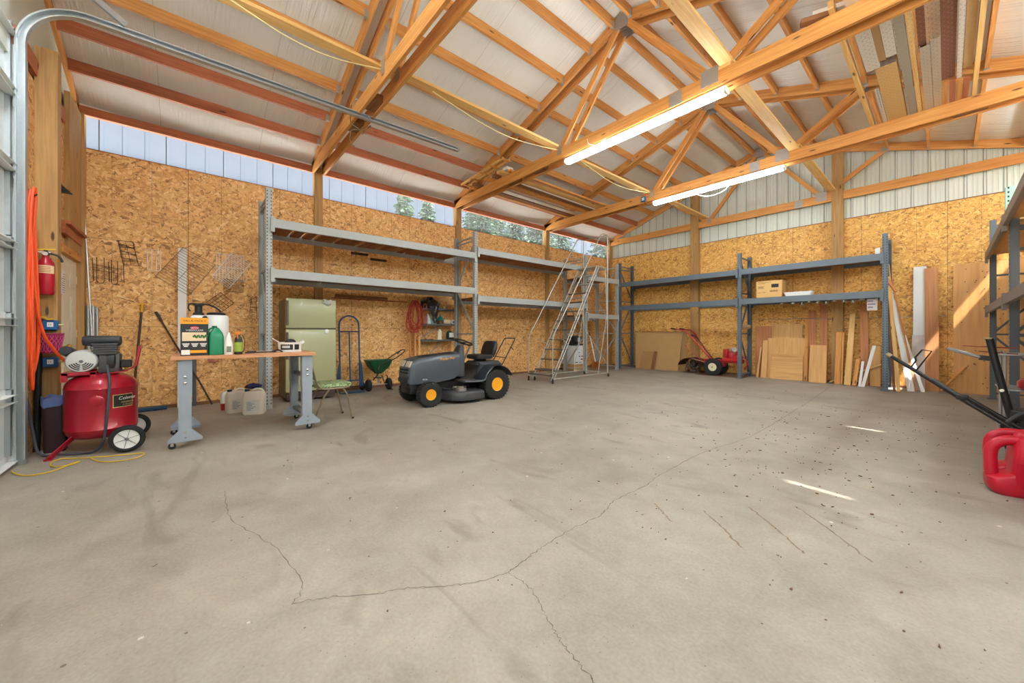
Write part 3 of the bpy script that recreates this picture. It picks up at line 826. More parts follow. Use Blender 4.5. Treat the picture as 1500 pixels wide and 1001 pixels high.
# ------------------------------------------------------------------ front left corner
# air compressor
ac = thing('air_compressor', 'dark red upright air compressor on white wheels in the front left corner', 'air compressor', (-5.42, -.62, 0))
cx, cy = -5.42, -.64
TANK = M('tank_red', (168, 16, 42), .3, .15, .16, 4, coat=.4)
tk_ = MB().lathe([(0, .115), (.10, .118), (.19, .135), (.235, .17), (.25, .215), (.25, .218), (.253, .222), (.25, .226), (.25, .60), (.253, .604), (.25, .608), (.244, .64), (.215, .69), (.15, .725), (.07, .74), (0, .742)], (cx, cy, 0), (0, 0, 1), 44).build('tank', TANK, ac)
m = MB().lathe([(.05, 0), (.05, .012), (.04, .018), (0, .018)], (cx+.246, cy-.01, .50), (1, 0, 0), 20); m.build('bung', TANK, tk_)
th_ = R(38)
def ontank(a_, z, r=.2515): return V(cx+r*math.cos(a_), cy+r*math.sin(a_), z)
m = MB(); m.surf(lambda u, v: ontank(R(22)+R(38)*u, .415+.125*v, .2525), 12, 1); m.build('label_plate', M('gold_label', (196, 170, 110), .5), ac)
m = MB(); m.surf(lambda u, v: ontank(R(23.5)+R(35)*u, .422+.111*v, .2532), 12, 1); m.build('label_face', BLACK, ac)
for txt_, z, sz, a0, mt in (('Coleman', .487, .044, 31, TRIM_W), ('POWERMATE', .455, .019, 36, M('gold_ink', (200, 176, 120), .5)), ('15 GALLON', .433, .016, 38, M('gold_ink', (200, 176, 120), .5))):
    text(txt_, sz, ontank(R(a0), z, .2535), (-math.sin(R(a0)), math.cos(R(a0)), 0), (0, 0, 1), mt, ac, bend=((cx, cy, 0), .2538, R(a0)), shear=.15 if sz > .03 else 0)
leg = TANK
for y_off, x_ in ((-.13, .0), (.0, .0)): pass
for dx in (-.19, .17):
    MB().bar((cx+dx*.8, cy-.16, .17), (cx+dx*1.25, cy-.30, .012), .055, .008, up=(0, 1, .4)).build('foot', TANK, ac)
MB().bar((cx-.26, cy-.30, .006), (cx+.24, cy-.30, .006), .05, .010).build('foot_bar', TANK, ac)
MB().cyl((cx-.34, cy+.20, .128), (cx+.36, cy+.20, .128), .010, 10).build('axle', BLK_MET, ac)
MB().box((cx-.2, cy+.13, .11), (cx+.2, cy+.22, .17), .01).build('axle_bracket', TANK, ac)
for sx in (1, -1):
    wc = V(cx+sx*.335, cy+.20, .128)
    w_ = MB().lathe([(.088, -.022), (.10, -.028), (.118, -.022), (.127, -.008), (.127, .008), (.118, .022), (.10, .028), (.088, .022)], wc, (1, 0, 0), 36, cap=False)
    wo = w_.build('wheel', RUBBER, ac)
    m = MB().lathe([(0, -.012), (.09, -.016), (.09, .016), (.05, .010), (0, .012)], wc, (1, 0, 0), 36); m.build('rim', WHITE_P, wo)
    m = MB().lathe([(.014, 0), (.014, .012), (0, .016)], wc+V(sx*.012, 0, 0), (sx, 0, 0), 12)
    for k in range(6):
        a_ = 2*PI*k/6+.3
        m.bar(wc+V(sx*.015, math.cos(a_)*.015, math.sin(a_)*.015), wc+V(sx*.0165, math.cos(a_)*.085, math.sin(a_)*.085), .004, .003, up=(1, 0, 0))
    m.build('hub', M('grey_spoke', (120, 122, 126), .5), wo)  # hub and spokes in plain grey
# motor and pump
MB().box((cx-.12, cy-.24, .735), (cx+.16, cy-.02, .765), .004).box((cx-.12, cy-.24, .70), (cx-.10, cy-.02, .765)).box((cx+.14, cy-.24, .68), (cx+.16, cy-.20, .765)).box((cx+.14, cy-.06, .70), (cx+.16, cy-.02, .765)).build('saddle', TANK, ac)
mc = V(cx+.02, cy-.12, .865)
mo = MB().lathe([(0, -.12), (.09, -.115), (.105, -.10), (.105, .08), (.103, .095), (.096, .104), (.03, .110), (0, .110)], mc, (1, 0, 0), 32).build('motor', M('silver_motor', (206, 208, 208), .4, .3), ac)
m = MB()
for r_ in (.035, .05, .065, .08):
    for a0, a1 in ((200, 262), (278, 340)):
        pts = arc(mc+V(.1095-.004*(r_/.08)**2, 0, 0), r_, R(a0), R(a1), 8, (0, 1, 0), (0, 0, 1)); m.tube(pts, .0045, n=6)
m.build('vent_slots', HOLE, mo)
MB().lathe([(.014, 0), (.012, .006), (0, .008)], mc+V(.112, 0, 0), (1, 0, 0), 12).build('shaft_cap', M('grey_cap', (110, 112, 114), .5), mo)
DGREY = M('dark_grey_plastic', (52, 54, 58), .5, var=.15)
MB().lathe([(0, -.07), (.04, -.068), (.045, -.05), (.045, .05), (.04, .068), (0, .07)], mc+V(.02, -.085, .085), (.75, -.2, .25), 18).build('capacitor_cover', DGREY, ac)
pb = MB().box((cx-.10, cy-.02, .74), (cx+.08, cy+.13, .93), .02).build('pump_body', M('pump_casting', (92, 92, 94), .5, .4), ac)
MB().lathe([(.0, -.03), (.085, -.03), (.095, -.01), (.095, .02), (.07, .03), (0, .03)], (cx+.02, cy+.07, .86), (0, 1, 0), 28).build('flywheel_guard', DGREY, ac)
m = MB()
for k in range(5): m.box((cx-.11, cy-.06, .93+k*.022), (cx+.11, cy+.11, .942+k*.022))
m.box((cx-.09, cy-.05, .92), (cx+.09, cy+.1, 1.03)); m.build('cylinder_head', M('pump_casting', (92, 92, 94), .5, .4), ac)
MB().lathe([(0, -.13), (.045, -.128), (.05, -.11), (.05, .11), (.045, .128), (0, .13)], (cx-.01, cy-.0, 1.055), (.12, 1, 0), 20).build('air_filter', DGREY, ac)
hp = [(cx-.10, cy+.05, .73), (cx-.10, cy+.16, .74), (cx-.10, cy+.245, .80), (cx-.10, cy+.27, .98)]
m = MB()
for sx in (-.10, .10):
    P = [V(cx+sx, cy+.02, .735), V(cx+sx, cy+.17, .755), V(cx+sx, cy+.235, .80), V(cx+sx, cy+.265, .985)]
    for i in range(3): m.bar(P[i], P[i+1], .035, .012, up=(0, -.4, 1) if i < 2 else (0, -1, 0))
m.bar((cx-.115, cy+.267, .985), (cx+.115, cy+.267, .985), .02, .035); m.build('handle', TANK, ac)
ps = MB().box((cx+.02, cy+.13, .79), (cx+.09, cy+.21, .865), .008).build('pressure_switch', BLACK, ac)
MB().tube(smooth_path([(cx+.06, cy+.13, .82), (cx+.07, cy+.07, .87), (cx+.08, cy+.04, .80), (cx+.06, cy+.08, .755)], 5), .006, n=6).build('switch_wire', BLACK, ac)
MB().cyl((cx+.06, cy+.17, .75), (cx+.06, cy+.17, .79), .012, 10).build('fitting', BRASS, ac)
pc = MB().tube(smooth_path([(cx+.13, cy+.05, .82), (cx+.19, cy+.065, .73), (cx+.235, cy+.075, .66), (cx+.262, cy+.07, .50), (cx+.262, cy+.06, .34), (cx+.258, cy+.05, .22), (cx+.25, cy+.03, .10), (cx+.22, cy-.02, .03), (cx+.16, cy-.12, .012), (cx+.10, cy-.28, .022), (-5.36, -.98, .012), (-5.40, -1.04, .06), (-5.41, -1.07, .26), (-5.38, -1.085, .44), (-5.35, -1.09, .56)], 6), .011, n=8)
pc.build('power_cord', M('grey_rubber_cord', (66, 68, 78), .55), ac, label='grey rubber power cord')

# on the jamb post and the front wall
fe = thing('fire_extinguisher', 'red fire extinguisher hung on the wooden post beside the walk-in door', 'fire extinguisher', (-5.65, -1.03, 1.50))
fx_, fy_ = -5.645, -1.035
MB().lathe([(0, 1.50), (.052, 1.50), (.058, 1.515), (.058, 1.78), (.05, 1.815), (.028, 1.845), (.022, 1.86), (.022, 1.875), (0, 1.875)], (fx_, fy_, 0), (0, 0, 1), 26).build('cylinder', RED, fe)
m = MB(); m.surf(lambda u, v: (fx_+.0588*math.cos(R(-70)+R(140)*u), fy_+.0588*math.sin(R(-70)+R(140)*u), 1.70+.075*v), 12, 1); m.build('label_band', M('cream_label', (226, 196, 150), .5), fe)
m = MB()
for k in range(4): m.surf(lambda u, v: (fx_+.0592*math.cos(R(-50)+R(90)*u), fy_+.0592*math.sin(R(-50)+R(90)*u), 1.712+.015*k+.005*v), 8, 1)
m.build('print', M('red_ink', (150, 30, 30), .6), fe, sharp=0)
MB().lathe([(.024, 0), (.024, .03), (.014, .035), (.014, .05), (0, .05)], (fx_, fy_, 1.875), (0, 0, 1), 14).build('valve', BLACK, fe)
MB().lathe([(.018, 0), (.018, .012), (0, .012)], (fx_+.02, fy_, 1.89), (1, 0, 0), 14).build('gauge', M('gauge_face', (214, 210, 200), .4), fe)
MB().bar((fx_, fy_-.05, 1.925), (fx_, fy_+.06, 1.94), .018, .012).build('carry_handle', M('yellow_tag', (226, 190, 60), .5), fe)
MB().bar((fx_, fy_-.05, 1.905), (fx_, fy_+.03, 1.905), .018, .010).build('lever', WHITE_P, fe)
MB().tube(smooth_path([(fx_, fy_+.02, 1.90), (fx_+.0, fy_+.075, 1.88), (fx_, fy_+.10, 1.84), (fx_, fy_+.10, 1.82)], 5), .009, n=8).build('hose', BLACK, fe)
MB().box((-5.718, fy_-.02, 1.6), (-5.70, fy_+.02, 1.86)).build('wall_hook', BLK_MET, fe)

def cord(name, label, pts, r, mat, cat='cord', k=6, group=None, n=8):
    o = MB().tube(smooth_path(pts, k), r, n=n).build(name, mat); return tag(o, label, cat, group)
ORG = M('orange_hose', (238, 84, 30), .45, var=.06)
def hang_loops(top, wid, lens, jit, plane, seed):
    r2 = random.Random(seed); P = []
    top = Vector(top); ex = Vector(plane)
    for L in lens:
        w_ = wid*r2.uniform(.6, 1.); j = r2.uniform(-jit, jit)
        P += [top+ex*(-.03)+V(0, 0, r2.uniform(-.01, .02)), top+ex*(-w_/2)+V(0, 0, -L*.35), top+ex*(-w_/2+j)+V(0, 0, -L*.8), top+ex*j+V(0, 0, -L), top+ex*(w_/2+j)+V(0, 0, -L*.8), top+ex*(w_/2)+V(0, 0, -L*.35), top+ex*.03+V(0, 0, r2.uniform(-.01, .02))]
    return P
oh = thing('air_hose', 'bright orange air hose hanging in long loops on the front wall', 'hose', (-5.51, -1.08, .5))
L_ = hang_loops((-5.29, -1.065, 2.33), .20, (1.45, 1.62, 1.70), .03, (1, .0, 0), 3)
for i, p in enumerate(L_): p.y += .008*(i % 5)
L_ += [V(-5.29, -1.03, 1.5), V(-5.35, -1.00, 1.15), V(-5.44, -.95, .98), V(-5.46, -.88, .86), V(-5.48, -.80, .80), V(-5.46, -.73, .775), V(-5.44, -.68, .77)]
MB().tube(smooth_path(L_, 6), .011, n=8).build('tubing', ORG, oh)
MB().tube([(-5.30, -1.12, 2.335), (-5.30, -1.04, 2.345), (-5.30, -1.02, 2.37)], .006, n=6).build('wall_peg', BLK_MET, oh)
pk_ = cord('thin_rope', 'faded pink cord looped on the front wall beside the fire extinguisher', hang_loops((-5.655, -1.085, 1.75), .06, (.38, .46, .52), .012, (.9, .1, 0), 9), .004, M('faded_pink_cord', (188, 112, 98), .8), n=6)
bp = thing('black_pipe', 'thick black pipe standing upright against the wooden jamb post', 'pipe', (-5.66, -1.08, 0))
MB().lathe([(.024, 0), (.024, 1.27), (.018, 1.27), (.018, .01)], (-5.665, -1.095, .0), (-.005, .012, 1), 16).build('tube', BLACK, bp)
MB().lathe([(.027, 0), (.027, .02)], (-5.671, -1.08, 1.25), (0, 0, 1), 16).build('rim', DGREY, bp)
BLUE = M('blue_box_plastic', (28, 92, 150), .5, var=.08)
for i, (z, l) in enumerate(((1.16, 'blue electrical box mounted above the magenta basket on the post'), (.80, 'blue electrical box mounted below the magenta basket on the post'))):
    t = thing('junction_box', l, 'electrical box', (-5.70, -1.01, z), 0)
    MB().box((-5.72, -1.062, z), (-5.655, -.962, z+.095), .006).build('housing', BLUE, t)
    MB().box((-5.655, -1.03, z+.03), (-5.651, -.99, z+.075), .001).build('faceplate', TRIM_W, t)
    m = MB()
    for q in (-.006, .006): m.box((-5.6512, -1.012+q-.0015, z+.045), (-5.6505, -1.012+q+.0015, z+.060))
    m.build('socket_slots', HOLE, t)
    MB().cyl((-5.69, -.962, z+.05), (-5.69, -.93, z+.05), .010, 10).build('cable_clamp', M('yellowed_plastic', (214, 196, 150), .5), t)
cordy = cord('short_cord', 'small yellow cord end resting over the upper blue box', [(-5.66, -1.08, 1.275), (-5.64, -1.05, 1.285), (-5.645, -1.02, 1.262), (-5.64, -.99, 1.270)], .007, M('yellow_cord', (214, 176, 40), .6))
MAG = M('magenta_basket', (150, 24, 76), .5, var=.2, scale=40)
bk = thing('round_basket', 'magenta round basket hooked on the post between two blue boxes', 'basket', (-5.56, -1.0, .94))
bz = .94; bc = V(-5.585, -.995, 0)
m = MB().lathe([(0, bz), (.060, bz), (.062, bz+.005), (.083, bz+.175), (.087, bz+.178), (.087, bz+.188), (.080, bz+.188), (.077, bz+.175), (.056, bz+.01), (0, bz+.01)], bc, (0, 0, 1), 28); m.build('bucket', MAG, bk)
m = MB()
for k in range(9):
    a_ = R(-80)+R(170)*k/8
    for q in (-1, 1):
        pts = [bc+V(math.cos(a_+q*.30*math.sin(i/6*PI*1.5))*(.0635+.021*i/6), math.sin(a_+q*.30*math.sin(i/6*PI*1.5))*(.0635+.021*i/6), bz+.012+.155*i/6) for i in range(7)]
        m.tube(pts, .0022, n=5)
m.build('weave_pattern', M('pale_pink_weave', (206, 92, 140), .5), bk)
tb = thing('trash_bin', 'dark brown trash bin with a blue liner behind the air compressor', 'trash bin', (-5.60, -.965, 0))
m = MB(); o_ = V(-5.60, -.965, 0)
m.loft([[o_+V(x*s_, y*s_, z) for x, y in rrect(.20, .16, .04)] for z, s_ in ((0, .84), (.02, .86), (.50, 1.0), (.50, .96), (.06, .84))]); m.build('bin', M('dark_brown_plastic', (52, 34, 38), .55), tb)
m = MB(); m.loft([[o_+V(x*s_+rng.uniform(-.003, .003), y*s_+rng.uniform(-.003, .003), z+.018*math.sin(i*1.3)) for i, (x, y) in enumerate(rrect(.20, .16, .04))] for z, s_ in ((.44, 1.02), (.48, 1.05), (.525, 1.03), (.52, .93), (.40, .86))], cap=False); m.build('liner', M('blue_bin_liner', (92, 112, 168), .35, var=.15, scale=30), tb)
# corner pipes and conduit
PIPE = M('grey_steel_pipe', (178, 184, 190), .35, .7)
for i, (y, r, h) in enumerate(((-1.055, .024, 1.50), (-1.012, .017, 1.50), (-.975, .014, 1.48))):
    t = MB(); y0 = y+.03
    t.lathe([(r, 0), (r, h), (r*.8, h), (r*.8, .02)], (-7.50, y0+.02, 0), (-.045, -.012, 1), 14)
    tag(t.build('steel_pipe', PIPE), ('thick', 'medium', 'thin')[i]+' grey steel pipe leaning in the corner behind the door hinge side', 'pipe')
cn = MB().cyl((-7.46, -.93, 0), (-7.60, -1.075, 3.02), .011, 10)
tag(cn.build('conduit', M('bright_conduit', (206, 206, 204), .35, .6)), 'long thin metal conduit leaning in the corner, taller than the steel pipes', 'conduit')
bl = thing('black_bracket', 'black wedge-shaped bracket fixed above the walk-in door', 'bracket', (-6.63, YF+.03, 2.73))
MB().prism([(0, 0), (.09, 0), (0, .10)], (-6.66, YF+.012, 2.74), (0, 1, 0), (0, 0, 1), (.06, 0, 0)).build('wedge', BLACK, bl)
MB().box((-6.67, YF+.0, 2.73), (-6.59, YF+.013, 2.86)).build('backplate', BLK_MET, bl)
# yellow cord on the floor
yc_ = [(-4.98, -1.09), (-4.86, -1.05), (-4.74, -.96), (-4.76, -.84), (-4.89, -.76), (-4.97, -.72), (-4.90, -.75), (-4.86, -.81), (-4.95, -.88), (-5.08, -.90), (-5.14, -.86), (-5.12, -.78), (-5.06, -.70), (-5.02, -.63), (-5.00, -.56), (-4.96, -.44), (-4.88, -.31), (-4.77, -.35), (-4.75, -.46), (-4.79, -.56), (-4.93, -.63), (-5.02, -.66)]
cord('extension_cord', 'thin yellow cord lying in loose loops on the floor in front of the compressor wheel', [(x, y, .007+.006*(i % 3 == 1)) for i, (x, y) in enumerate(yc_)], .005, M('yellow_cord', (214, 176, 40), .6), n=6)

# ---- hung or leaning on the left wall
WX = W+.012
RUST = M('rusty_wire', (96, 58, 42), .75, .3, .3, 30)
WIRE_W = M('white_wire', (236, 232, 226), .5)
WIRE_G = M('tarnished_wire', (126, 102, 84), .55, .4, .2, 30)
def grate(name, label, cor, nx, ny, mat, r=.003, rf=.0045, off=0., group=None):
    """wire grate whose four corners (y,z) go round; bars along both sides"""
    c = [V(WX+off, y, z) for y, z in cor]
    t = thing(name, label, 'wire rack', ((c[0]+c[2])/2).to_tuple())
    MB().tube(c, rf, closed=True, n=6).build('outer_frame', mat, t)
    m = MB()
    for i in range(1, nx): m.tube([c[0].lerp(c[1], i/nx), c[3].lerp(c[2], i/nx)], r, n=5)
    for i in range(1, ny): m.tube([c[0].lerp(c[3], i/ny)+V(.004, 0, 0), c[1].lerp(c[2], i/ny)+V(.004, 0, 0)], r, n=5)
    m.build('wires', mat, t)
    MB().cyl((W+.0, c[0].y, c[0].z+.005), (W+.04, c[0].y, c[0].z+.008), .003, 6).build('nail', RUST, t)
    return t
grate('wire_grate', 'large square oven-type wire grate hung cornerwise over the white slat', [(-.06, 2.43), (.325, 2.21), (.005, 1.70), (-.365, 1.965)], 2, 15, WIRE_G, .003, .0055, .05)
grate('wire_grate', 'white wire grate hung upright behind the tilted white one', [(.34, 2.40), (.70, 2.40), (.70, 1.98), (.34, 1.98)], 9, 2, WIRE_W, .0042, .0065)
grate('wire_grate', 'white wire grate hung tilted in front of the upright white one', [(.543, 2.435), (.790, 2.29), (.50, 1.85), (.285, 2.03)], 2, 17, WIRE_W, .0036, .007, .025)
grate('wire_grate', 'rusty close-barred wire grate low beneath the white grates', [(.43, 2.0), (.69, 2.0), (.69, 1.80), (.43, 1.80)], 13, 2, RUST, .0025, .004, .01)
grate('wire_grate', 'small rusty diamond-hung grate above the white sprayer', [(.393, 1.776), (.57, 1.619), (.402, 1.467), (.213, 1.612)], 5, 5, RUST, .003, .006)
grate('wire_grate', 'narrow white wire rack of three upright panels', [(-.455, 2.36), (-.315, 2.36), (-.315, 2.045), (-.455, 2.045)], 3, 1, WIRE_W, .005, .007)
gb = thing('wire_grate', 'rusty slanted grate with crossed wires hung above the looped wire rack', 'wire rack', (W+.02, -.65, 2.08))
c = [V(WX, y, z) for y, z in ((-.755, 2.44), (-.605, 2.44), (-.545, 2.10), (-.70, 2.10))]
MB().tube(c, .005, closed=True, n=6).build('outer_frame', RUST, gb)
m = MB()
for i in range(1, 7):
    f_ = i/7; a_, b_ = c[0].lerp(c[3], f_), c[1].lerp(c[2], f_)
    g_ = (i+(1 if i % 2 else -.2))/7.5
    m.tube([a_, c[1].lerp(c[2], min(1, g_))], .0028, n=5)
    m.tube([a_.lerp(b_, .1), a_.lerp(b_, .5)+V(.01, 0, .012*(-1)**i), b_], .0028, n=5)
for q in (.08, .5): m.tube([c[0].lerp(c[1], q), c[3].lerp(c[2], q)], .003, n=5)
m.build('wires', RUST, gb)
ga = thing('wire_rack', 'rusty wire rack of long looped prongs hung near the corner pipes', 'wire rack', (W+.02, -.86, 1.82))
m = MB()
def uloop(y0, y1, zt0, zt1, zb_):
    r_ = (y1-y0)/2; return [V(WX+.02, y0, zt0)]+[V(WX+.02, (y0+y1)/2-r_*math.cos(t), zb_+r_-r_*math.sin(t)) for t in [PI*i/8 for i in range(9)]]+[V(WX+.02, y1, zt1)]
for q in (uloop(-.955, -.885, 2.17, 2.17, 1.815), uloop(-.815, -.755, 2.15, 2.14, 1.81)): m.tube(q, .0045, n=6)
for y, z1, z0 in ((-.995, 2.16, 1.84), (-.845, 2.12, 1.84), (-.70, 2.12, 1.84)): m.tube([(WX+.02, y, z1), (WX+.02, y+.01, z0)], .0045, n=6)
m.build('prongs', RUST, ga)
m = MB()
for z in (2.05, 1.98, 1.88): m.tube([(WX+.012, -1.0, z+.02), (WX+.012, -.70, z-.02)], .003, n=5)
for k in range(8): m.tube([(WX+.01, -.98+k*.037, 2.08), (WX+.01, -.98+k*.037, 1.86)], .0018, n=4)
m.build('cross_wires', RUST, ga)
m = MB(); P = [(.74, 1.75), (.80, 1.72), (.79, 1.60), (.78, 1.44), (.75, 1.40), (.80, 1.37), (.87, 1.36), (.88, 1.45), (.87, 1.60), (.875, 1.72), (.83, 1.77)]
m.tube(smooth_path([(WX, y, z) for y, z in P], 5), .0035, n=6)
for k in range(7):
    z = 1.42+k*.045; m.tube([(WX, .785, z), (WX+.015, .83, z+.012), (WX, .872, z)], .003, n=5)
tag(m.build('coiled_wire', RUST), 'rusty wire bent like a ladder hung beside the rack post', 'wire')
sl = thing('slat_board', 'tall white board leaning on the left wall behind the workbench', 'board', (W+.06, -.07, 0))
MB().bar((W+.10, -.075, .0), (W+.025, -.068, 2.42), .10, .02, up=(1, 0, 0)).build('plank', TRIM_W, sl)
t = thing('push_broom', 'push broom with a dark handle and blue head leaning on the left wall', 'broom', (-7.55, -.38, 0))
MB().tube([(-7.50, -.60, .06), (W+.03, -.515, 1.44)], .014, n=10).build('handle', M('dark_brown_handle', (64, 40, 28), .5), t)
m = MB(); d_, s_, u_ = frame_of(V(W+.03, -.515, 1.44)-V(-7.50, -.60, .06))
m.tube([V(W+.03, -.515, 1.43), V(W+.027, -.509, 1.54)], .017, n=10); m.bar((W+.027, -.55, 1.545), (W+.027, -.47, 1.552), .03, .022); m.build('grip', M('yellow_grip', (230, 170, 30), .5), t)
MB().bar((-7.44, -.74, .04), (-7.54, -.24, .04), .07, .035, bev=.006).build('head', M('blue_broom_head', (40, 78, 110), .6), t)
m = MB(); 
for k in range(46):
    p = V(-7.44, -.74, .03).lerp(V(-7.54, -.24, .03), (k+.5)/46)
    m.bar(p+V(0, 0, 0), p+V(rng.uniform(-.01, .01), 0, -.029), .055, .012, up=(0, 1, 0))
m.build('bristles', M('blue_bristles', (44, 66, 88), .9), t)
t = thing('shovel_handle', 'dark tool handle leaning on the left wall toward the workbench', 'tool handle', (-7.6, -.2, 0))
MB().tube([(W+.03, -.36, 1.43), (-7.55, -.03, .70), (-7.5, .12, .40), (-7.45, .28, .02)], .012, n=10).build('shaft', M('dark_brown_handle', (64, 40, 28), .5), t)
MB().tube([(W+.028, -.365, 1.44), (W+.035, -.30, 1.30)], .018, n=10).build('grip', BLACK, t)
for (y0, y1, z, l) in ((2.42, 2.75, 2.675, 'dark wooden peg strip on the left wall nearer the first rack frame'), (2.80, 3.13, 2.60, 'dark wooden peg strip on the left wall slightly lower and farther along')):
    t = MB(); t.box((W, y0, z), (W+.05, y1, z+.045), .01); tag(t.build('peg_strip', M('dark_stained_wood', (60, 36, 26), .6)), l, 'wooden strip')
t = MB().bar((W+.03, 2.13, 1.84), (W+.03, 3.14, 1.835), .06, .05).build('wall_rail', PINE_D); tag(t, 'long brown wooden rail fixed to the left wall above the hand truck', 'wooden rail')
rh = MB().bar((W+.01, 2.08, 1.795), (W+.01, 3.6, 1.79), .02, .02).build('red_strip', M('faded_red_strip', (150, 60, 44), .7)); tag(rh, 'thin red wooden strip under the brown rail on the left wall', 'wooden strip')
hk = MB(); hk.box((W, .24, .74), (W+.05, .37, .83)); tag(hk.build('yellow_tin', M('pale_yellow_tin', (204, 178, 104), .5)), 'small pale yellow tin fixed to the wall under the workbench level', 'tin')
lp = MB(); lp.tube(smooth_path([(W+.03, .31+.07*math.cos(t_), .70+.035*math.sin(t_)) for t_ in [2*PI*i/10 for i in range(10)]], 3), .012, closed=False, n=8)
tag(lp.build('pink_loop', M('dusty_pink_cord', (176, 96, 92), .7)), 'dusty pink loop of cord hung under the small yellow tin', 'cord')
sp = MB().cyl((W+.06, -.0+.07, .0), (W+.05, .07, .90), .024, 12); tag(sp.build('grey_post', RACK_R), 'short dark grey steel tube standing at the wall behind the workbench', 'steel tube')

# ---- workbench
WB_S = M('bench_grey_paint', (150, 160, 172), .5, .1)
wb = thing('workbench', 'workbench with a thin wooden top on grey steel legs with casters', 'workbench', (-5.25, .5, 0))
TOPZ = .90
m = MB(); m.prism([(-4.86, -.13), (-4.86, 1.14), (-5.62, 1.17), (-5.66, -.13)], (0, 0, TOPZ-.032), (1, 0, 0), (0, 1, 0), (0, 0, .032)); m.build('top', wood('bench_top', (222, 166, 122), (186, 120, 84), 1., .55, False), wb)
def bench_legs(y):
    for x in (-4.94, -5.58):
        sx = 1 if x > -5.2 else -1
        m = MB()
        m.box((x-.045, y-.055, .17), (x+.045, y-.050, .865)); m.box((x+.042*sx, y-.055, .17), (x+.046*sx, y+.045, .865))
        m.box((x-.050, y-.059, .50), (x+.050, y-.054, .865)); m.box((x+.046*sx, y-.06, .52), (x+.050*sx, y+.05, .865))
        lg = m.build('leg', WB_S, wb)
        for z in (.70, .64): MB().lathe([(.014, 0), (.014, .006), (.008, .010), (0, .010)], (x+.051*sx, y-.005, z), (sx, 0, 0), 6).build('bolt', CHROME, lg)
        m = MB(); m.prism([(-.13, 0), (-.13, .03), (-.05, .115), (.05, .115), (.13, .03), (.13, 0)], (x+.047*sx, y, .065), (0, 1, 0), (0, 0, 1), (.005*sx, 0, 0)); m.box((x-.04, y-.12, .063), (x+.05, y+.12, .068)); m.build('foot', WB_S, lg)
        for z in (.155, .105): MB().lathe([(.010, 0), (.010, .005), (0, .007)], (x+.052*sx, y, z), (sx, 0, 0), 6).build('foot_bolt', CHROME, lg)
        ca = MB(); yy = y-.10 if y < .5 else y+.02
        ca.lathe([(.008, -.012), (.028, -.012), (.030, -.008), (.030, .008), (.028, .012), (.008, .012)], (x+.02*sx, yy, .030), (1, .2, 0), 18)
        c_ = ca.build('caster', RUBBER, lg)
        MB().box((x+.02*sx-.020, yy-.012, .03), (x+.02*sx-.016, yy+.012, .064)).box((x+.02*sx+.016, yy-.012, .03), (x+.02*sx+.020, yy+.012, .064)).build('caster_fork', CHROME, lg)
    MB().box((-5.56, y-.02, .60), (-4.96, y+.02, .64)).box((-5.56, y-.03, .15), (-4.96, y+.03, .18)).box((-5.62, y-.055, .845), (-4.90, y+.045, .867)).build('cross_rail', M('bench_dark_rail', (92, 98, 104), .5, .1), wb)
bench_legs(-.02); bench_legs(1.06)
# ---- on the workbench
bx = thing('weed_killer_box', 'black carton with an orange top band standing on the workbench', 'box', (-5.02, .06, TOPZ))
X0, Y0_, Y1_ = -4.99, -.060, .156
MB().box((X0-.12, Y0_, TOPZ+.001), (X0, Y1_, TOPZ+.385), .002).build('carton', M('black_card', (38, 38, 42), .45, var=.05), bx)
MB().box((X0-.1202, Y0_-.0006, TOPZ+.322), (X0+.0006, Y1_+.0006, TOPZ+.3856)).build('orange_band', M('orange_card', (240, 160, 36), .5, var=.03), bx)
MB().box((X0-.001, Y0_+.012, TOPZ+.150), (X0+.0012, Y1_-.016, TOPZ+.238)).build('picture_panel', M('cream_picture', (226, 204, 168), .5, var=.15, scale=14), bx)
m = MB()
for k in range(14): m.ball((X0+.0012, Y0_+.10+k*.008, TOPZ+.195+.010*math.sin(k*1.7)), .010, (.08, 1, 1), 8, 5)
m.build('leaf_print', M('leaf_green', (60, 104, 48), .7, var=.3, scale=40), bx)
MB().ball((X0, (Y0_+Y1_)/2, TOPZ+.282), .022, (.05, 1.5, .8), 18, 8).build('badge', M('badge_red', (206, 40, 62), .5), bx)
MB().box((X0-.001, Y0_+.006, TOPZ+.012), (X0+.0010, Y0_+.072, TOPZ+.060)).build('white_panel', TRIM_W, bx)
MB().box((X0-.001, Y0_+.074, TOPZ+.028), (X0+.0010, Y1_-.012, TOPZ+.056)).build('orange_panel', M('orange_card', (240, 160, 36), .5), bx)
yc0 = (Y0_+Y1_)/2
text('VALUE PACK 2', .027, (X0+.0012, yc0, TOPZ+.345), (0, 1, 0), (0, 0, 1), BLACK, bx, align='CENTER')
text('ORTHO', .018, (X0+.0022, yc0, TOPZ+.276), (0, 1, 0), (0, 0, 1), TRIM_W, bx, align='CENTER')
text('WEEDCLEAR', .024, (X0+.0012, yc0, TOPZ+.250), (0, 1, 0), (0, 0, 1), TRIM_W, bx, align='CENTER')
m = MB()
for k in range(3):
    for q in range(3): m.box((X0-.001, yc0-.095+k*.068+.006*q, TOPZ+.118-.013*q), (X0+.0011, yc0-.095+k*.068+.056-.006*q, TOPZ+.126-.013*q))
m.build('print', TRIM_W, bx)
gj = thing('green_jug', 'green plastic jug standing beside the black and orange carton', 'jug', (-5.04, .225, TOPZ))
m = MB(); c_ = V(-5.06, .222, TOPZ)
prof = [(0, .10, .118), (.006, .112, .13), (.19, .112, .13), (.235, .095, .105), (.262, .06, .07), (.285, .045, .045)]
m.loft([[c_+V(x, y, z) for x, y in rrect(a_, b_, .024)] for z, a_, b_ in prof]); m.build('body', M('jug_green', (18, 132, 92), .35, var=.06), gj)
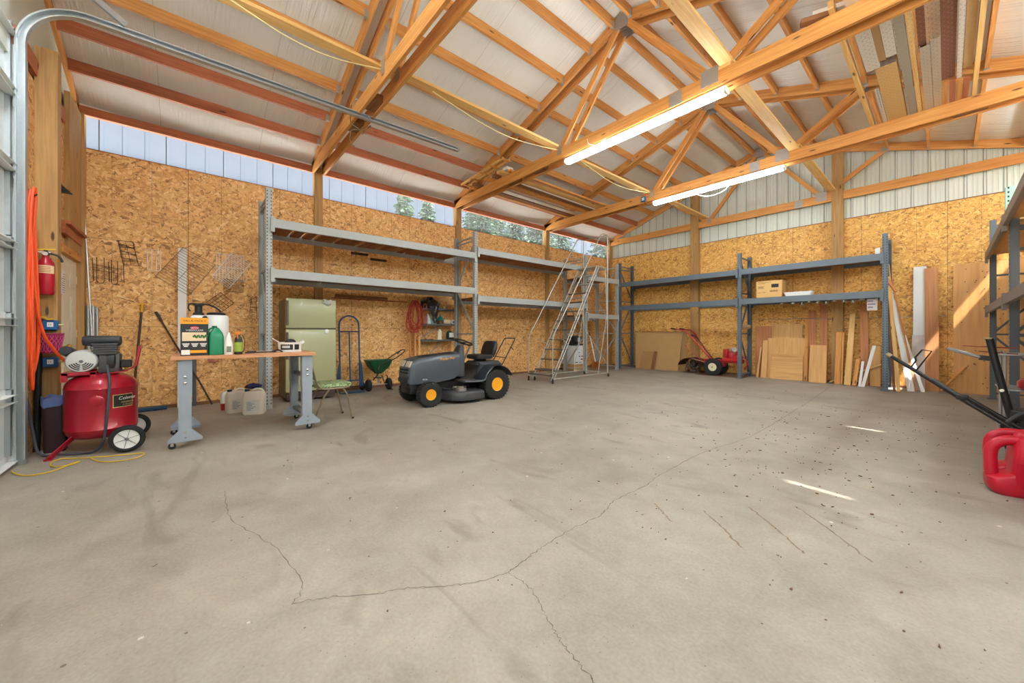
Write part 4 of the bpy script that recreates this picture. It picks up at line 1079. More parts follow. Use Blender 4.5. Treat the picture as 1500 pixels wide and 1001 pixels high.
MB().cyl(c_+V(0, -.012, .283), c_+V(0, -.012, .305), .022, 16).build('cap', M('dark_green_cap', (20, 96, 70), .4), gj)
MB().tube(smooth_path([c_+V(.01, -.05, .20), c_+V(.02, -.062, .24), c_+V(.02, -.055, .27), c_+V(.01, -.03, .285)], 5), .009, n=8).build('handle', M('jug_green', (18, 132, 92)), gj)
sb = thing('spray_bottle', 'small white tapered bottle between the green jug and the dark bottle', 'bottle', (-5.0, .325, TOPZ))
MB().lathe([(0, 0), (.036, 0), (.040, .008), (.040, .10), (.030, .16), (.018, .20), (.014, .215), (.014, .235), (0, .235)], (-5.0, .325, TOPZ), (0, 0, 1), 20).build('bottle', WHITE_P, sb)
MB().box((-4.962, .305, TOPZ+.03), (-4.9585, .345, TOPZ+.09)).build('label', M('grey_green_label', (120, 130, 110), .6, var=.4, scale=60), sb)
db = thing('dark_bottle', 'dark bottle with an orange nozzle and green label at the end of the bottle row', 'bottle', (-5.0, .405, TOPZ))
MB().lathe([(0, 0), (.034, 0), (.037, .008), (.037, .14), (.032, .175), (.018, .195), (.018, .21), (0, .21)], (-5.0, .410, TOPZ), (0, 0, 1), 20).build('bottle', M('black_bottle', (36, 40, 34), .4), db)
MB().lathe([(.0378, .03), (.0378, .13)], (-5.0, .410, TOPZ), (0, 0, 1), 20, cap=False).build('label', M('yellow_green_label', (150, 172, 66), .5, var=.4, scale=50), db)
MB().box((-5.03, .375, TOPZ+.21), (-4.975, .415, TOPZ+.245), .006).bar((-4.99, .40, TOPZ+.238), (-4.99, .445, TOPZ+.238), .016, .014).bar((-4.975, .395, TOPZ+.21), (-4.965, .40, TOPZ+.17), .01, .012).build('nozzle', M('orange_nozzle', (226, 130, 40), .5), db)
MB().tube(smooth_path([(-5.0, .445, TOPZ+.21), (-5.0, .465, TOPZ+.15), (-5.0, .462, TOPZ+.06), (-5.0, .445, TOPZ+.02)], 5), .004, n=6).build('hose', BLACK, db)
ts = thing('tank_sprayer', 'white pump tank sprayer behind the carton and the green jug', 'sprayer', (-5.40, .19, TOPZ))
c_ = V(-5.40, .24, TOPZ)
MB().lathe([(0, 0), (.105, 0), (.112, .01), (.112, .40), (.108, .42), (.085, .43), (0, .43)], c_, (0, 0, 1), 30).build('tank', M('translucent_white_tank', (232, 234, 236), .35, var=.03), ts)
MB().lathe([(.082, .428), (.086, .435), (.086, .452), (.06, .462), (0, .462)], c_, (0, 0, 1), 26).build('lid', BLACK, ts)
c2 = V(-5.40, .085, TOPZ)
MB().lathe([(0, 0), (.07, 0), (.075, .01), (.075, .40), (.05, .425), (0, .425)], c2, (0, 0, 1), 24).build('tank', M('translucent_white_tank', (232, 234, 236)), ts)
MB().lathe([(.05, .42), (.048, .45), (.034, .458), (.034, .53), (.05, .535), (.05, .555), (0, .558)], c2, (0, 0, 1), 20).build('pump_handle', BLACK, ts)
MB().tube(smooth_path([c2+V(0, -.03, .55), c2+V(.01, -.075, .545), c2+V(.02, -.085, .50), c2+V(.01, -.07, .47)], 5), .008, n=8).tube(smooth_path([c2+V(0, .03, .552), c2+V(.0, .10, .54), c2+V(0, .17, .50), c2+V(0, .20, .455)], 6), .009, n=8).build('hose', BLACK, ts)
MB().lathe([(.022, 0), (.022, .02), (0, .02)], c2+V(.077, .05, .395), (1, .3, 0), 12).build('outlet', BLACK, ts)
wr_ = thing('pry_bar', 'flat black bar lying on the workbench in front of the rack post', 'tool', (-5.05, .62, TOPZ))
MB().bar((-5.10, .48, TOPZ+.010), (-5.16, .78, TOPZ+.010), .025, .012).bar((-5.11, .50, TOPZ+.018), (-5.12, .58, TOPZ+.020), .04, .018).build('bar', BLACK, wr_)
MB().tube(smooth_path([(-5.16, .74, TOPZ+.012), (-5.14, .80, TOPZ+.03), (-5.08, .83, TOPZ+.012)], 5), .009, n=8).build('hook', BLACK, wr_)
tu = thing('plastic_tub', 'white tub with dark labels and gloves inside at the far end of the workbench', 'tub', (-5.22, .94, TOPZ))
c_ = V(-5.22, .935, TOPZ)
MB().lathe([(0, 0), (.125, 0), (.13, .012), (.118, .018), (.125, .11), (.13, .115), (.12, .118), (.112, .03), (0, .025)], c_, (0, 0, 1), 32).build('bucket', WHITE_P, tu)
m = MB()
for a0, a1 in ((-60, 5), (12, 40)): m.surf(lambda u, v: c_+V(.1235*math.cos(R(a0+(a1-a0)*u)), .1235*math.sin(R(a0+(a1-a0)*u)), .03+.065*v), 10, 1)
m.build('dark_label', BLACK, tu)
m = MB(); m.surf(lambda u, v: c_+V(.1245*math.cos(R(-50+40*u)), .1245*math.sin(R(-50+40*u)), .05+.028*v), 8, 1); m.build('label_print', M('grey_label', (190, 190, 188), .6), tu)
MB().bar(c_+V(.0, -.09, .10), c_+V(.03, -.19, .165), .03, .006).bar(c_+V(0, .09, .09), c_+V(.0, .15, .125), .05, .03).build('scraper', WHITE_P, tu)
gv = MB(); gv.ball(c_+V(.03, .0, .118), .055, (1, 1.1, .75), 14, 8)
for a_ in (-40, -10, 20, 50): gv.ball(c_+V(.085, .035*math.sin(R(a_*2)), .085+.02*math.cos(R(a_*3))), .022, (1, .8, 1.7), 8, 6)
o = gv.build('work_glove', BLACK); tag(o, 'black work glove hanging over the rim of the white tub', 'glove')
# jugs under the bench and by the rack post
def jug(loc, rz, label, sc=1.):
    t = thing('plastic_jug', label, 'jug', loc, rz)
    m = MB(); m.loft([[V(x*s_*sc, y*s_*sc, z*sc) for x, y in rrect(.26, .17, .035)] for z, s_ in ((0, .93), (.015, 1.), (.255, 1.), (.30, .9), (.318, .62))]); m.build('body', M('off_white_jug', (226, 218, 204), .45, var=.05), t, local=True)
    MB().lathe([(.030*sc, 0), (.030*sc, .03*sc), (0, .03*sc)], (-.085*sc, 0, .315*sc), (0, 0, 1), 16).build('cap', M('navy_cap', (36, 48, 84), .5), t, local=True)
    MB().tube(smooth_path([V(-.04, 0, .31)*sc, V(.02, 0, .345)*sc, V(.09, 0, .33)*sc, V(.115, 0, .26)*sc], 5), .016*sc, n=8).build('handle', M('off_white_jug', (226, 218, 204)), t, local=True)
    MB().box(V(-.08, -.0865, .05)*sc, V(.08, -.085, .20)*sc).build('label', M('pale_label', (214, 210, 206), .6), t, local=True)
    m = MB()
    for k in range(6): m.box(V(-.07, -.0872, .065+.02*k)*sc, V(-.07+.05+.07*((k*7) % 5)/5, -.0866, .072+.02*k)*sc)
    m.build('print', M('grey_print', (120, 124, 140), .7), t, local=True, sharp=0)
    return t
jug((-6.33, .70, 0), R(70), 'off white square jug with a label standing in front beside the rack post')
jug((-6.62, .52, 0), R(100), 'off white jug half hidden behind the labelled jug', .95)
rj = thing('red_jug', 'small white and red container at the back of the floor jugs', 'jug', (-6.95, .44, 0))
m = MB(); m.loft([[V(-6.95+x*s_, .44+y*s_, z) for x, y in rrect(.17, .17, .03)] for z, s_ in ((0, .95), (.10, 1.))]); m.build('base', M('red_jug_base', (170, 40, 40), .5), rj)
m = MB(); m.loft([[V(-6.95+x*s_, .44+y*s_, z) for x, y in rrect(.17, .17, .03)] for z, s_ in ((.10, 1.), (.22, 1.), (.26, .7), (.27, .3))]); m.build('body', WHITE_P, rj)
rg = MB(); rg.ball((-6.40, .86, .34), .08, (1.4, 1.2, .45), 12, 6)
for v in rg.bm.verts: v.co += V(rng.uniform(-.02, .02), rng.uniform(-.02, .02), rng.uniform(-.012, .012))
o = rg.build('navy_rag', M('navy_cloth', (38, 46, 84), .85)); tag(o, 'navy cloth bundled on top of the floor jugs', 'cloth'); o.location = (-6.42, .70, .335)

# ---- chair
ch = thing('chair', 'metal framed chair with a green floral seat beside the workbench', 'chair', (-5.35, 1.4, 0))
TUBE_M = M('bronze_tube', (138, 124, 100), .4, .5)
FLOR = N('green_floral_vinyl'); co = FLOR.n('ShaderNodeTexCoord').outputs['Object']
v_ = FLOR.n('ShaderNodeTexNoise', Vector=co, Scale=16.0, Detail=4.0, Distortion=1.5).outputs[0]
FLO = FLOR.fin(FLOR.ramp(v_, [(.36, lin((60, 92, 58))), (.48, lin((120, 152, 100))), (.58, lin((196, 206, 166))), (.68, lin((98, 132, 84)))]), .45)
X0, X1 = -5.56, -5.14
m = MB(); m.loft([[V((X0+X1)/2+x*s_, 1.43+y*s_, z) for x, y in rrect(.42, .44, .07)] for z, s_ in ((.425, .94), (.44, 1.), (.465, 1.), (.478, .93))]); m.build('seat', FLO, ch)
m = MB(); 
m.surf(lambda u, v: V(X0+.02+(X1-X0-.04)*u, 1.215-.10*v-.015*math.sin(PI*u), .53+.33*v), 10, 8, .03); m.build('backrest', FLO, ch)
for x in (X0-.005, X1+.005):
    MB().tube(smooth_path([(x, 1.115, .86), (x, 1.17, .66), (x, 1.215, .50), (x, 1.27, .43), (x, 1.35, .415), (x, 1.60, .42)], 5), .011, n=8).build('back_frame', TUBE_M, ch)
    MB().tube([(x, 1.36, .415), (x, 1.30, .33), (x, 1.17, .012)], .011, n=8).build('leg', TUBE_M, ch)
    MB().tube([(x, 1.52, .415), (x, 1.57, .34), (x, 1.64, .012)], .011, n=8).build('leg', TUBE_M, ch)
    m = MB()
    for y in (1.165, 1.645): m.cyl((x, y, 0), (x, y, .02), .015, 10)
    m.build('leg_tip', RUBBER, ch)
MB().tube([(X0, 1.60, .418), (X1, 1.60, .418)], .010, n=8).build('crossbar', TUBE_M, ch)

# ---- refrigerator
rf = thing('refrigerator', 'old avocado green refrigerator with a top freezer standing against the left wall', 'refrigerator', (-7.25, 1.55, 0))
FG = M('avocado_enamel', (172, 172, 132), .35, var=.03, scale=3, coat=.2)
FGD = M('dark_fridge_trim', (78, 72, 60), .5)
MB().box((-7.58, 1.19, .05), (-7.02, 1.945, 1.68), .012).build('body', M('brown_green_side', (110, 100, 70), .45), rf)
fz = MB().box((-7.015, 1.185, 1.205), (-6.95, 1.95, 1.695), .018).build('freezer_door', FG, rf)
fd = MB().box((-7.015, 1.185, .16), (-6.95, 1.95, 1.185), .018).build('fridge_door', FG, rf)
MB().box((-7.02, 1.19, 1.18), (-6.965, 1.945, 1.21)).build('door_gasket', FGD, rf)
MB().box((-7.05, 1.20, .03), (-6.97, 1.94, .13), .005).build('kick_plate', M('dark_kick_plate', (70, 52, 46), .6), rf)
for par, z0, z1 in ((fz, 1.25, 1.68), (fd, .70, 1.165)):
    MB().box((-6.955, 1.187, z0), (-6.925, 1.222, z1), .006).build('handle_strip', M('bronze_trim', (98, 90, 76), .4, .4), par)
    MB().box((-6.955, 1.185, z1-.03), (-6.92, 1.224, z1+.006), .004).build('handle_end', M('beige_trim', (206, 200, 176), .4), par)
pl = thing('paper_plate', 'white crumpled plate hanging over the top edge of the refrigerator door', 'paper plate', (-6.94, 1.78, 1.62))
m = MB(); m.surf(lambda u, v: V(-6.945+.03*math.sin(PI*v)*(.4+u), 1.735+.12*u+.02*math.sin(v*5), 1.695-.10*v*(.6+.5*u)+.012*math.sin(u*7)), 8, 8, .004); m.build('plate', TRIM_W, pl)
MB().bar((-6.944, 1.76, 1.618), (-6.944, 1.86, 1.61), .008, .012).build('magnet_bar', DGREY, pl)
mg = MB().ball((-6.945, 1.795, 1.148), .036, (.5, 1.1, 1.15), 14, 8).build('magnet_clip', TRIM_W); tag(mg, 'white rounded clip on the gap between the refrigerator doors', 'clip')

# ---- hand truck
ht = thing('hand_truck', 'tall blue hand truck standing upright between the refrigerator and the spreader', 'hand truck', (-7.32, 2.33, 0))
HB = M('hand_truck_blue', (42, 78, 112), .45, .2)
y0, y1, xx = 2.14, 2.50, -7.42
arcp = arc((xx-.03, (y0+y1)/2, 1.27), (y1-y0)/2, PI, 0, 12, (0, 1, 0), (0, 0, 1))
MB().tube([(xx+.05, y0, .08)]+arcp+[(xx+.05, y1, .08)], .016, n=10).build('frame_tube', HB, ht)
MB().tube([(xx+.05, (y0+y1)/2, .10), (xx-.02, (y0+y1)/2, 1.14)], .014, n=8).build('centre_rail', HB, ht)
MB().bar((xx-.02, y0, 1.15), (xx-.02, y1, 1.15), .02, .025).build('crossbar', M('dark_blue_bar', (26, 40, 56), .5), ht)
MB().bar((xx+.045, y0, .22), (xx+.045, y1, .22), .02, .025).build('crossbar', HB, ht)
MB().box((xx+.04, y0-.03, .012), (xx+.24, y1+.03, .026)).build('toe_plate', HB, ht)
for y, q in ((y0, -1), (y1, 1)):
    m = MB(); m.prism([(0, .10), (0, .62), (.035, .50), (.06, .25), (.06, .10)], (xx+.03, y, 0), (0, q, 0), (0, 0, 1), (.03, 0, 0)); m.build('wheel_guard', HB, ht)
    wo = MB().lathe([(.05, -.02), (.075, -.025), (.09, -.012), (.09, .012), (.075, .025), (.05, .02)], (xx-.05, y+q*.075, .09), (0, 1, 0), 22).build('wheel', RUBBER, ht)
    MB().lathe([(0, -.018), (.05, -.018), (.05, .018), (0, .018)], (xx-.05, y+q*.075, .09), (0, 1, 0), 18).build('rim', HB, wo)
MB().cyl((xx-.05, y0-.07, .09), (xx-.05, y1+.07, .09), .010, 8).build('axle', BLK_MET, ht)
m = MB()
for y in (2.22, 2.42): m.tube(smooth_path([(xx+.05, y, .24), (xx+.10, y+.03, .20), (xx+.09, y-.03, .10), (xx+.05, y, .06)], 4), .006, n=6)
m.build('strap', M('rusty_strap', (120, 70, 50), .7), ht)

# ---- broadcast spreader
bs = thing('broadcast_spreader', 'green hopper lawn spreader on two black wheels by the left wall', 'spreader', (-7.3, 2.80, 0))
GH = M('hopper_green', (28, 84, 50), .45)
c_ = V(-7.28, 2.82, 0)
m = MB(); m.loft([[c_+V(x*s_, y*s_*1.02, z) for x, y in rrect(.36, .46, .07)] for z, s_ in ((.33, .25), (.46, .78), (.585, 1.), (.60, 1.06), (.60, 1.0), (.58, .95), (.46, .72), (.35, .2))]); m.build('hopper', GH, bs)
MB().lathe([(0, 0), (.10, .005), (.10, .012), (0, .02)], c_+V(0, 0, .24), (0, 0, 1), 20).build('spinner', DGREY, bs)
MB().cyl(c_+V(0, 0, .15), c_+V(0, 0, .34), .018, 10).build('gear_shaft', PLATE, bs)
for q in (-1, 1):
    wo = MB().lathe([(.05, -.03), (.10, -.035), (.115, -.02), (.115, .02), (.10, .035), (.05, .03)], c_+V(.02, q*.20, .115), (0, 1, 0), 26).build('wheel', RUBBER, bs)
    MB().lathe([(0, -.02), (.055, -.025), (.055, .025), (0, .02)], c_+V(.02, q*.20, .115), (0, 1, 0), 18).build('rim', DGREY, wo)
MB().cyl(c_+V(.02, -.2, .115), c_+V(.02, .2, .115), .010, 8).build('axle', PLATE, bs)
MB().tube(smooth_path([c_+V(-.06, -.08, .20), c_+V(.16, -.07, .34), c_+V(.16, -.03, .50), c_+V(.20, .25, .62), c_+V(.18, .44, .74), c_+V(.10, .50, .78)], 4)+smooth_path([c_+V(0, .50, .78), c_+V(-.10, .46, .74), c_+V(-.14, .25, .60), c_+V(-.14, -.03, .44)], 4), .011, n=8).build('handle', BLACK, bs)
MB().tube(smooth_path([c_+V(.12, .12, .30), c_+V(.14, .20, .04), c_+V(.12, .24, .012), c_+V(-.08, .24, .012), c_+V(-.10, .20, .04), c_+V(-.08, .10, .28)], 5), .010, n=8).build('stand', BLACK, bs)
MB().bar(c_+V(.05, .36, .70), c_+V(.06, .44, .78), .03, .02).build('control_lever', BLACK, bs)
# ------------------------------------------------------------------ pole shelf with garden bits behind the mower
_before = set(COL.objects)
su = thing('pole_shelf', 'open shelf unit with wooden poles and grey metal shelves behind the mower', 'shelf', (-7.35, 4.2, 0))
SHM = M('dark_grey_shelf', (86, 90, 94), .5, .2)
for x in (-7.18, -7.36):
    for y in (3.75, 4.66): MB().cyl((x, y, 0), (x, y, 1.77 if y > 4 else 1.80), .027, 12).build('pole', wood('bright_pole', (244, 190, 116), (224, 158, 84), knots=False), su)
SZ = (.30, .96, 1.31, 1.65)
for z in SZ:
    m = MB().box((-7.38, 3.77, z-.025), (-7.16, 4.64, z)); m.box((-7.165, 3.77, z), (-7.16, 4.64, z+.012)); m.build('shelf', SHM, su)
for z0, z1 in ((.3, .96), (.96, 1.31)): MB().bar((-7.37, 3.80, z0), (-7.37, 4.4, z1), .02, .02).build('brace', PLATE, su)
bb = MB()
bb.ball((-7.255, 4.02, 1.755), .17, (.95, 1.35, .62), 22, 12)
for (y, z, s_) in ((3.90, 1.74, .10), (4.12, 1.73, .11), (4.05, 1.82, .09)): bb.ball((-7.24, y, z), s_, (1, 1.2, .9), 12, 8)
bb.loft([[V(-7.145+.022*math.sin(a_), 4.10+w_*math.cos(a_), z) for a_ in [2*PI*i/10 for i in range(10)]] for z, w_ in ((1.76, .12), (1.60, .085), (1.50, .07), (1.40, .045), (1.33, .02))])
for v in bb.bm.verts:
    if v.co.z > 1.655 or v.co.x > -7.16: v.co += V(rng.uniform(0, .02), rng.uniform(-.03, .03), rng.uniform(0, .03))
o = bb.build('plastic_bag', M('black_bag', (26, 27, 30), .28, var=.2), sharp=0)
for f in o.data.polygons: f.use_smooth = False
tag(o, 'crumpled black plastic bag hanging over the top of the pole shelf', 'bag')
ye = MB().ball((-7.22, 4.38, 1.688), .035, (1, 1, 1), 14, 8); tag(ye.build('yellow_ball', M('pale_yellow', (226, 206, 120), .5)), 'pale yellow ball on the top shelf', 'ball')
hg = MB().box((-7.32, 4.18, 1.652), (-7.20, 4.31, 1.70), .01); tag(hg.build('grey_case', SHM), 'small dark grey case beside the black bag on the top shelf', 'case')
fn = thing('plastic_funnel', 'pale blue and white pointed funnel pair on the middle shelf', 'funnel', (-7.26, 4.02, 1.31))
MB().lathe([(.085, 0), (.085, .06), (.02, .21), (0, .23)], (-7.25, 4.0, 1.312), (0, 0, 1), 18).build('cone', M('pale_blue_plastic', (196, 214, 222), .4), fn)
MB().lathe([(.07, 0), (.07, .09), (0, .13)], (-7.25, 4.13, 1.312), (0, 0, 1), 18).build('cup', M('pale_aqua_plastic', (170, 206, 206), .4), fn)
bf = thing('bird_feeder', 'teal roofed bird feeder with a brown base on the middle shelf', 'bird feeder', (-7.26, 4.31, 1.31))
MB().lathe([(.06, 0), (.07, .02), (.07, .03), (.05, .035), (.05, .10), (0, .10)], (-7.26, 4.31, 1.312), (0, 0, 1), 16).build('base', M('brown_wood_dark', (110, 76, 52), .6), bf)
MB().lathe([(.085, .095), (.075, .115), (.03, .18), (.012, .20), (.008, .235), (0, .235)], (-7.26, 4.31, 1.312), (0, 0, 1), 18).build('roof', M('teal_paint', (34, 122, 122), .45), bf)
vs_ = thing('rope_bundle', 'cream coloured bundle of wrapped twine on the middle shelf', 'twine', (-7.24, 4.47, 1.31))
m = MB().lathe([(0, -.085), (.05, -.08), (.06, -.05), (.06, .05), (.05, .08), (0, .085)], (-7.24, 4.465, 1.373), (.2, 1, 0), 18); m.build('bundle', M('cream_twine', (222, 204, 166), .8, var=.2, scale=40), vs_)
ro = thing('tape_roll', 'white roll with a dark core at the end of the middle shelf', 'roll', (-7.2, 4.58, 1.31))
MB().lathe([(.022, -.03), (.055, -.03), (.055, .03), (.022, .03), (.022, -.03)], (-7.19, 4.595, 1.367), (1, .1, 0), 22, cap=False).build('roll', M('pale_blue_white', (214, 222, 226), .5), ro)
MB().lathe([(.021, -.028), (.021, .028)], (-7.19, 4.595, 1.367), (1, .1, 0), 16).build('core', DGREY, ro)
wb_ = MB().prism([(-.045, 0), (.045, 0), (.045, .20), (0, .25), (-.035, .20)], (-7.22, 4.28, .962), (0, 1, 0), (0, 0, 1), (-.06, 0, 0)); tag(wb_.build('white_block', M('cream_block', (236, 224, 196), .6)), 'tall cream pointed block standing on the third shelf', 'block')
le = thing('round_appliance', 'dark green and white round appliance at the right end of the third shelf', 'appliance', (-7.22, 4.55, .96))
MB().lathe([(.06, 0), (.075, .02), (.075, .14), (.05, .20), (0, .215)], (-7.26, 4.55, .962), (0, 0, 1), 20).build('housing', M('dark_green_enamel', (40, 66, 56), .4), le)
MB().box((-7.19, 4.50, 1.02), (-7.165, 4.62, 1.125), .006).build('white_face', WHITE_P, le)
MB().box((-7.20, 4.49, .965), (-7.165, 4.62, 1.015), .006).build('black_foot', BLACK, le)
bt = MB().bar((-7.24, 3.82, .972), (-7.22, 4.10, .972), .05, .02); tag(bt.build('dark_tool', BLACK), 'flat dark hand tool lying on the left of the third shelf', 'tool')
EXR = M('red_extension_cord', (168, 40, 30), .55, var=.15)
rc = thing('extension_cord', 'bundle of red extension cord hanging from the left pole of the shelf', 'extension cord', (-7.16, 3.65, 1.2))
for k, (oy, s) in enumerate(((-.12, 21), (-.07, 22), (-.02, 23))):
    L_ = hang_loops((-7.14+.012*k, 3.68+oy*.8, 1.77), .30, (.50, .58, .64), .05, (0, 1, 0), s)
    for i, p in enumerate(L_): p.x += .012*(i % 4)
    MB().tube(smooth_path(L_, 5), .0075, n=6).build('coil', EXR, rc)
MB().tube(smooth_path([(-7.12, 3.72, 1.25), (-7.10, 3.70, 1.15), (-7.11, 3.74, 1.08), (-7.12, 3.66, 1.02), (-7.12, 3.70, .82)], 5), .008, n=6).build('tail', EXR, rc)
rc2 = cord('extension_cord', 'thinner loop of red cord hung on the inside of the left shelf pole', hang_loops((-7.12, 3.86, 1.72), .16, (.42, .66), .02, (0, 1, 0), 31), .006, M('pale_red_cord', (186, 84, 66), .6), 'extension cord', n=6)
MB_st = MB().cyl((-7.30, 3.60, 0), (-7.30, 3.60, 1.4), .02, 10); tag(MB_st.build('wood_pole', PINE), 'loose wooden pole standing left of the pole shelf', 'pole')

for o_ in COL.objects:
    if o_ not in _before and o_.parent is None: o_.location.x -= .225

# ------------------------------------------------------------------ riding mower (local: x forward, y to its left, z up)
rm = thing('riding_mower', 'dark grey riding lawn mower with yellow wheel rims in the middle of the room', 'riding mower', (-5.47, 3.40, 0), R(-93))
MG = M('mower_grey', (76, 82, 92), .35, .15, .08, 4, coat=.2)
MGD = M('mower_dark_grey', (52, 55, 60), .45, .1, .15)
YEL = M('rim_yellow', (240, 164, 28), .4)
def wheel(t, c, r, w_, rr_, side, rim, tread=30):
    m = MB().lathe([(rr_, -w_/2*.8), (r*.80, -w_/2), (r*.95, -w_/2*.86), (r*.99, -w_/2*.45), (r*.99, w_/2*.45), (r*.95, w_/2*.86), (r*.80, w_/2), (rr_, w_/2*.8)], c, (0, 1, 0), 40, cap=False)
    c = Vector(c)
    for k in range(tread):
        a_ = 2*PI*k/tread
        for q in (-1, 1):
            aa = a_+(PI/tread if q > 0 else 0)
            d_ = V(math.cos(aa), 0, math.sin(aa)); tt_ = V(-math.sin(aa), 0, math.cos(aa))
            m.obox(c+d_*r*.992+V(0, q*w_*.24, 0), w_*.36, r*.045, r*.10, ((V(0, 1, 0)+tt_*.35*q).normalized(), d_, (tt_-V(0, .35*q, 0)).normalized()))
    wo = m.build('wheel', RUBBER, t, local=True)
    s = side
    MB().lathe([(rr_, w_/2*.80), (rr_*.96, w_/2*.86), (rr_*.86, w_/2*.78), (rr_*.78, -w_/2*.10), (rr_*.46, -w_/2*.05), (rr_*.38, w_/2*.45), (rr_*.2, w_/2*.60), (0, w_/2*.60)], c, (0, s, 0), 30).build('rim', rim, wo, local=True)
    MB().lathe([(rr_*.14, w_/2*.6), (rr_*.14, w_/2*.75), (0, w_/2*.8)], c, (0, s, 0), 12).build('hub_cap', BLK_MET, wo, local=True)
    m = MB()
    for k in range(5):
        a_ = 2*PI*k/5; m.lathe([(rr_*.05, 0), (rr_*.05, .006), (0, .008)], c+V(math.cos(a_)*rr_*.62, -s*w_/2*.06, math.sin(a_)*rr_*.62), (0, s, 0), 6)
    m.build('lug', BLK_MET, wo, local=True)
DARKRIM = M('shadowed_red_rim', (120, 40, 30), .5)
for s in (1, -1):
    wheel(rm, (-.60, s*.36, .255), .255, .22, .115, s, YEL)
    wheel(rm, (.60, s*.345, .19), .19, .16, .085, s, YEL if s > 0 else YEL, 26)
def hood_ring(x, w_, z0, z1, top):
    return [V(x, y, z) for y, z in ((-w_/2, z0), (-w_/2, z0+.06), (-w_/2*.99, z1-.07), (-w_/2*.93, z1-.025), (-w_/2*.78, z1), (-w_/2*.4, z1+top*.8), (0, z1+top), (w_/2*.4, z1+top*.8), (w_/2*.78, z1), (w_/2*.93, z1-.025), (w_/2*.99, z1-.07), (w_/2, z0+.06), (w_/2, z0))]
m = MB(); m.loft([hood_ring(x, w_, z0, z1, tp) for x, w_, z0, z1, tp in ((-.02, .36, .44, .79, .025), (.10, .40, .38, .785, .02), (.40, .44, .345, .765, .012), (.70, .46, .34, .735, .008), (.80, .455, .34, .705, .005), (.855, .43, .345, .60, .003), (.87, .40, .36, .47, .0), (.845, .38, .34, .36, 0))]); hood = m.build('hood', MG, rm, local=True, sharp=50)
MB().surf(lambda u, v: V(.06+.62*u, -.16+.32*v, .789-.052*u+.014*math.sin(PI*v)+.006), 10, 6, .006).build('hood_vent', M('worn_dark_plastic', (66, 66, 66), .7, var=.3, scale=20), hood, local=True)
m = MB()
for z in (.545, .50): m.loft([[V(.868-(z-.50)*.12, y, z), V(.875-(z-.50)*.12, y, z+.0), V(.868-(z-.5)*.14, y, z+.022), V(.85-(z-.5)*.14, y, z+.022)] for y in (-.16, .16)], smooth=False)
m.build('grille_slots', HOLE, hood, local=True)
m = MB()
for z in (.578, .533, .487): m.bar((.874-(z-.5)*.13, -.18, z), (.874-(z-.5)*.13, .18, z), .012, .018, bev=.004)
m.build('grille_bars', MG, hood, local=True)
m = MB()
for s in (-1, 1): m.loft([[V(x, y, z) for x, z in ((.865, .605), (.825, .69), (.80, .69), (.82, .60))] for y in (s*.04, s*.19)], smooth=False)
m.build('headlight', M('dusty_headlight', (206, 198, 178), .3, .2), hood, local=True)
MB().box((.83, -.20, .36), (.885, .20, .42), .01).build('bumper', MGD, rm, local=True)
MB().box((.60, -.30, .165), (.66, .30, .215), .01).box((.40, -.18, .19), (.84, .18, .345), .01).build('front_axle', BLK_MET, rm, local=True)
MB().tube([(.70, .28, .20), (.72, .05, .235), (.70, -.28, .20)], .010, n=8).build('tie_rod', PLATE, rm, local=True)
m = MB(); m.loft([[V(x, y, z) for x, y in rrect(a_, b_, .04, cx=cx_)] for z, a_, b_, cx_ in ((.40, .16, .36, -.06), (.70, .15, .30, -.07), (.80, .13, .22, -.10), (.92, .09, .12, -.14))]); m.build('dashboard', MGD, rm, local=True)
sw = MB().tube([V(-.20, 0, .965)+V(math.cos(a_)*.155*.90, math.sin(a_)*.175, math.cos(a_)*.155*.35) for a_ in [2*PI*i/28 for i in range(28)]], .014, closed=True, n=8)
so = sw.build('steering_wheel', BLACK, rm, local=True)
m = MB(); m.ball((-.19, 0, .95), .045, (1, 1, .5), 14, 8)
for a_ in (90, 210, 330): m.bar((-.19, 0, .955), V(-.20, 0, .965)+V(math.cos(R(a_))*.14, math.sin(R(a_))*.17, math.cos(R(a_))*.055), .03, .012)
m.build('steering_spokes', BLACK, so, local=True)
# running boards, fenders, seat pan
m = MB(); m.loft([[V(x, y, z) for x, z in ((.02, .33), (.02, .355), (-.36, .345), (-.36, .32))] for y in (-.42, .42)], smooth=False); m.build('foot_rest', M('dusty_foot_deck', (74, 70, 66), .8, var=.3, scale=14), rm, local=True)
for s in (1, -1):
    def fen(u, v, s=s):
        a_ = R(205)-R(200)*u
        r_ = .30+.025*math.sin(PI*u)
        return V(-.60+r_*math.cos(a_)*-1.05 if False else -.60-r_*math.cos(a_)*1.08*-1*-1, s*(.16+.33*v), .27+r_*math.sin(a_)*1.02-.02*(v > .9))
    m = MB(); m.surf(lambda u, v, s=s: V(-.60+.315*math.cos(R(8)+R(150)*u)*1.0, s*(.14+.35*v), .275+.315*math.sin(R(8)+R(150)*u)-.012*v*v), 18, 5, .012); m.build('fender', MG, rm, local=True)
    m = MB(); m.tube(smooth_path([(.02, s*.42, .345), (-.22, s*.45, .335), (-.33, s*.47, .36), (-.37, s*.48, .45), (-.47, s*.485, .55)], 5), .016, n=8); m.build('fender_edge', MG, rm, local=True)
m = MB(); m.loft([[V(x, y*s_, z) for x, y in rrect(a_, .50, .06, cx=cx_)] for z, a_, s_, cx_ in ((.30, .5, .9, -.60), (.58, .52, 1., -.60), (.63, .44, .8, -.60))]); m.build('rear_body', MGD, rm, local=True)
m = MB(); m.loft([[V(x, y, z) for x, z in ((-.02, .36), (-.30, .45), (-.40, .58), (-.36, .34))] for y in (-.17, .17)], smooth=False); m.build('tunnel_cover', M('dusty_black_cover', (52, 46, 42), .7, var=.4, scale=12), rm, local=True)
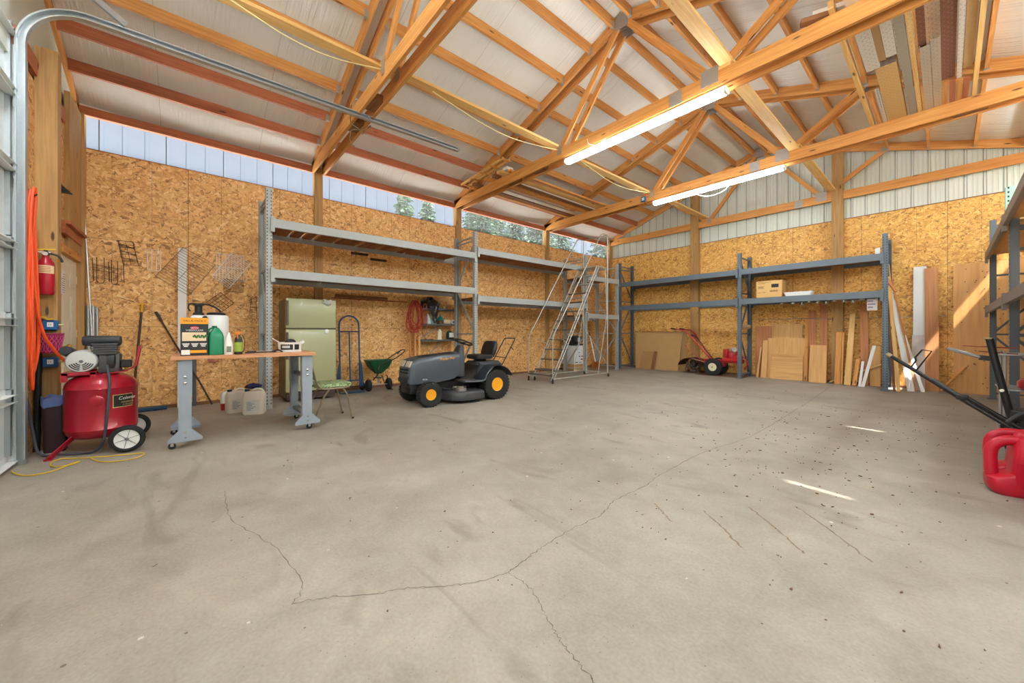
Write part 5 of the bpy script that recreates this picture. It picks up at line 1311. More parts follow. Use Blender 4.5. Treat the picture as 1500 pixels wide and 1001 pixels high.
m = MB(); m.loft([[V(x*s_-.53, y*s_, z) for x, y in rrect(.36, .42, .09)] for z, s_ in ((.665, .86), (.68, 1.), (.72, 1.02), (.745, .9))]); seat = m.build('seat', BLACK, rm, local=True)
m = MB(); m.loft([[V(-.70-.30*(z-.72)+x, y*s_, z) for x, y in rrect(.085, .42, .04)] for z, s_ in ((.70, .88), (.78, 1.0), (.86, 1.0), (.92, .93), (.96, .78), (.98, .52))]); m.build('backrest', BLACK, seat, local=True)
MB().box((-.62, -.08, .61), (-.46, .08, .67), .01).build('seat_bracket', BLK_MET, rm, local=True)
# cutting deck
m = MB(); DK = [(-.30, -.42), (.12, -.46), (.28, -.34), (.32, -.10), (.30, .16), (.22, .40), (.02, .50), (-.24, .50), (-.34, .38), (-.36, -.30)]
def rnd(poly, k=5):
    P = smooth_path([(x, y, 0) for x, y in poly+[poly[0]]], k)[:-1]; return [(p.x, p.y) for p in P]
DKs = rnd(DK)
m.loft([[V(x*s_, y*s_, z) for x, y in DKs] for z, s_ in ((.055, 1.0), (.075, 1.02), (.165, 1.0), (.185, .96), (.19, .5))]); dk = m.build('mower_deck', M('worn_deck_paint', (72, 72, 76), .5, .2, .2, 8), rm, local=True)
MB().lathe([(.09, 0), (.09, .05), (.05, .055), (.05, .075), (0, .075)], (.02, .30, .185), (0, 0, 1), 18).lathe([(.09, 0), (.09, .05), (.05, .055), (.05, .075), (0, .075)], (-.1, -.22, .185), (0, 0, 1), 18).box((-.12, .16, .19), (.10, .24, .25), .01).build('deck_pulley', PLATE, dk, local=True)
for s in (1, -1): MB().tube(smooth_path([(.34, s*.19, .25), (.15, s*.27, .22), (-.05, s*.28, .30), (-.2, s*.2, .30)], 4), .010, n=6).build('lift_link', BLK_MET, rm, local=True)
MB().box((-.55, -.15, .18), (.45, .15, .33)).build('chassis', BLK_MET, rm, local=True)
MB().cyl((-.60, -.30, .255), (-.60, .30, .255), .03, 10).build('rear_axle', BLK_MET, rm, local=True)
m = MB().tube([(-.28, .25, .34), (-.32, .27, .55), (-.33, .30, .60)], .007, n=6); m.ball((-.33, .30, .615), .02); m.build('control_lever', BLACK, rm, local=True)
MB().bar((-.06, .30, .41), (.02, .34, .41), .07, .012).build('pedal', BLACK, rm, local=True)
text('Poulan Pro', .058, (.36, .2225, .685), (-1, .035, .07), (0, 0, 1), YEL, hood, local=True, shear=.2)
text('PB185', .032, (.66, .233, .395), (-1, .02, 0), (0, 0, 1), WHITE_P, hood, local=True)
# push mower hidden behind it, its handle rising over the rear wheel
pm = thing('push_mower', 'black tubular push handle and small mower standing behind the riding mower', 'push mower', (-6.12, 4.80, 0), R(82))
MB().lathe([(.24, .05), (.26, .06), (.26, .15), (.20, .19), (0, .20)], (-.42, 0, 0), (0, 0, 1), 24).build('mower_deck', BLK_MET, pm, local=True)
MB().lathe([(.11, .19), (.12, .21), (.12, .28), (.07, .31), (0, .315)], (-.42, 0, 0), (0, 0, 1), 20).build('engine', DGREY, pm, local=True)
for x in (-.62, -.22):
    for s in (1, -1): MB().lathe([(0, -.018), (.075, -.02), (.085, 0), (.075, .02), (0, .018)], (x, s*.27, .085), (0, 1, 0), 18).build('wheel', RUBBER, pm, local=True)
MB().tube([(-.24, .21, .14), (-.02, .21, .36), (.36, .21, .98), (.38, .18, 1.01), (.38, -.18, 1.01), (.36, -.21, .98), (-.02, -.21, .36), (-.24, -.21, .14)], .012, n=8).build('handle', BLACK, pm, local=True)
MB().tube([(.14, .21, .62), (.14, -.21, .62)], .008, n=6).build('crossbar', BLACK, pm, local=True)
MB().tube([(.27, -.21, .83), (.27, -.26, .80), (.29, -.27, .77)], .009, n=6).build('lever', BLACK, pm, local=True)

# ------------------------------------------------------------------ rolling warehouse ladder (faces the camera, climbs toward +Y)
ld = thing('rolling_ladder', 'tall silver rolling warehouse ladder with handrails by the left rack', 'ladder', (-6.06, 7.1, 0))
LG = M('ladder_grey', (186, 186, 178), .45, .45, .1)
LGD = M('ladder_dark_tread', (112, 104, 96), .6, .3, .15)
xl, xr_ = -6.45, -5.68
yb, yt, ye_ = 6.20, 7.80, 8.12
NS = 12
def sy(z): return yb+.06+(yt-yb-.06)*(z-.28)/(2.81-.28)
for x in (xl+.09, xr_-.09):
    for o_ in (0, .085): MB().tube([(x, sy(.06)+o_, .06), (x, sy(2.81)+o_, 2.81)], .013, n=8).build('stringer', LG, ld)
for k in range(NS):
    z = .28+.230*k; y = sy(z)
    if k in (0, NS-1):
        MB().box((xl+.06, y-.05, z-.03), (xr_-.06, y+(.20 if k == 0 else .30), z), .004).build('tread' if k == 0 else 'platform', LGD if k == 0 else LG, ld)
    else: MB().box((xl+.09, y-.02, z-.022), (xr_-.09, y+.15, z), .004).build('tread', LGD if k < 9 else LG, ld)
for x in (xl, xr_):
    MB().tube(smooth_path([(x, yb-.12, .07), (x, yb-.12, .55), (x, yb-.10, 1.02), (x, yb+.06, 1.28)], 4)+[V(x, yt-.02, 3.49)]+smooth_path([(x, yt+.06, 3.59), (x, yt+.13, 3.62), (x, ye_-.02, 3.62)], 3), .013, n=8).build('handrail', LG, ld)
    MB().tube([(x, ye_, .10), (x, ye_, 3.62)], .014, n=8).build('rear_post', LG, ld)
    MB().tube([(x, yt+.22, 2.76), (x, ye_-.02, 1.6), (x, ye_-.40, .10)], .010, n=6).build('rear_brace', LG, ld)
    MB().tube([(x, sy(1.1)-.35, .98), (x+(.08 if x < -6.1 else -.08), sy(.9)+.1, .80)], .009, n=6).build('rail_stay', LG, ld)
    MB().tube([(x, yt-.30, 3.10), (x, ye_, 3.10)], .010, n=6).build('mid_rail', LG, ld)
    MB().tube([(x, yb-.12, .10), (x, ye_, .10)], .012, n=8).build('base_rail', LG, ld)
for z in (1.70, .10, 3.62, 2.76): MB().tube([(xl, ye_, z), (xr_, ye_, z)], .010, n=6).build('rear_rail', LG, ld)
MB().tube([(xl, ye_, 1.30), (xr_, ye_, .30)], .008, n=6).build('cross_brace', LG, ld)
MB().tube([(xr_, ye_, 1.30), (xl, ye_, .30)], .008, n=6).build('cross_brace', LG, ld)
MB().bar((xl, yb-.12, .17), (xr_, yb-.12, .17), .03, .03).bar((xl+.08, yb+.0, .22), (xl+.08, yb-.12, .17), .02, .02).bar((xr_-.08, yb, .22), (xr_-.08, yb-.12, .17), .02, .02).build('step_lock', LGD, ld)
for x in (xl, xr_):
    MB().lathe([(.020, 0), (.020, .10), (.013, .11)], (x, yb-.12, 0), (0, 0, 1), 10).build('rubber_foot', RUBBER, ld)
    for y in (ye_,):
        MB().lathe([(.008, -.012), (.042, -.014), (.048, 0), (.042, .014), (.008, .012)], (x+.03, y, .048), (1, .3, 0), 16).build('caster', RUBBER, ld)
        MB().box((x-.015, y-.02, .05), (x+.045, y+.02, .11), .003).build('caster_fork', PLATE, ld)
MB().lathe([(.008, -.012), (.042, -.014), (.048, 0), (.042, .014), (.008, .012)], (xr_-.10, yb-.02, .048), (.6, 1, 0), 16).build('caster', RUBBER, ld)
MB().lathe([(.008, -.012), (.042, -.014), (.048, 0), (.042, .014), (.008, .012)], (xl+.10, yb-.02, .048), (.6, 1, 0), 16).build('caster', RUBBER, ld)

# ------------------------------------------------------------------ boxes, engine and mop in the far left corner
X_, Y_ = -7.30, 8.75
b1 = thing('cardboard_box', 'plain brown cardboard box at the bottom of the corner stack', 'box', (X_, Y_, 0))
MB().box((X_-.22, Y_-.26, .0), (X_+.22, Y_+.26, .20), .005).build('carton', CARD, b1)
MB().box((X_+.2202, Y_-.26, .09), (X_+.221, Y_+.26, .12)).build('packing_tape', M('clear_tape', (206, 172, 116), .3), b1)
def printed_box(name, label, lo, hi, seed):
    t = thing(name, label, 'box', ((lo[0]+hi[0])/2, (lo[1]+hi[1])/2, lo[2])); r2 = random.Random(seed)
    MB().box(lo, hi, .004).build('carton', M('white_card', (226, 228, 232), .6, var=.05), t)
    m = MB(); z = lo[2]+.04
    while z < hi[2]-.05:
        y = lo[1]+.05
        while y < hi[1]-.12:
            w_ = r2.uniform(.06, .22); 
            if r2.random() < .75: m.box((hi[0]-.0005, y, z), (hi[0]+.001, min(y+w_, hi[1]-.02), z+r2.choice((.015, .03, .05))))
            y += w_+.05
        z += .085
    m.build('navy_print', M('navy_ink', (42, 48, 74), .6), t, sharp=0)
    return t
printed_box('printed_box', 'white printed carton, lower of the two stacked in the far left corner', (X_-.24, Y_-.28, .201), (X_+.24, Y_+.30, .49), 4)
printed_box('printed_box', 'white printed carton, upper of the two under the small engine', (X_-.24, Y_-.30, .491), (X_+.24, Y_+.28, .74), 8)
ge = thing('small_engine', 'small black and silver engine sitting on top of the white cartons', 'engine', (X_, Y_, .74))
MB().box((X_-.18, Y_-.24, .742), (X_+.18, Y_+.22, .79), .01).build('base', DGREY, ge)
MB().lathe([(0, -.11), (.11, -.10), (.125, -.06), (.125, .06), (.11, .10), (0, .11)], (X_+.05, Y_-.0, .915), (1, .2, 0), 24).build('flywheel_cover', DGREY, ge)
MB().lathe([(.0, 0), (.075, 0), (.07, .02), (0, .03)], (X_+.155, Y_+.02, .915), (1, .2, 0), 20).build('starter_cap', M('silver_cap', (206, 206, 210), .35, .5), ge)
MB().box((X_-.12, Y_-.26, .80), (X_+.10, Y_-.12, 1.01), .02).build('fuel_tank', BLACK, ge)
MB().box((X_-.10, Y_+.10, .82), (X_+.14, Y_+.25, 1.02), .03).build('air_cleaner', M('grey_cleaner', (96, 98, 104), .5), ge)
MB().tube(smooth_path([(X_+.1, Y_-.02, 1.02), (X_+.1, Y_+.08, 1.08), (X_+.1, Y_+.18, 1.05)], 4), .012, n=8).build('carry_handle', CHROME, ge)
mo_ = thing('mop', 'white handled mop with a shaggy orange brown head beside the ladder', 'mop', (-7.02, 9.42, 0))
MB().cyl((-7.02, 9.42, .22), (-7.28, 9.48, 1.02), .017, 10).build('handle', WHITE_P, mo_)
MB().cyl((-7.28, 9.48, 1.02), (-7.315, 9.488, 1.13), .019, 10).build('grip', BLACK, mo_)
m = MB()
for k in range(150):
    a_ = rng.uniform(0, 2*PI); r_ = rng.uniform(.05, .19); h = rng.uniform(.008, .16)
    p = V(-7.02, 9.42, .22); q = V(-7.02+math.cos(a_)*r_, 9.42+math.sin(a_)*r_, h)
    m.tube([p, p.lerp(q, .5)+V(0, 0, rng.uniform(.03, .07)), q], .008, n=4)
m.build('mop_strands', M('rust_brown_strands', (168, 98, 40), .9, var=.3, scale=20), mo_)
# ------------------------------------------------------------------ along the far wall: cardboard, tiller, lumber
def lean(name, label, cat, pts_bot, pts_top, th, mat, group=None, part=None):
    """flat sheet leaning back: bottom edge (xL,xR,y) and top edge (xL,xR,y,z)"""
    xl0, xr0, y0 = pts_bot; xl1, xr1, y1, z1 = pts_top
    a_, b_, c_, d_ = V(xl0, y0, 0.), V(xr0, y0, 0.), V(xr1, y1, z1), V(xl1, y1, z1)
    n_ = (b_-a_).cross(d_-a_).normalized()
    m = MB(); A = [m.bm.verts.new(p) for p in (a_, b_, c_, d_)]; B = [m.bm.verts.new(p-n_*th) for p in (a_, b_, c_, d_)]
    L = (d_-a_).length; wdt = (b_-a_).length; o1 = rng.uniform(0, 30)
    lng = L > wdt
    uv = [(0, 0), (0, wdt), (L, wdt), (L, 0)] if lng else [(0, 0), (wdt, 0), (wdt, L), (0, L)]
    uv = [(u+o1, v+o1*.7) for u, v in uv]
    m._face(A, uv); m._face(B, uv)
    for i in range(4): m._face([A[i], A[(i+1) % 4], B[(i+1) % 4], B[i]], [uv[i], uv[(i+1) % 4], (uv[(i+1) % 4][0], uv[(i+1) % 4][1]+th), (uv[i][0], uv[i][1]+th)])
    zmin = min(v.co.z for v in m.bm.verts)
    bmesh.ops.translate(m.bm, verts=m.bm.verts, vec=(0, 0, -zmin+.001))
    ymax = max(v.co.y for v in m.bm.verts)
    if ymax > D-.015: bmesh.ops.translate(m.bm, verts=m.bm.verts, vec=(0, D-.015-ymax, 0))
    o = m.build(name, mat); return tag(o, label, cat, group)
CARD2 = M('darker_cardboard', (172, 134, 84), .8, var=.1, scale=5)

lean('cardboard_sheet', 'large flattened cardboard sheet at the back, its edge showing on the right', 'cardboard', (-6.363, -4.915, 10.94), (-6.398, -4.962, 11.000, 1.155), 0.008, CARD2)
lean('cardboard_sheet', 'wide flattened cardboard sheet leaning in front with a fold down its middle', 'cardboard', (-6.483, -5.119, 10.78), (-6.568, -5.045, 10.920, 1.134), 0.008, CARD)
lean('cardboard_sheet', 'small cardboard piece propped low in front of the wide sheet', 'cardboard', (-6.317, -5.882, 10.70), (-6.211, -5.760, 10.760, 0.545), 0.008, CARD2)
lean('wood_strip', 'short brown strip of wood leaning on the cardboard', 'board', (-5.915, -5.805, 10.68), (-5.837, -5.749, 10.740, 0.553), 0.015, PINE_D)
lean('plywood_strip', 'narrow upright plywood strip at the left edge of the plywood group', 'plywood', (-3.056, -2.924, 10.84), (-3.019, -2.916, 10.920, 0.930), 0.012, PLY)

# rear-tine tiller
tl = thing('garden_tiller', 'red walk-behind garden tiller with cream wheel hubs in front of the far wall', 'tiller', (-4.0, 10.66, 0))
RT = M('tiller_red', (176, 34, 44), .42, .1, .15, 8)
TY = 10.62
CREAM = M('cream_hub', (226, 220, 186), .45)
for y, s in ((TY-.19, -1), (TY+.19, 1)):
    m = MB().lathe([(.105, -.05), (.17, -.065), (.215, -.055), (.225, -.02), (.225, .02), (.215, .055), (.17, .065), (.105, .05)], (-4.02, y, .226), (0, 1, 0), 36, cap=False)
    for k in range(20):
        a_ = 2*PI*k/20; d_ = V(math.cos(a_), 0, math.sin(a_)); t_ = V(-math.sin(a_), 0, math.cos(a_))
        m.obox(V(-4.02, y, .226)+d_*.215, .11, .022, .025, ((V(0, 1, 0)+t_*.3*s).normalized(), d_, (t_-V(0, .3*s, 0)).normalized()))
    wo = m.build('wheel', RUBBER, tl)
    MB().lathe([(.106, .045), (.095, .052), (.085, .03), (.03, .03), (.03, .05), (0, .05)], (-4.02, y, .226), (0, s, 0), 26).build('rim', CREAM, wo)
    MB().cyl((-4.02, y+s*.05, .226), (-4.02, y+s*.06, .226), .014, 10).build('axle_nut', DGREY, wo)
MB().cyl((-4.02, TY-.18, .226), (-4.02, TY+.18, .226), .02, 10).build('axle', BLK_MET, tl)
MB().box((-4.30, TY-.10, .24), (-3.78, TY+.10, .42), .03).build('gearbox', RT, tl)
MB().box((-3.86, TY-.14, .34), (-3.38, TY+.14, .44), .02).build('engine_frame', RT, tl)
MB().lathe([(0, 0), (.14, 0), (.15, .03), (.15, .17), (.12, .21), (0, .22)], (-3.62, TY, .44), (0, 0, 1), 24).build('engine_shroud', RT, tl)
MB().box((-3.80, TY-.14, .48), (-3.70, TY+.05, .70), .02).box((-3.58, TY-.16, .42), (-3.40, TY+.10, .56), .03).build('fuel_tank', RT, tl)
MB().lathe([(0, 0), (.06, 0), (.065, .02), (.065, .09), (0, .095)], (-3.58, TY-.10, .66), (.5, -.5, .4), 18).build('air_filter', M('silver_can', (206, 204, 200), .3, .5), tl)
MB().box((-3.80, TY-.18, .40), (-3.42, TY-.15, .47), .008).build('belt_guard', M('bright_red_guard', (206, 40, 48), .35), tl)
MB().tube(smooth_path([(-3.42, TY-.05, .52), (-3.30, TY-.04, .46), (-3.26, TY-.03, .34), (-3.34, TY-.03, .20)], 5), .016, n=8).build('front_bumper', RT, tl)
m = MB(); m.surf(lambda u, v: V(-4.62-.30*math.cos(PI*.92*u+.15), TY-.27+.54*v, .12+.31*math.sin(PI*.80*u+.35)), 12, 6, .008); m.build('tine_hood', M('rusty_brown_hood', (96, 62, 56), .6, .2, .25, 10), tl)
MB().bar((-4.55, TY-.22, .42), (-4.22, TY-.14, .33), .10, .01).build('hood_flap', M('pale_worn_flap', (176, 132, 112), .6, .2, .2), tl)
m = MB().cyl((-4.62, TY-.24, .20), (-4.62, TY+.24, .20), .022, 10)
for yy in (-.20, -.07, .07, .20):
    for k in range(4):
        a_ = PI/2*k+yy*6; c_ = V(-4.62, TY+yy, .20)
        d_ = V(math.cos(a_), 0, math.sin(a_)); t_ = V(-math.sin(a_), 0, math.cos(a_))
        m.bar(c_, c_+d_*.13, .03, .008, up=(0, 1, 0)); m.bar(c_+d_*.12, c_+d_*.15+t_*.09+V(0, .03, 0), .03, .008, up=(0, 1, 0))
m.build('tines', M('dark_steel_tines', (96, 92, 92), .45, .6, .2), tl)
for s in (-1, 1):
    MB().tube([(-4.12, TY+s*.05, .40), (-4.36, TY+s*.09, .70), (-4.66, TY+s*.20, 1.10), (-4.78, TY+s*.24, 1.19), (-4.98, TY+s*.26, 1.22)], .017, n=8).build('handlebar', RT, tl)
    MB().tube([(-4.98, TY+s*.26, 1.22), (-5.12, TY+s*.265, 1.245)], .021, n=8).build('grip', BLACK, tl)
MB().tube([(-4.56, TY-.12, .98), (-4.56, TY+.12, .98)], .012, n=8).build('handlebar_brace', RT, tl)
MB().box((-4.66, TY-.06, 1.02), (-4.54, TY+.06, 1.08), .01).build('control_box', M('dark_red_box', (110, 30, 34), .5), tl)
MB().tube(smooth_path([(-4.66, TY, 1.06), (-4.48, TY, .95), (-4.28, TY+.02, .66), (-4.10, TY+.02, .44)], 4), .008, n=6).build('control_rod', BLK_MET, tl)
MB().tube([(-4.32, TY-.1, .36), (-4.62, TY-.1, .62), (-4.80, TY-.1, .78)], .009, n=6).build('depth_lever', RT, tl)
mt = MB().box((-4.45, TY-.30, .001), (-3.30, TY+.26, .006)); tag(mt.build('floor_mat', M('brown_floor_mat', (112, 80, 64), .9)), 'thin brown mat on the floor under the garden tiller', 'mat')

# plywood and boards standing between the middle and right rack posts, then right of them
lean('plywood_sheet', 'tall reddish plywood sheet at the back left of the lumber row', 'plywood', (-3.222, -2.836, 11.00), (-3.228, -2.841, 11.020, 1.290), 0.012, PLY_R)
lean('plywood_sheet', 'pale plywood sheet standing highest in the left lumber group', 'plywood', (-2.869, -2.226, 10.96), (-2.848, -2.245, 10.990, 1.334), 0.012, PLY)
lean('plywood_sheet', 'mid height plywood sheet with a crosswise joint near its top', 'plywood', (-2.955, -2.175, 10.90), (-2.923, -2.184, 10.945, 0.987), 0.012, PLY)
lean('plywood_sheet', 'front low plywood sheet of the left lumber group', 'plywood', (-2.849, -2.200, 10.83), (-2.820, -2.210, 10.880, 0.611), 0.012, PLY)
lean('white_stick', 'thin pale stick leaning left of the plywood group', 'stick', (-3.141, -3.104, 10.80), (-3.087, -3.057, 10.950, 0.756), 0.02, PINE_L)
lean('stud', 'narrow orange stud standing right of the plywood group', 'board', (-2.193, -2.116, 10.86), (-2.178, -2.127, 10.980, 1.423), 0.038, PINE)
lean('board', 'dark reddish board beside the orange stud', 'board', (-2.123, -1.985, 10.96), (-2.131, -1.992, 11.000, 1.644), 0.02, PLY_R)
lean('board', 'tall reddish board standing behind the short plywood panel', 'board', (-1.909, -1.775, 10.95), (-1.917, -1.784, 11.000, 1.791), 0.02, PLY_R)
lean('plywood_piece', 'short wide plywood panel with a clean face leaning in front', 'plywood', (-2.073, -1.758, 10.70), (-2.055, -1.757, 10.800, 0.842), 0.018, PLY)
lean('board', 'knotty pine board standing in front of the wall post', 'board', (-1.625, -1.523, 10.74), (-1.607, -1.515, 10.850, 1.135), 0.036, PINE)
lean('board', 'orange pine board just right of the knotty one', 'board', (-1.517, -1.489, 10.74), (-1.511, -1.472, 10.860, 1.136), 0.036, PINE)
lean('board', 'long pine board leaning to the right beside the wall post', 'board', (-1.456, -1.346, 10.66), (-1.391, -1.302, 10.930, 1.536), 0.036, PINE_L)
lean('board', 'short yellow offcut leaning between the long pine board and the wide board', 'board', (-1.322, -1.257, 10.64), (-1.276, -1.212, 10.800, 0.554), 0.034, PINE)
lean('board', 'wide reddish board standing tall near the right rack post', 'board', (-1.201, -1.095, 10.90), (-1.244, -1.104, 10.990, 1.737), 0.02, PLY_R)
lean('trim_board', 'short white trim board leaning upright beside the slanted white one', 'trim board', (-1.221, -1.179, 10.60), (-1.186, -1.144, 10.760, 0.517), 0.018, TRIM_W)
lean('trim_board', 'white trim board slanting right beside the right rack post', 'trim board', (-1.176, -1.124, 10.58), (-1.017, -0.961, 10.740, 0.854), 0.018, TRIM_W)
lean('board', 'broad orange board behind the slanted white trim', 'board', (-1.077, -0.911, 10.93), (-1.081, -0.915, 10.970, 0.819), 0.02, PLY)
o = MB().bar((-.66, 10.50, 1.93), (-.87, 10.90, 2.36), .045, .018).build('board', PLY_R); tag(o, 'thin dark board leaning above the lower shelf of the far rack near its right post', 'board')
lean('trim_board', 'thick pale board leaning beside the right rack post', 'trim board', (-0.639, -0.585, 10.24), (-0.834, -0.775, 10.850, 2.521), 0.036, PINE_L)
lean('trim_board', 'dark edged board behind the thick pale board', 'trim board', (-0.686, -0.649, 10.26), (-0.815, -0.775, 10.860, 1.793), 0.02, PINE_D)
lean('trim_board', 'long white trim board next to the thick pale board', 'trim board', (-0.505, -0.451, 10.45), (-0.793, -0.739, 10.970, 1.980), 0.018, TRIM_W)
lean('trim_board', 'white trim board lying flat against its long white neighbour', 'trim board', (-0.453, -0.408, 10.48), (-0.729, -0.705, 10.980, 1.795), 0.016, TRIM_W)
lean('trim_board', 'long thin reddish strip leaning above the white trim boards', 'trim board', (-0.402, -0.375, 10.55), (-0.785, -0.760, 10.990, 2.363), 0.014, PLY_R)
lean('trim_board', 'rightmost white trim board with a bare wood strip behind it', 'trim board', (-0.330, -0.278, 10.52), (-0.596, -0.548, 10.940, 1.067), 0.018, TRIM_W)
lean('white_sheet', 'tall white panel leaning on the far wall beside the brown panel', 'panel', (-0.452, -0.270, 10.90), (-0.446, -0.272, 10.980, 2.435), 0.03, M('white_sheet', (224, 226, 226), .4, var=.03))
lean('white_sheet', 'shorter greyish white panel in front of the tall white one', 'panel', (-0.469, -0.278, 10.86), (-0.462, -0.289, 10.920, 1.082), 0.012, M('greyish_white_sheet', (206, 200, 198), .45, var=.03))
lean('particle_board', 'tall brown particle board panel right of the white panel', 'panel', (-0.286, -0.103, 10.84), (-0.298, -0.121, 10.950, 2.385), 0.03, wood('particle_board', (206, 146, 96), (172, 112, 68), .6, .6, False))
rd_ = MB().cyl((-1.72, 10.84, .025), (-.90, 10.93, .46), .017, 10); tag(rd_.build('wooden_rod', PINE_L), 'round wooden rod lying slanted behind the leaning boards', 'rod')
# right of the rack post
pl8 = lean('plywood_sheet', 'full plywood sheet with nail holes standing right of the brown panel', 'plywood', (.075, 1.29, 10.97), (.070, 1.28, 11.0, 2.42), .015, wood('bright_plywood', (228, 174, 108), (204, 146, 82), .5, .5, False))
m = MB()
for k in range(70):
    x, z = rng.uniform(.14, 1.28), rng.uniform(.1, 2.35); y = 10.966+.03*z/2.42
    m.obox((x, y, z), .014, .006, .014, (V(1, 0, 0), V(0, 1, 0), V(0, 0, 1)))
m.build('nail_hole', M('dark_knot_hole', (70, 40, 24), .8), pl8, sharp=0)
rd2 = MB().cyl((-.085, 10.70, .04), (.22, 10.90, .50), .022, 10); tag(rd2.build('wooden_rod', PINE), 'wooden rod lying low across the gap beside the nail holed plywood', 'rod')
# ------------------------------------------------------------------ right front: handles, cart and gas cans
GASR = M('gas_can_red', (200, 26, 52), .38, var=.08, scale=6)
def gas_can(loc, rz, label, mat, spout=True, sc=1.):
    t = thing('gas_can', label, 'gas can', loc, rz)
    m = MB(); prof = [(0, .30, .19, .0), (.02, .35, .215, .0), (.06, .37, .22, .0), (.11, .37, .22, .0), (.15, .27, .22, .055), (.26, .26, .22, .06), (.34, .25, .20, .06), (.39, .20, .15, .06), (.405, .12, .10, .06)]
    m.loft([[V(x*sc, y*sc, z*sc) for x, y in rrect(a_, b_, min(a_, b_)*.28, cx=c_)] for z, a_, b_, c_ in prof]); m.build('body', mat, t, local=True)
    MB().tube([p*sc for p in smooth_path([V(.06, 0, .365), V(-.04, 0, .375), V(-.11, 0, .36), V(-.155, 0, .30), V(-.158, 0, .17), V(-.15, 0, .09)], 5)], [.034*sc]*26, n=10).build('handle', mat, t, local=True)
    if spout:
        MB().lathe([(.040*sc, 0), (.040*sc, .04*sc), (.03*sc, .045*sc), (0, .045*sc)], (.10*sc, 0, .375*sc), (.25, 0, 1), 16).build('collar', BLACK, t, local=True)
        MB().lathe([(.018*sc, 0), (.014*sc, .11*sc), (0, .115*sc)], (.11*sc, 0, .41*sc), (.7, 0, 1), 12).build('spout', BLACK, t, local=True)
    MB().box(V(-.07, -.1105, .10)*sc, V(.11, -.1085, .24)*sc, .002).build('embossed_panel', mat, t, local=True)
    return t
gas_can((.36, 4.42, 0), R(8), 'red gas can with an open loop handle, the middle one of three', GASR)
gas_can((.37, 4.74, 0), R(4), 'red gas can standing behind the one with the open loop handle', GASR, False)
gas_can((.52, 4.10, 0), R(60), 'pinkish red fuel container in front, cut off by the picture edge', M('faded_gas_can', (206, 62, 86), .45, var=.08))

# walk-behind machine whose long handle reaches into the room
wm = thing('walk_behind_mower', 'black walk-behind mower with a long slanted handle reaching out over the gas cans', 'mower', (.86, 4.95, 0))
Hh = [V(-.385, 5.30, .912), V(-.20, 5.215, .775), V(.10, 5.06, .545), V(.387, 4.93, .335), V(.80, 4.78, .16)]
MB().tube(Hh, .017, n=10).build('handle', BLK_MET, wm)
MB().tube([Hh[0]-V(.01, -.005, -.008), Hh[0].lerp(Hh[1], .12)], .020, n=10).build('grip_end', M('scuffed_end', (150, 130, 104), .6), wm)
MB().tube([V(-.09, 5.165, .70), V(.12, 5.055, .535)], .021, n=10).build('foam_sleeve', BLACK, wm)
cl = MB().box((.045, 5.04, .555), (.12, 5.10, .60), .012); cl.build('clamp_knob', BLACK, wm)
MB().tube([p+V(0, .42, 0) for p in Hh[2:]], .017, n=10).build('handle', BLK_MET, wm)
MB().tube([V(-.235, 5.235, .79), V(-.195, 5.22, .87), V(-.20, 5.22, .90), V(-.155, 5.20, .975), V(-.095, 5.17, .965), V(-.195, 5.20, .775)], .007, n=6).build('bail_lever', BLK_MET, wm)
MB().box((.72, 4.78, .10), (1.18, 5.22, .20), .03).build('mower_deck', M('dark_deck', (46, 46, 48), .5), wm)
MB().lathe([(0, 0), (.15, 0), (.16, .03), (.16, .12), (.10, .17), (0, .175)], (.96, 5.0, .20), (0, 0, 1), 22).build('engine', DGREY, wm)
MB().tube(smooth_path([(.30, 4.98, .40), (.40, 5.02, .50), (.55, 5.05, .50), (.80, 5.02, .44), (.90, 5.0, .36)], 5), .014, n=8).build('ribbed_hose', M('ribbed_grey_hose', (60, 62, 66), .6), wm)
for x in (.80, 1.14):
    for y in (4.74, 5.26):
        wo = MB().lathe([(.05, -.022), (.088, -.025), (.10, -.012), (.10, .012), (.088, .025), (.05, .022)], (x, y, .10), (0, 1, 0), 22).build('wheel', RUBBER, wm)
        MB().lathe([(0, -.018), (.05, -.02), (.05, .02), (0, .018)], (x, y, .10), (0, 1, 0), 16).build('rim', DGREY, wo)
# second machine: upright tubes and a grey lever
sm = thing('snow_thrower', 'black upright handled machine with a grey side lever standing behind the slanted handle', 'machine', (.62, 5.62, 0))
MB().tube([(.25, 5.56, 1.08), (.285, 5.56, .86), (.36, 5.52, .42), (.40, 5.50, .26)], .026, n=10).build('handle_tube', BLACK, sm)
MB().tube([(.62, 5.56, 1.08), (.62, 5.55, .80), (.60, 5.52, .26)], .026, n=10).build('handle_tube', BLACK, sm)
MB().lathe([(.028, 0), (.028, .012), (0, .016)], (.246, 5.56, 1.075), (-.1, 0, 1), 14).build('tube_cap', M('scuffed_end', (150, 130, 104)), sm)
MB().bar((-.005, 5.58, .985), (.20, 5.57, .905), .035, .03, bev=.008).build('lever', M('grey_lever', (136, 134, 134), .4, .4), sm)
MB().bar((.19, 5.57, .905), (.28, 5.565, .895), .02, .045).build('lever_bracket', BLK_MET, sm)
MB().lathe([(.0, -.012), (.014, -.012), (.014, .012), (0, .012)], (.315, 5.49, .62), (0, 1, 0), 10).build('bolt', CHROME, sm)
MB().box((.40, 5.46, .20), (.86, 5.72, .46), .03).build('engine', DGREY, sm)
MB().box((.36, 5.42, .36), (.60, 5.48, .46), .01).build('black_cover', BLACK, sm)
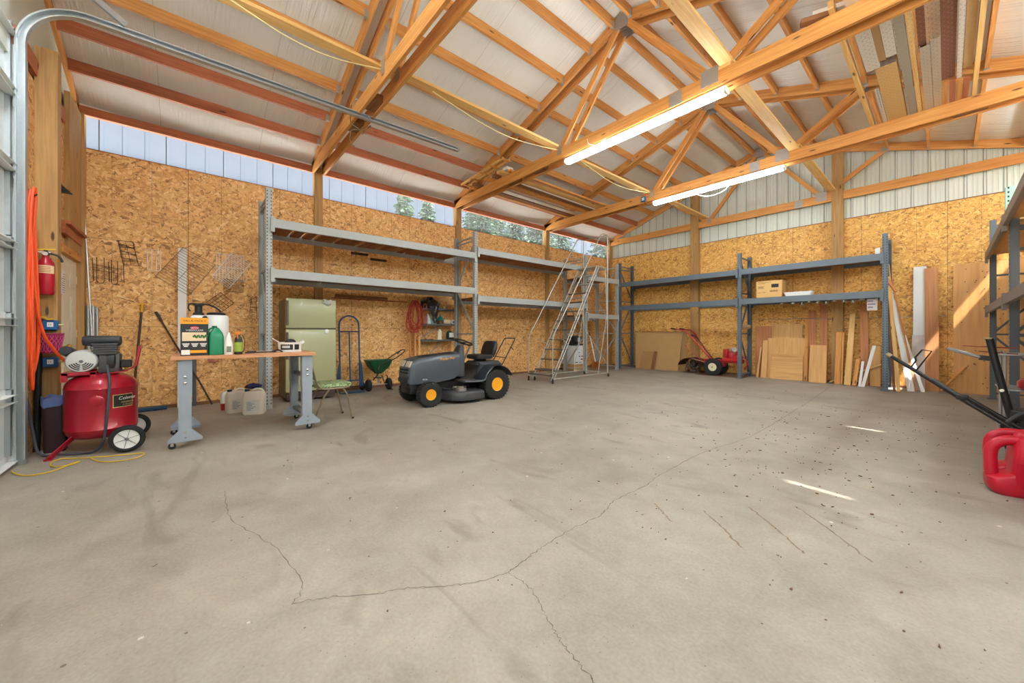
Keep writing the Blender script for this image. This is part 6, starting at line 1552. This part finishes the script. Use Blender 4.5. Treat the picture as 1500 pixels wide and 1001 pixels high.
for y in (5.42, 5.78):
    m = MB().lathe([(.09, -.04), (.16, -.055), (.20, -.035), (.20, .035), (.16, .055), (.09, .04)], (.52, y, .20), (0, 1, 0), 30, cap=False)
    for k in range(18):
        a_ = 2*PI*k/18; d_ = V(math.cos(a_), 0, math.sin(a_)); m.obox(V(.52, y, .2)+d_*.198, .08, .016, .03, (V(0, 1, 0), d_, V(-math.sin(a_), 0, math.cos(a_))))
    wo = m.build('wheel', RUBBER, sm)
    MB().lathe([(0, -.03), (.09, -.04), (.09, .04), (0, .03)], (.52, y, .20), (0, 1, 0), 22).build('rim', DGREY, wo)
# wire cart
wc = thing('utility_cart', 'two shelf metal cart with rusty rods sticking out under the right rack', 'cart', (.70, 6.15, 0))
for x in (.36, 1.0):
    for y in (5.95, 6.42): MB().cyl((x, y, .0), (x, y, .95), .012, 10).build('leg', GALV, wc)
for z in (.92, .585, .20):
    m = MB(); m.tube([(.33, 5.92, z), (1.03, 5.92, z), (1.03, 6.45, z), (.33, 6.45, z)], .008, closed=True, n=6)
    m.box((.34, 5.93, z-.004), (1.02, 6.44, z+.002)); m.build('shelf', GALV, wc)
m = MB()
for z, x0 in ((.985, .10), (.93, .20)):
    m.tube([(x0, 5.98, z+.02), (x0+.05, 5.98, z+.015), (.44, 6.0, z)], .007, n=6)
m.build('rusty_rod', M('rusty_rod', (150, 70, 44), .8), wc)
MB().lathe([(.20, .12), (.06, 0), (0, 0)], (.72, 6.1, .75), (0, 0, 1), 16).build('plastic_funnel', M('milky_plastic', (224, 222, 218), .35), wc)
jg = thing('white_jug', 'white jug with a purple label standing on the cart top shelf', 'jug', (.66, 6.05, .93))
m = MB(); m.loft([[V(.68+x*s_, 6.08+y*s_, .925+z) for x, y in rrect(.30, .20, .05)] for z, s_ in ((0, .95), (.015, 1.), (.19, 1.), (.24, .85), (.26, .5))]); m.build('body', WHITE_P, jg)
MB().lathe([(.03, 0), (.03, .03), (0, .03)], (.60, 6.08, 1.18), (0, 0, 1), 14).build('cap', WHITE_P, jg)
MB().tube(smooth_path([(.62, 6.08, 1.165), (.70, 6.08, 1.20), (.78, 6.08, 1.18), (.81, 6.08, 1.12)], 4), .014, n=8).build('handle', WHITE_P, jg)
m = MB(); m.box((.57, 5.978, .955), (.70, 5.980, 1.07)); m.build('label', M('purple_label', (150, 40, 160), .5), jg)
m = MB(); m.box((.592, 5.9765, .975), (.69, 5.978, 1.05)); m.build('label_centre', TRIM_W, jg)
gs = thing('small_gas_can', 'small red fuel tank on the middle shelf of the cart', 'fuel tank', (.65, 6.05, .59))
m = MB(); m.loft([[V(.66+x*s_, 6.08+y*s_, .589+z) for x, y in rrect(.44, .22, .07)] for z, s_ in ((0, .9), (.02, 1.), (.07, 1.), (.10, .9), (.115, .6))]); m.build('body', M('deep_red_enamel', (160, 24, 30), .35, coat=.3), gs)
MB().lathe([(.035, 0), (.04, .03), (0, .035)], (.56, 6.08, .70), (0, 0, 1), 14).build('cap', BLACK, gs)
rs = MB().box((.50, 5.98, .205), (.95, 6.38, .34), .02); tag(rs.build('red_tote', M('red_tote', (176, 30, 34), .5)), 'low red tote on the bottom shelf of the cart', 'tote')
# stored on the right rack's upper deck
bxr = thing('brown_carton', 'brown carton standing on the upper deck of the right rack', 'box', (.95, 6.5, 2.475))
MB().box((.62, 6.25, 2.474), (1.25, 6.95, 2.75), .006).build('carton', CARD2, bxr)
MB().box((.6192, 6.25, 2.60), (.6199, 6.95, 2.64)).build('packing_tape', M('clear_tape', (206, 172, 116), .3), bxr)

# ------------------------------------------------------------------ stored on the truss bottom chords, right
CT = 4.263
def long_item(name, label, cat, x0, x1, y0, y1, z0, th, mat, group=None, lbl=True):
    m = MB().bar(((x0+x1)/2, y0, z0+th/2), ((x0+x1)/2+rng.uniform(-.01, .01), y1, z0+th/2), abs(x1-x0), th)
    return tag(m.build(name, mat), label, cat, group)
G3 = None
ALW = M('white_embossed_aluminium', (224, 220, 214), .4, .3, .08, 40)
long_item('stored_board', 'pale two-by-four lying across the trusses at the left side of the stored panels', 'board', -.76, -.715, 4.70, 8.15, CT, .085, PINE_L)
long_item('stored_sheet', 'white embossed panel overhead with a rounded free end, leftmost of the stored panels', 'panel', -.645, -.525, 3.9, 6.18, CT, .03, ALW)
long_item('stored_sheet', 'tan narrow panel overhead between two white embossed panels', 'panel', -.515, -.455, 3.9, 6.05, CT+.001, .02, CARD2)
long_item('stored_sheet', 'white embossed panel overhead with two nail holes, right of the tan narrow panel', 'panel', -.45, -.365, 3.9, 6.02, CT, .03, ALW)
long_item('stored_sheet', 'grey sheet overhead behind the flat cardboard carton', 'panel', -.36, -.285, 4.4, 8.10, CT+.002, .02, M('grey_sheet', (160, 152, 138), .6, var=.12, scale=20))
cbx = thing('flat_carton', 'flat cardboard carton stored overhead on the trusses with a torn open end', 'box', (-.47, 7.1, CT))
MB().box((-.565, 6.20, CT+.001), (-.385, 8.05, CT+.10)).build('carton', M('box_card', (214, 172, 110), .75, var=.12, scale=30), cbx)
m = MB()
for k in range(6): m.box((-.56+.029*k, 6.17-.02*(k % 2), CT+.01), (-.56+.029*k+.026, 6.23, CT+.085-.01*(k % 3)))
m.build('torn_end', M('torn_grey_card', (140, 128, 118), .85, var=.3, scale=40), cbx)
for k, (x0, x1) in enumerate(((-.62, -.60), (-.595, -.578))):
    long_item('stored_rod', ('white metal strip overhead left of the flat carton, outer one', 'white metal strip overhead left of the flat carton, inner one')[k], 'metal strip', x0, x1, 6.75, 8.1, CT, .03, ALW)
long_item('stored_board', 'pale two-by-four overhead between the flat carton and the aluminium gutters', 'board', -.275, -.235, 4.6, 8.12, CT, .085, PINE_L)
BRN = M('brown_coated_metal', (122, 74, 60), .5, .2, .2, 20)
long_item('stored_gutter', 'narrow reddish brown metal length overhead beside the aluminium gutters', 'metal length', -.205, -.145, 4.3, 6.25, CT+.03, .02, BRN)
def gutter(label, x0, x1, y0, y1):
    m = MB(); z0 = CT+.001; h = .06
    pts = [(x0, h), (x0, 0), (x1, 0), (x1, h), (x1-.006, h), (x1-.006, .006), (x0+.006, .006), (x0+.006, h)]
    m.prism(pts, (0, y0, z0), (1, 0, 0), (0, 0, 1), (0, y1-y0, 0))
    return tag(m.build('aluminium_gutter', M('aluminium', (200, 198, 192), .35, .6, .1, 30)), label, 'gutter')
gutter('aluminium gutter length overhead, left of the pair', -.205, -.125, 6.10, 8.14)
gutter('aluminium gutter length overhead, right of the pair', -.120, -.050, 6.02, 8.14)
long_item('stored_sheet', 'wide reddish brown panel overhead right of the aluminium gutters', 'panel', -.045, .065, 4.3, 7.15, CT+.03, .02, BRN)
long_item('stored_sheet', 'pinkish white narrow panel overhead right of the wide brown one', 'panel', .075, .115, 4.3, 7.3, CT+.02, .02, ALW)
long_item('stored_board', 'tan plank overhead beside the pinkish white narrow panel', 'plank', .125, .195, 4.6, 7.0, CT+.02, .03, CARD)
for k, nm in enumerate(('first', 'second', 'third', 'fourth')):
    long_item('stored_plank', nm+' from the left of four short dark brown planks overhead on the third truss', 'plank', -.045+.058*k, .008+.058*k, 7.18+.02*k, 8.10, CT, .022, PINE_R if k % 2 else PINE)
long_item('stored_board', 'pale two-by-four overhead at the right edge of the stored stack', 'board', .205, .245, 4.9, 8.1, CT, .085, PINE_L)
m = MB()
for k in range(3): m.bar((-.95+.12*k, 4.70+.03*k, CT+.025+.03*k), (-.62+.14*k, 4.86, CT+.03+.03*k), .07, .04)
o = None
for k, (a_, b_, mt, lb) in enumerate((((-.98, 4.74, CT+.03), (-.72, 4.84, CT+.03), PINE_D, 'brown wood offcut on top of the second truss, end nearest the ridge'), ((-.90, 4.80, CT+.085), (-.60, 4.90, CT+.085), TRIM_W, 'white wood offcut lying on the brown one on the second truss'), ((-.70, 4.72, CT+.13), (-.60, 4.95, CT+.135), PINE_L, 'pale wood block on top of the offcut pile on the second truss'))):
    o = MB().bar(a_, b_, .08, .045).build('wood_offcut', mt); tag(o, lb, 'wood offcut')
tc = MB(); tc.prism([(0, 0), (.30, .06), (.26, .02), (.20, .0), (.17, -.06), (.12, -.03), (.08, -.08), (.05, -.02)], (-.62, 8.12, CT-.0), (1, 0, 0), (0, 1, -.25), (0, 0, .006))
tag(tc.build('torn_cardboard', CARD2), 'torn piece of cardboard poking out over the far side of the third truss', 'cardboard')
# chicken wire under the stack
m = MB(); s_ = .030; hx = s_*math.sqrt(3)
def cell(i, j): return V(-.62+hx*(i+.5*(j % 2)), 5.02+1.5*s_*j, CT-.006)
for i in range(15):
    for j in range(63):
        c_ = cell(i, j)
        if c_.x > .14 or c_.y > 7.82: continue
        P = [c_+V(s_*math.sin(PI/3*k), s_*math.cos(PI/3*k), rng.uniform(-.003, .003)) for k in range(4)]
        for a_, b_ in zip(P, P[1:]):
            d_ = (b_-a_).normalized(); q = V(-d_.y, d_.x, 0)*.0011
            A = [m.bm.verts.new(p) for p in (a_+q, b_+q, b_-q, a_-q)]; m._face(A)
tag(m.build('chicken_wire', M('galvanized_wire', (150, 140, 130), .5, .5), sharp=0), 'sheet of hexagonal chicken wire under the panels stored overhead', 'wire netting')

# stored on the left, between the second and third trusses
long_item('stored_board', 'two-by-four stored overhead nearest the left wall between the second and third trusses', 'board', -6.80, -6.71, 4.70, 8.12, CT, .04, PINE)
long_item('stored_board', 'second board in from the left wall stored overhead between two trusses', 'board', -6.64, -6.56, 4.60, 8.14, CT, .06, PINE_D)
long_item('stored_gutter', 'grey metal length with dark hooks stored overhead among the left boards', 'metal length', -6.50, -6.36, 4.95, 8.10, CT, .03, M('aluminium', (200, 198, 192), .35, .6))
hk_ = MB().bar((-6.47, 5.25, CT-.004), (-6.36, 5.25, CT-.004), .02, .012); tag(hk_.build('dark_hook', BLACK), 'small black hook under the grey metal length overhead', 'hook')
long_item('stored_board', 'broad pine plank stored overhead right of the grey metal length', 'plank', -6.24, -6.10, 4.60, 8.16, CT, .038, PINE)
long_item('stored_board', 'dark weathered plank stored overhead between two pine planks', 'plank', -6.02, -5.90, 4.65, 8.12, CT, .03, PINE_D)
long_item('stored_gutter', 'thin white strip stored overhead beside the dark weathered plank', 'strip', -5.88, -5.855, 4.8, 8.05, CT, .02, TRIM_W)
long_item('stored_board', 'pale pine plank stored overhead, farthest from the left wall in its stack', 'plank', -5.80, -5.68, 4.60, 8.18, CT, .038, PINE_L)
long_item('stored_board', 'orange pine plank lying across the left overhead stack on the second truss side', 'plank', -5.60, -5.52, 4.72, 8.1, CT, .038, PINE)
ft = thing('slat_trestle', 'open wooden trestle of thin slats lying across the ends of the left overhead stack', 'frame', (-6.2, 4.62, CT+.07))
for yy, zz in ((4.50, .09), (4.66, .10)): MB().bar((-6.90, yy, CT+zz-.01), (-5.50, yy+.02, CT+zz+.09), .04, .035).build('rail', PINE_L, ft)
for k in range(5):
    x = -6.85+.33*k; MB().bar((x, 4.49, CT+.07+.025*k), (x, 4.72, CT+.08+.025*k), .05, .02).build('slat', PINE, ft)
wpk = MB().box((-5.74, 4.70, CT+.06), (-5.60, 4.86, CT+.12), .01); o = wpk.build('white_packet', TRIM_W); tag(o, 'small white packet on the end of the left overhead stack', 'packet')

# cables and small electrics overhead
YC = M('cream_cable', (222, 206, 150), .5)
for i, (y0, y1, l) in enumerate(((.2, 1.8, 'cream cable drooping along the left brace before the first truss'), (2.4, 4.8, 'cream cable drooping along the left brace between the first and second trusses'), (5.4, 7.8, 'cream cable drooping along the left brace between the second and third trusses'))):
    P = [(-4.36, y0, 4.262)]+[(-4.34-.05*math.sin(PI*t/6), y0+(y1-y0)*t/6, 4.262-.13*math.sin(PI*t/6)) for t in range(1, 6)]+[(-4.36, y1, 4.262)]
    cord('electric_cable', l, P, .007, YC, 'cable', n=6)
jb = thing('junction_box', 'blue electrical box fixed to the third truss beside the farther tube light', 'electrical box', (-4.50, 7.82, 4.12))
MB().box((-4.56, 7.80, 4.10), (-4.45, 7.844, 4.21), .005).build('housing', BLUE, jb)
MB().box((-4.535, 7.797, 4.125), (-4.475, 7.80, 4.185)).build('faceplate', M('pale_faceplate', (200, 206, 210), .5), jb)
MB().tube(smooth_path([(-4.48, 7.81, 4.10), (-4.45, 7.83, 4.02), (-4.38, 7.86, 4.0), (-4.30, 7.86, 4.03)], 5), .005, n=6).build('cord', BLACK, jb)
cw = cord('tangled_wire', 'tangled brown wire tied round the first truss below the garage door track', [(-5.42, 1.72, 4.30), (-5.40, 1.70, 4.12), (-5.34, 1.70, 4.0), (-5.30, 1.78, 3.94), (-5.38, 1.86, 3.93), (-5.44, 1.92, 4.02), (-5.36, 1.96, 4.08), (-5.30, 1.92, 4.0), (-5.36, 1.80, 3.96), (-5.44, 1.72, 3.95), (-5.46, 1.72, 3.80), (-5.42, 1.76, 3.74)], .006, M('brown_wire', (120, 96, 66), .7), 'wire', n=6)
# ------------------------------------------------------------------ tube lights
def emit(name, col, s):
    a = N(name); e = a.n('ShaderNodeEmission', Color=(*col, 1), Strength=s); a.link(e.outputs[0], a.out.inputs[0]); return a.m
TUBE_E = emit('lit_diffuser', (.88, .97, 1.0), 46.0); TUBE_FILL = emit('added_fill_diffuser', (.88, .97, 1.0), 32.0)
FIXT = M('light_housing_white', (236, 234, 228), .4, var=.02)
def tube_light(x0, x1, y, label, z=3.97, em=None):
    t = thing('tube_light', label, 'light fixture', ((x0+x1)/2, y, z+.10), 0, 'strip lights under the trusses')
    MB().box((x0, y-.045, z+.064), (x1, y+.045, z+.078), .004).build('housing', FIXT, t)
    m = MB(); prof = [(-.050, .068), (-.066, .035), (-.058, .010), (-.035, -.002), (0, -.006), (.035, -.002), (.058, .010), (.066, .035), (.050, .068)]
    m.loft([[V(x, y+p, z+q) for p, q in prof] for x in (x0+.025, x1-.025)]); m.build('diffuser', em or TUBE_E, t)
    for x in (x0, x1-.025): m = MB(); m.loft([[V(xx, y+p*1.05, z+q) for p, q in prof] for xx in (x, x+.025)]); m.build('end_cap', WHITE_P, t)
    for x in (x0+.4, x1-.4): MB().cyl((x, y, z+.075), (x, y, 4.085), .004, 6).build('hanger', PLATE, t)
    return t
tube_light(-4.20, -1.70, 4.83, 'long lit tube light hung under the second truss, nearer of the two in view')
tube_light(-4.28, -1.84, 7.86, 'long lit tube light hung under the third truss, farther of the two in view')
# added fixtures outside the picture, put in to brighten the room
for x0, x1, y in ((-1.05, 1.35, 1.83), (-4.6, -2.15, -.80)):
    tube_light(x0, x1, y, 'added tube light outside the picture that brightens the front of the building')
for y0 in (-.6, 2.2, 5.0, 7.8):  # added unseen row beside the right wall, throws light on the left wall
    t = tube_light(-1.22, 1.22, 0, 'added tube light outside the picture along the right wall, brightening the left wall', em=TUBE_FILL)
    t.rotation_euler = (0, 0, PI/2); t.location = (1.22, y0+1.22, 4.07)
cord('light_cord', 'white cord sagging from the farther tube light toward the wall post', [(-3.45, 7.9, 4.03), (-3.2, 7.98, 3.90), (-2.9, 8.05, 3.95), (-2.7, 8.0, 4.12)], .006, TRIM_W, 'cord', n=6)
cord('light_cord', 'thin white cord looped over the second truss onto the nearer tube light', [(-3.72, 4.775, 4.20), (-3.68, 4.77, 4.10), (-3.55, 4.80, 4.05), (-3.3, 4.79, 4.10)], .004, TRIM_W, 'cord', n=6)

# ------------------------------------------------------------------ outside: ground and trees beyond the clear panels
a = N('grass_ground'); co = a.n('ShaderNodeTexCoord').outputs['Object']
nz = a.n('ShaderNodeTexNoise', Vector=co, Scale=.8, Detail=5.0).outputs[0]
GRD = a.fin(a.mix(nz, lin((110, 128, 76)), lin((158, 150, 120))), .95)
MB().box((-70, -45, -.5), (60, 70, -.21)).build('ground_outside', GRD, kind='structure')
MB().box((-17, -6, -.21), (-8.1, 40, -.10)).build('bounce_gravel_yard', M('bounce_white_gravel', (240, 239, 235), .9, var=.12, scale=20), kind='structure')  # added unseen pale ground, bounces sunlight up under the left eave
MB().box((-3.2, -14, -.21), (2.6, -2.62, -.02)).build('driveway', M('pale_gravel', (164, 160, 152), .9, var=.2, scale=20), kind='structure')
NEED = M('conifer_needles', (58, 80, 60), .85, var=.35, scale=6); BARK = M('tree_bark', (92, 76, 62), .9)
def conifer(x, y, h, w_, label):
    t = thing('conifer_tree', label, 'tree', (x, y, -.21), 0, 'trees beyond the clear panels')
    MB().lathe([(.16, 0), (.03, h*.95), (0, h*.96)], (0, 0, 0), (0, 0, 1), 8).build('trunk', BARK, t, local=True)
    m = MB(); n = int(h*62)
    for i in range(n):
        f_ = (i+.5)/n; z = h*(.06+.94*f_); r_ = w_*(1-f_)**.85*rng.uniform(.55, 1.1)+.05; a_ = rng.uniform(0, 2*PI)
        d_ = V(math.cos(a_), math.sin(a_), 0); s_ = V(-d_.y, d_.x, 0)
        p0 = V(0, 0, z); p1 = d_*r_+V(0, 0, z-r_*.28)
        for k in range(4):
            q = p0.lerp(p1, .25+.25*k); w2 = (.16+.12*(1-f_))*(1.15-.2*k)
            m.prism([(-1, 0), (-.2, -.7), (.9, -.3), (1.1, .3), (0, .8)], q, d_*w2+V(0, 0, rng.uniform(-.1, .05)), s_*w2*.8+V(0, 0, rng.uniform(-.08, .08)), V(0, 0, .02))
    m.build('foliage', NEED, t, local=True, sharp=0)
for x, y, h, w_, l in ((-16.5, 7.6, 8.6, 1.5, 'slim conifer seen first through the clear panels beyond the first post'), (-19.5, 10.4, 9.6, 1.9, 'second conifer seen through the clear panels before the second post'), (-17, 12.4, 11, 2.0, 'dark conifer beyond the clear panels just left of the second post'), (-21, 16.4, 13.5, 2.5, 'tall conifer beyond the clear panels just right of the second post'), (-17.5, 17.4, 12.5, 2.2, 'tallest conifer beyond the clear panels mid way to the third post'), (-22, 22.6, 13, 2.7, 'conifer beyond the clear panels near the third post'), (-19, 26.5, 13, 2.8, 'conifer beyond the last clear panels near the corner post'), (-23, 34, 15, 3.0, 'farthest conifer beyond the last clear panels'), (-28, 19.5, 16, 3.2, 'tall conifer in the back row beyond the clear panels right of the second post'), (-29, 25.5, 18, 3.4, 'tallest back row conifer beyond the clear panels toward the third post'), (-28, 31.5, 17, 3.2, 'back row conifer beyond the clear panels at the third post')):
    conifer(x, y, h, w_, l)

# ------------------------------------------------------------------ daylight
w = bpy.data.worlds.new('sky'); scene.world = w; w.use_nodes = True; nt = w.node_tree; nt.nodes.clear()
sky = nt.nodes.new('ShaderNodeTexSky'); sky.sky_type = 'NISHITA'; sky.sun_disc = False; sky.sun_elevation = R(60); sky.sun_rotation = R(96); sky.altitude = 100; sky.air_density = 1.0; sky.dust_density = 1.5
bg = nt.nodes.new('ShaderNodeBackground'); bg.inputs[1].default_value = 0.145
ow = nt.nodes.new('ShaderNodeOutputWorld'); hs = nt.nodes.new('ShaderNodeHueSaturation'); hs.inputs['Saturation'].default_value = .5; nt.links.new(sky.outputs[0], hs.inputs['Color']); nt.links.new(hs.outputs[0], bg.inputs[0]); nt.links.new(bg.outputs[0], ow.inputs[0])
sun = bpy.data.lights.new('sun', 'SUN'); sun.energy = 42.0; sun.angle = R(1.0); sun.color = (1, .95, .86)
so_ = bpy.data.objects.new('sun', sun); COL.objects.link(so_)
el, az = R(60), R(6)
dirv = V(-math.cos(el)*math.cos(az), math.cos(el)*math.sin(az), -math.sin(el))
so_.rotation_euler = dirv.to_track_quat('-Z', 'Y').to_euler(); so_.location = (20, -2, 30)

# ------------------------------------------------------------------ camera and view
cam = bpy.data.cameras.new('camera'); cam.sensor_width = 36; cam.lens = 550/1500*36; cam.shift_y = -(500.5-486.7)/1500; cam.clip_start = .02; cam.clip_end = 500
co_ = bpy.data.objects.new('camera', cam); COL.objects.link(co_)
co_.location = (0, 0, 1.14); co_.rotation_euler = (R(90), 0, R(49.24)); scene.camera = co_
vs_ = scene.view_settings; vs_.view_transform = 'Standard'; vs_.look = 'None'; vs_.exposure = 0.44; vs_.gamma = 1.0; vs_.use_curve_mapping = False
scene.cycles.use_denoising = True
scene.cycles.max_bounces = 10; scene.cycles.diffuse_bounces = 6; scene.cycles.transparent_max_bounces = 12
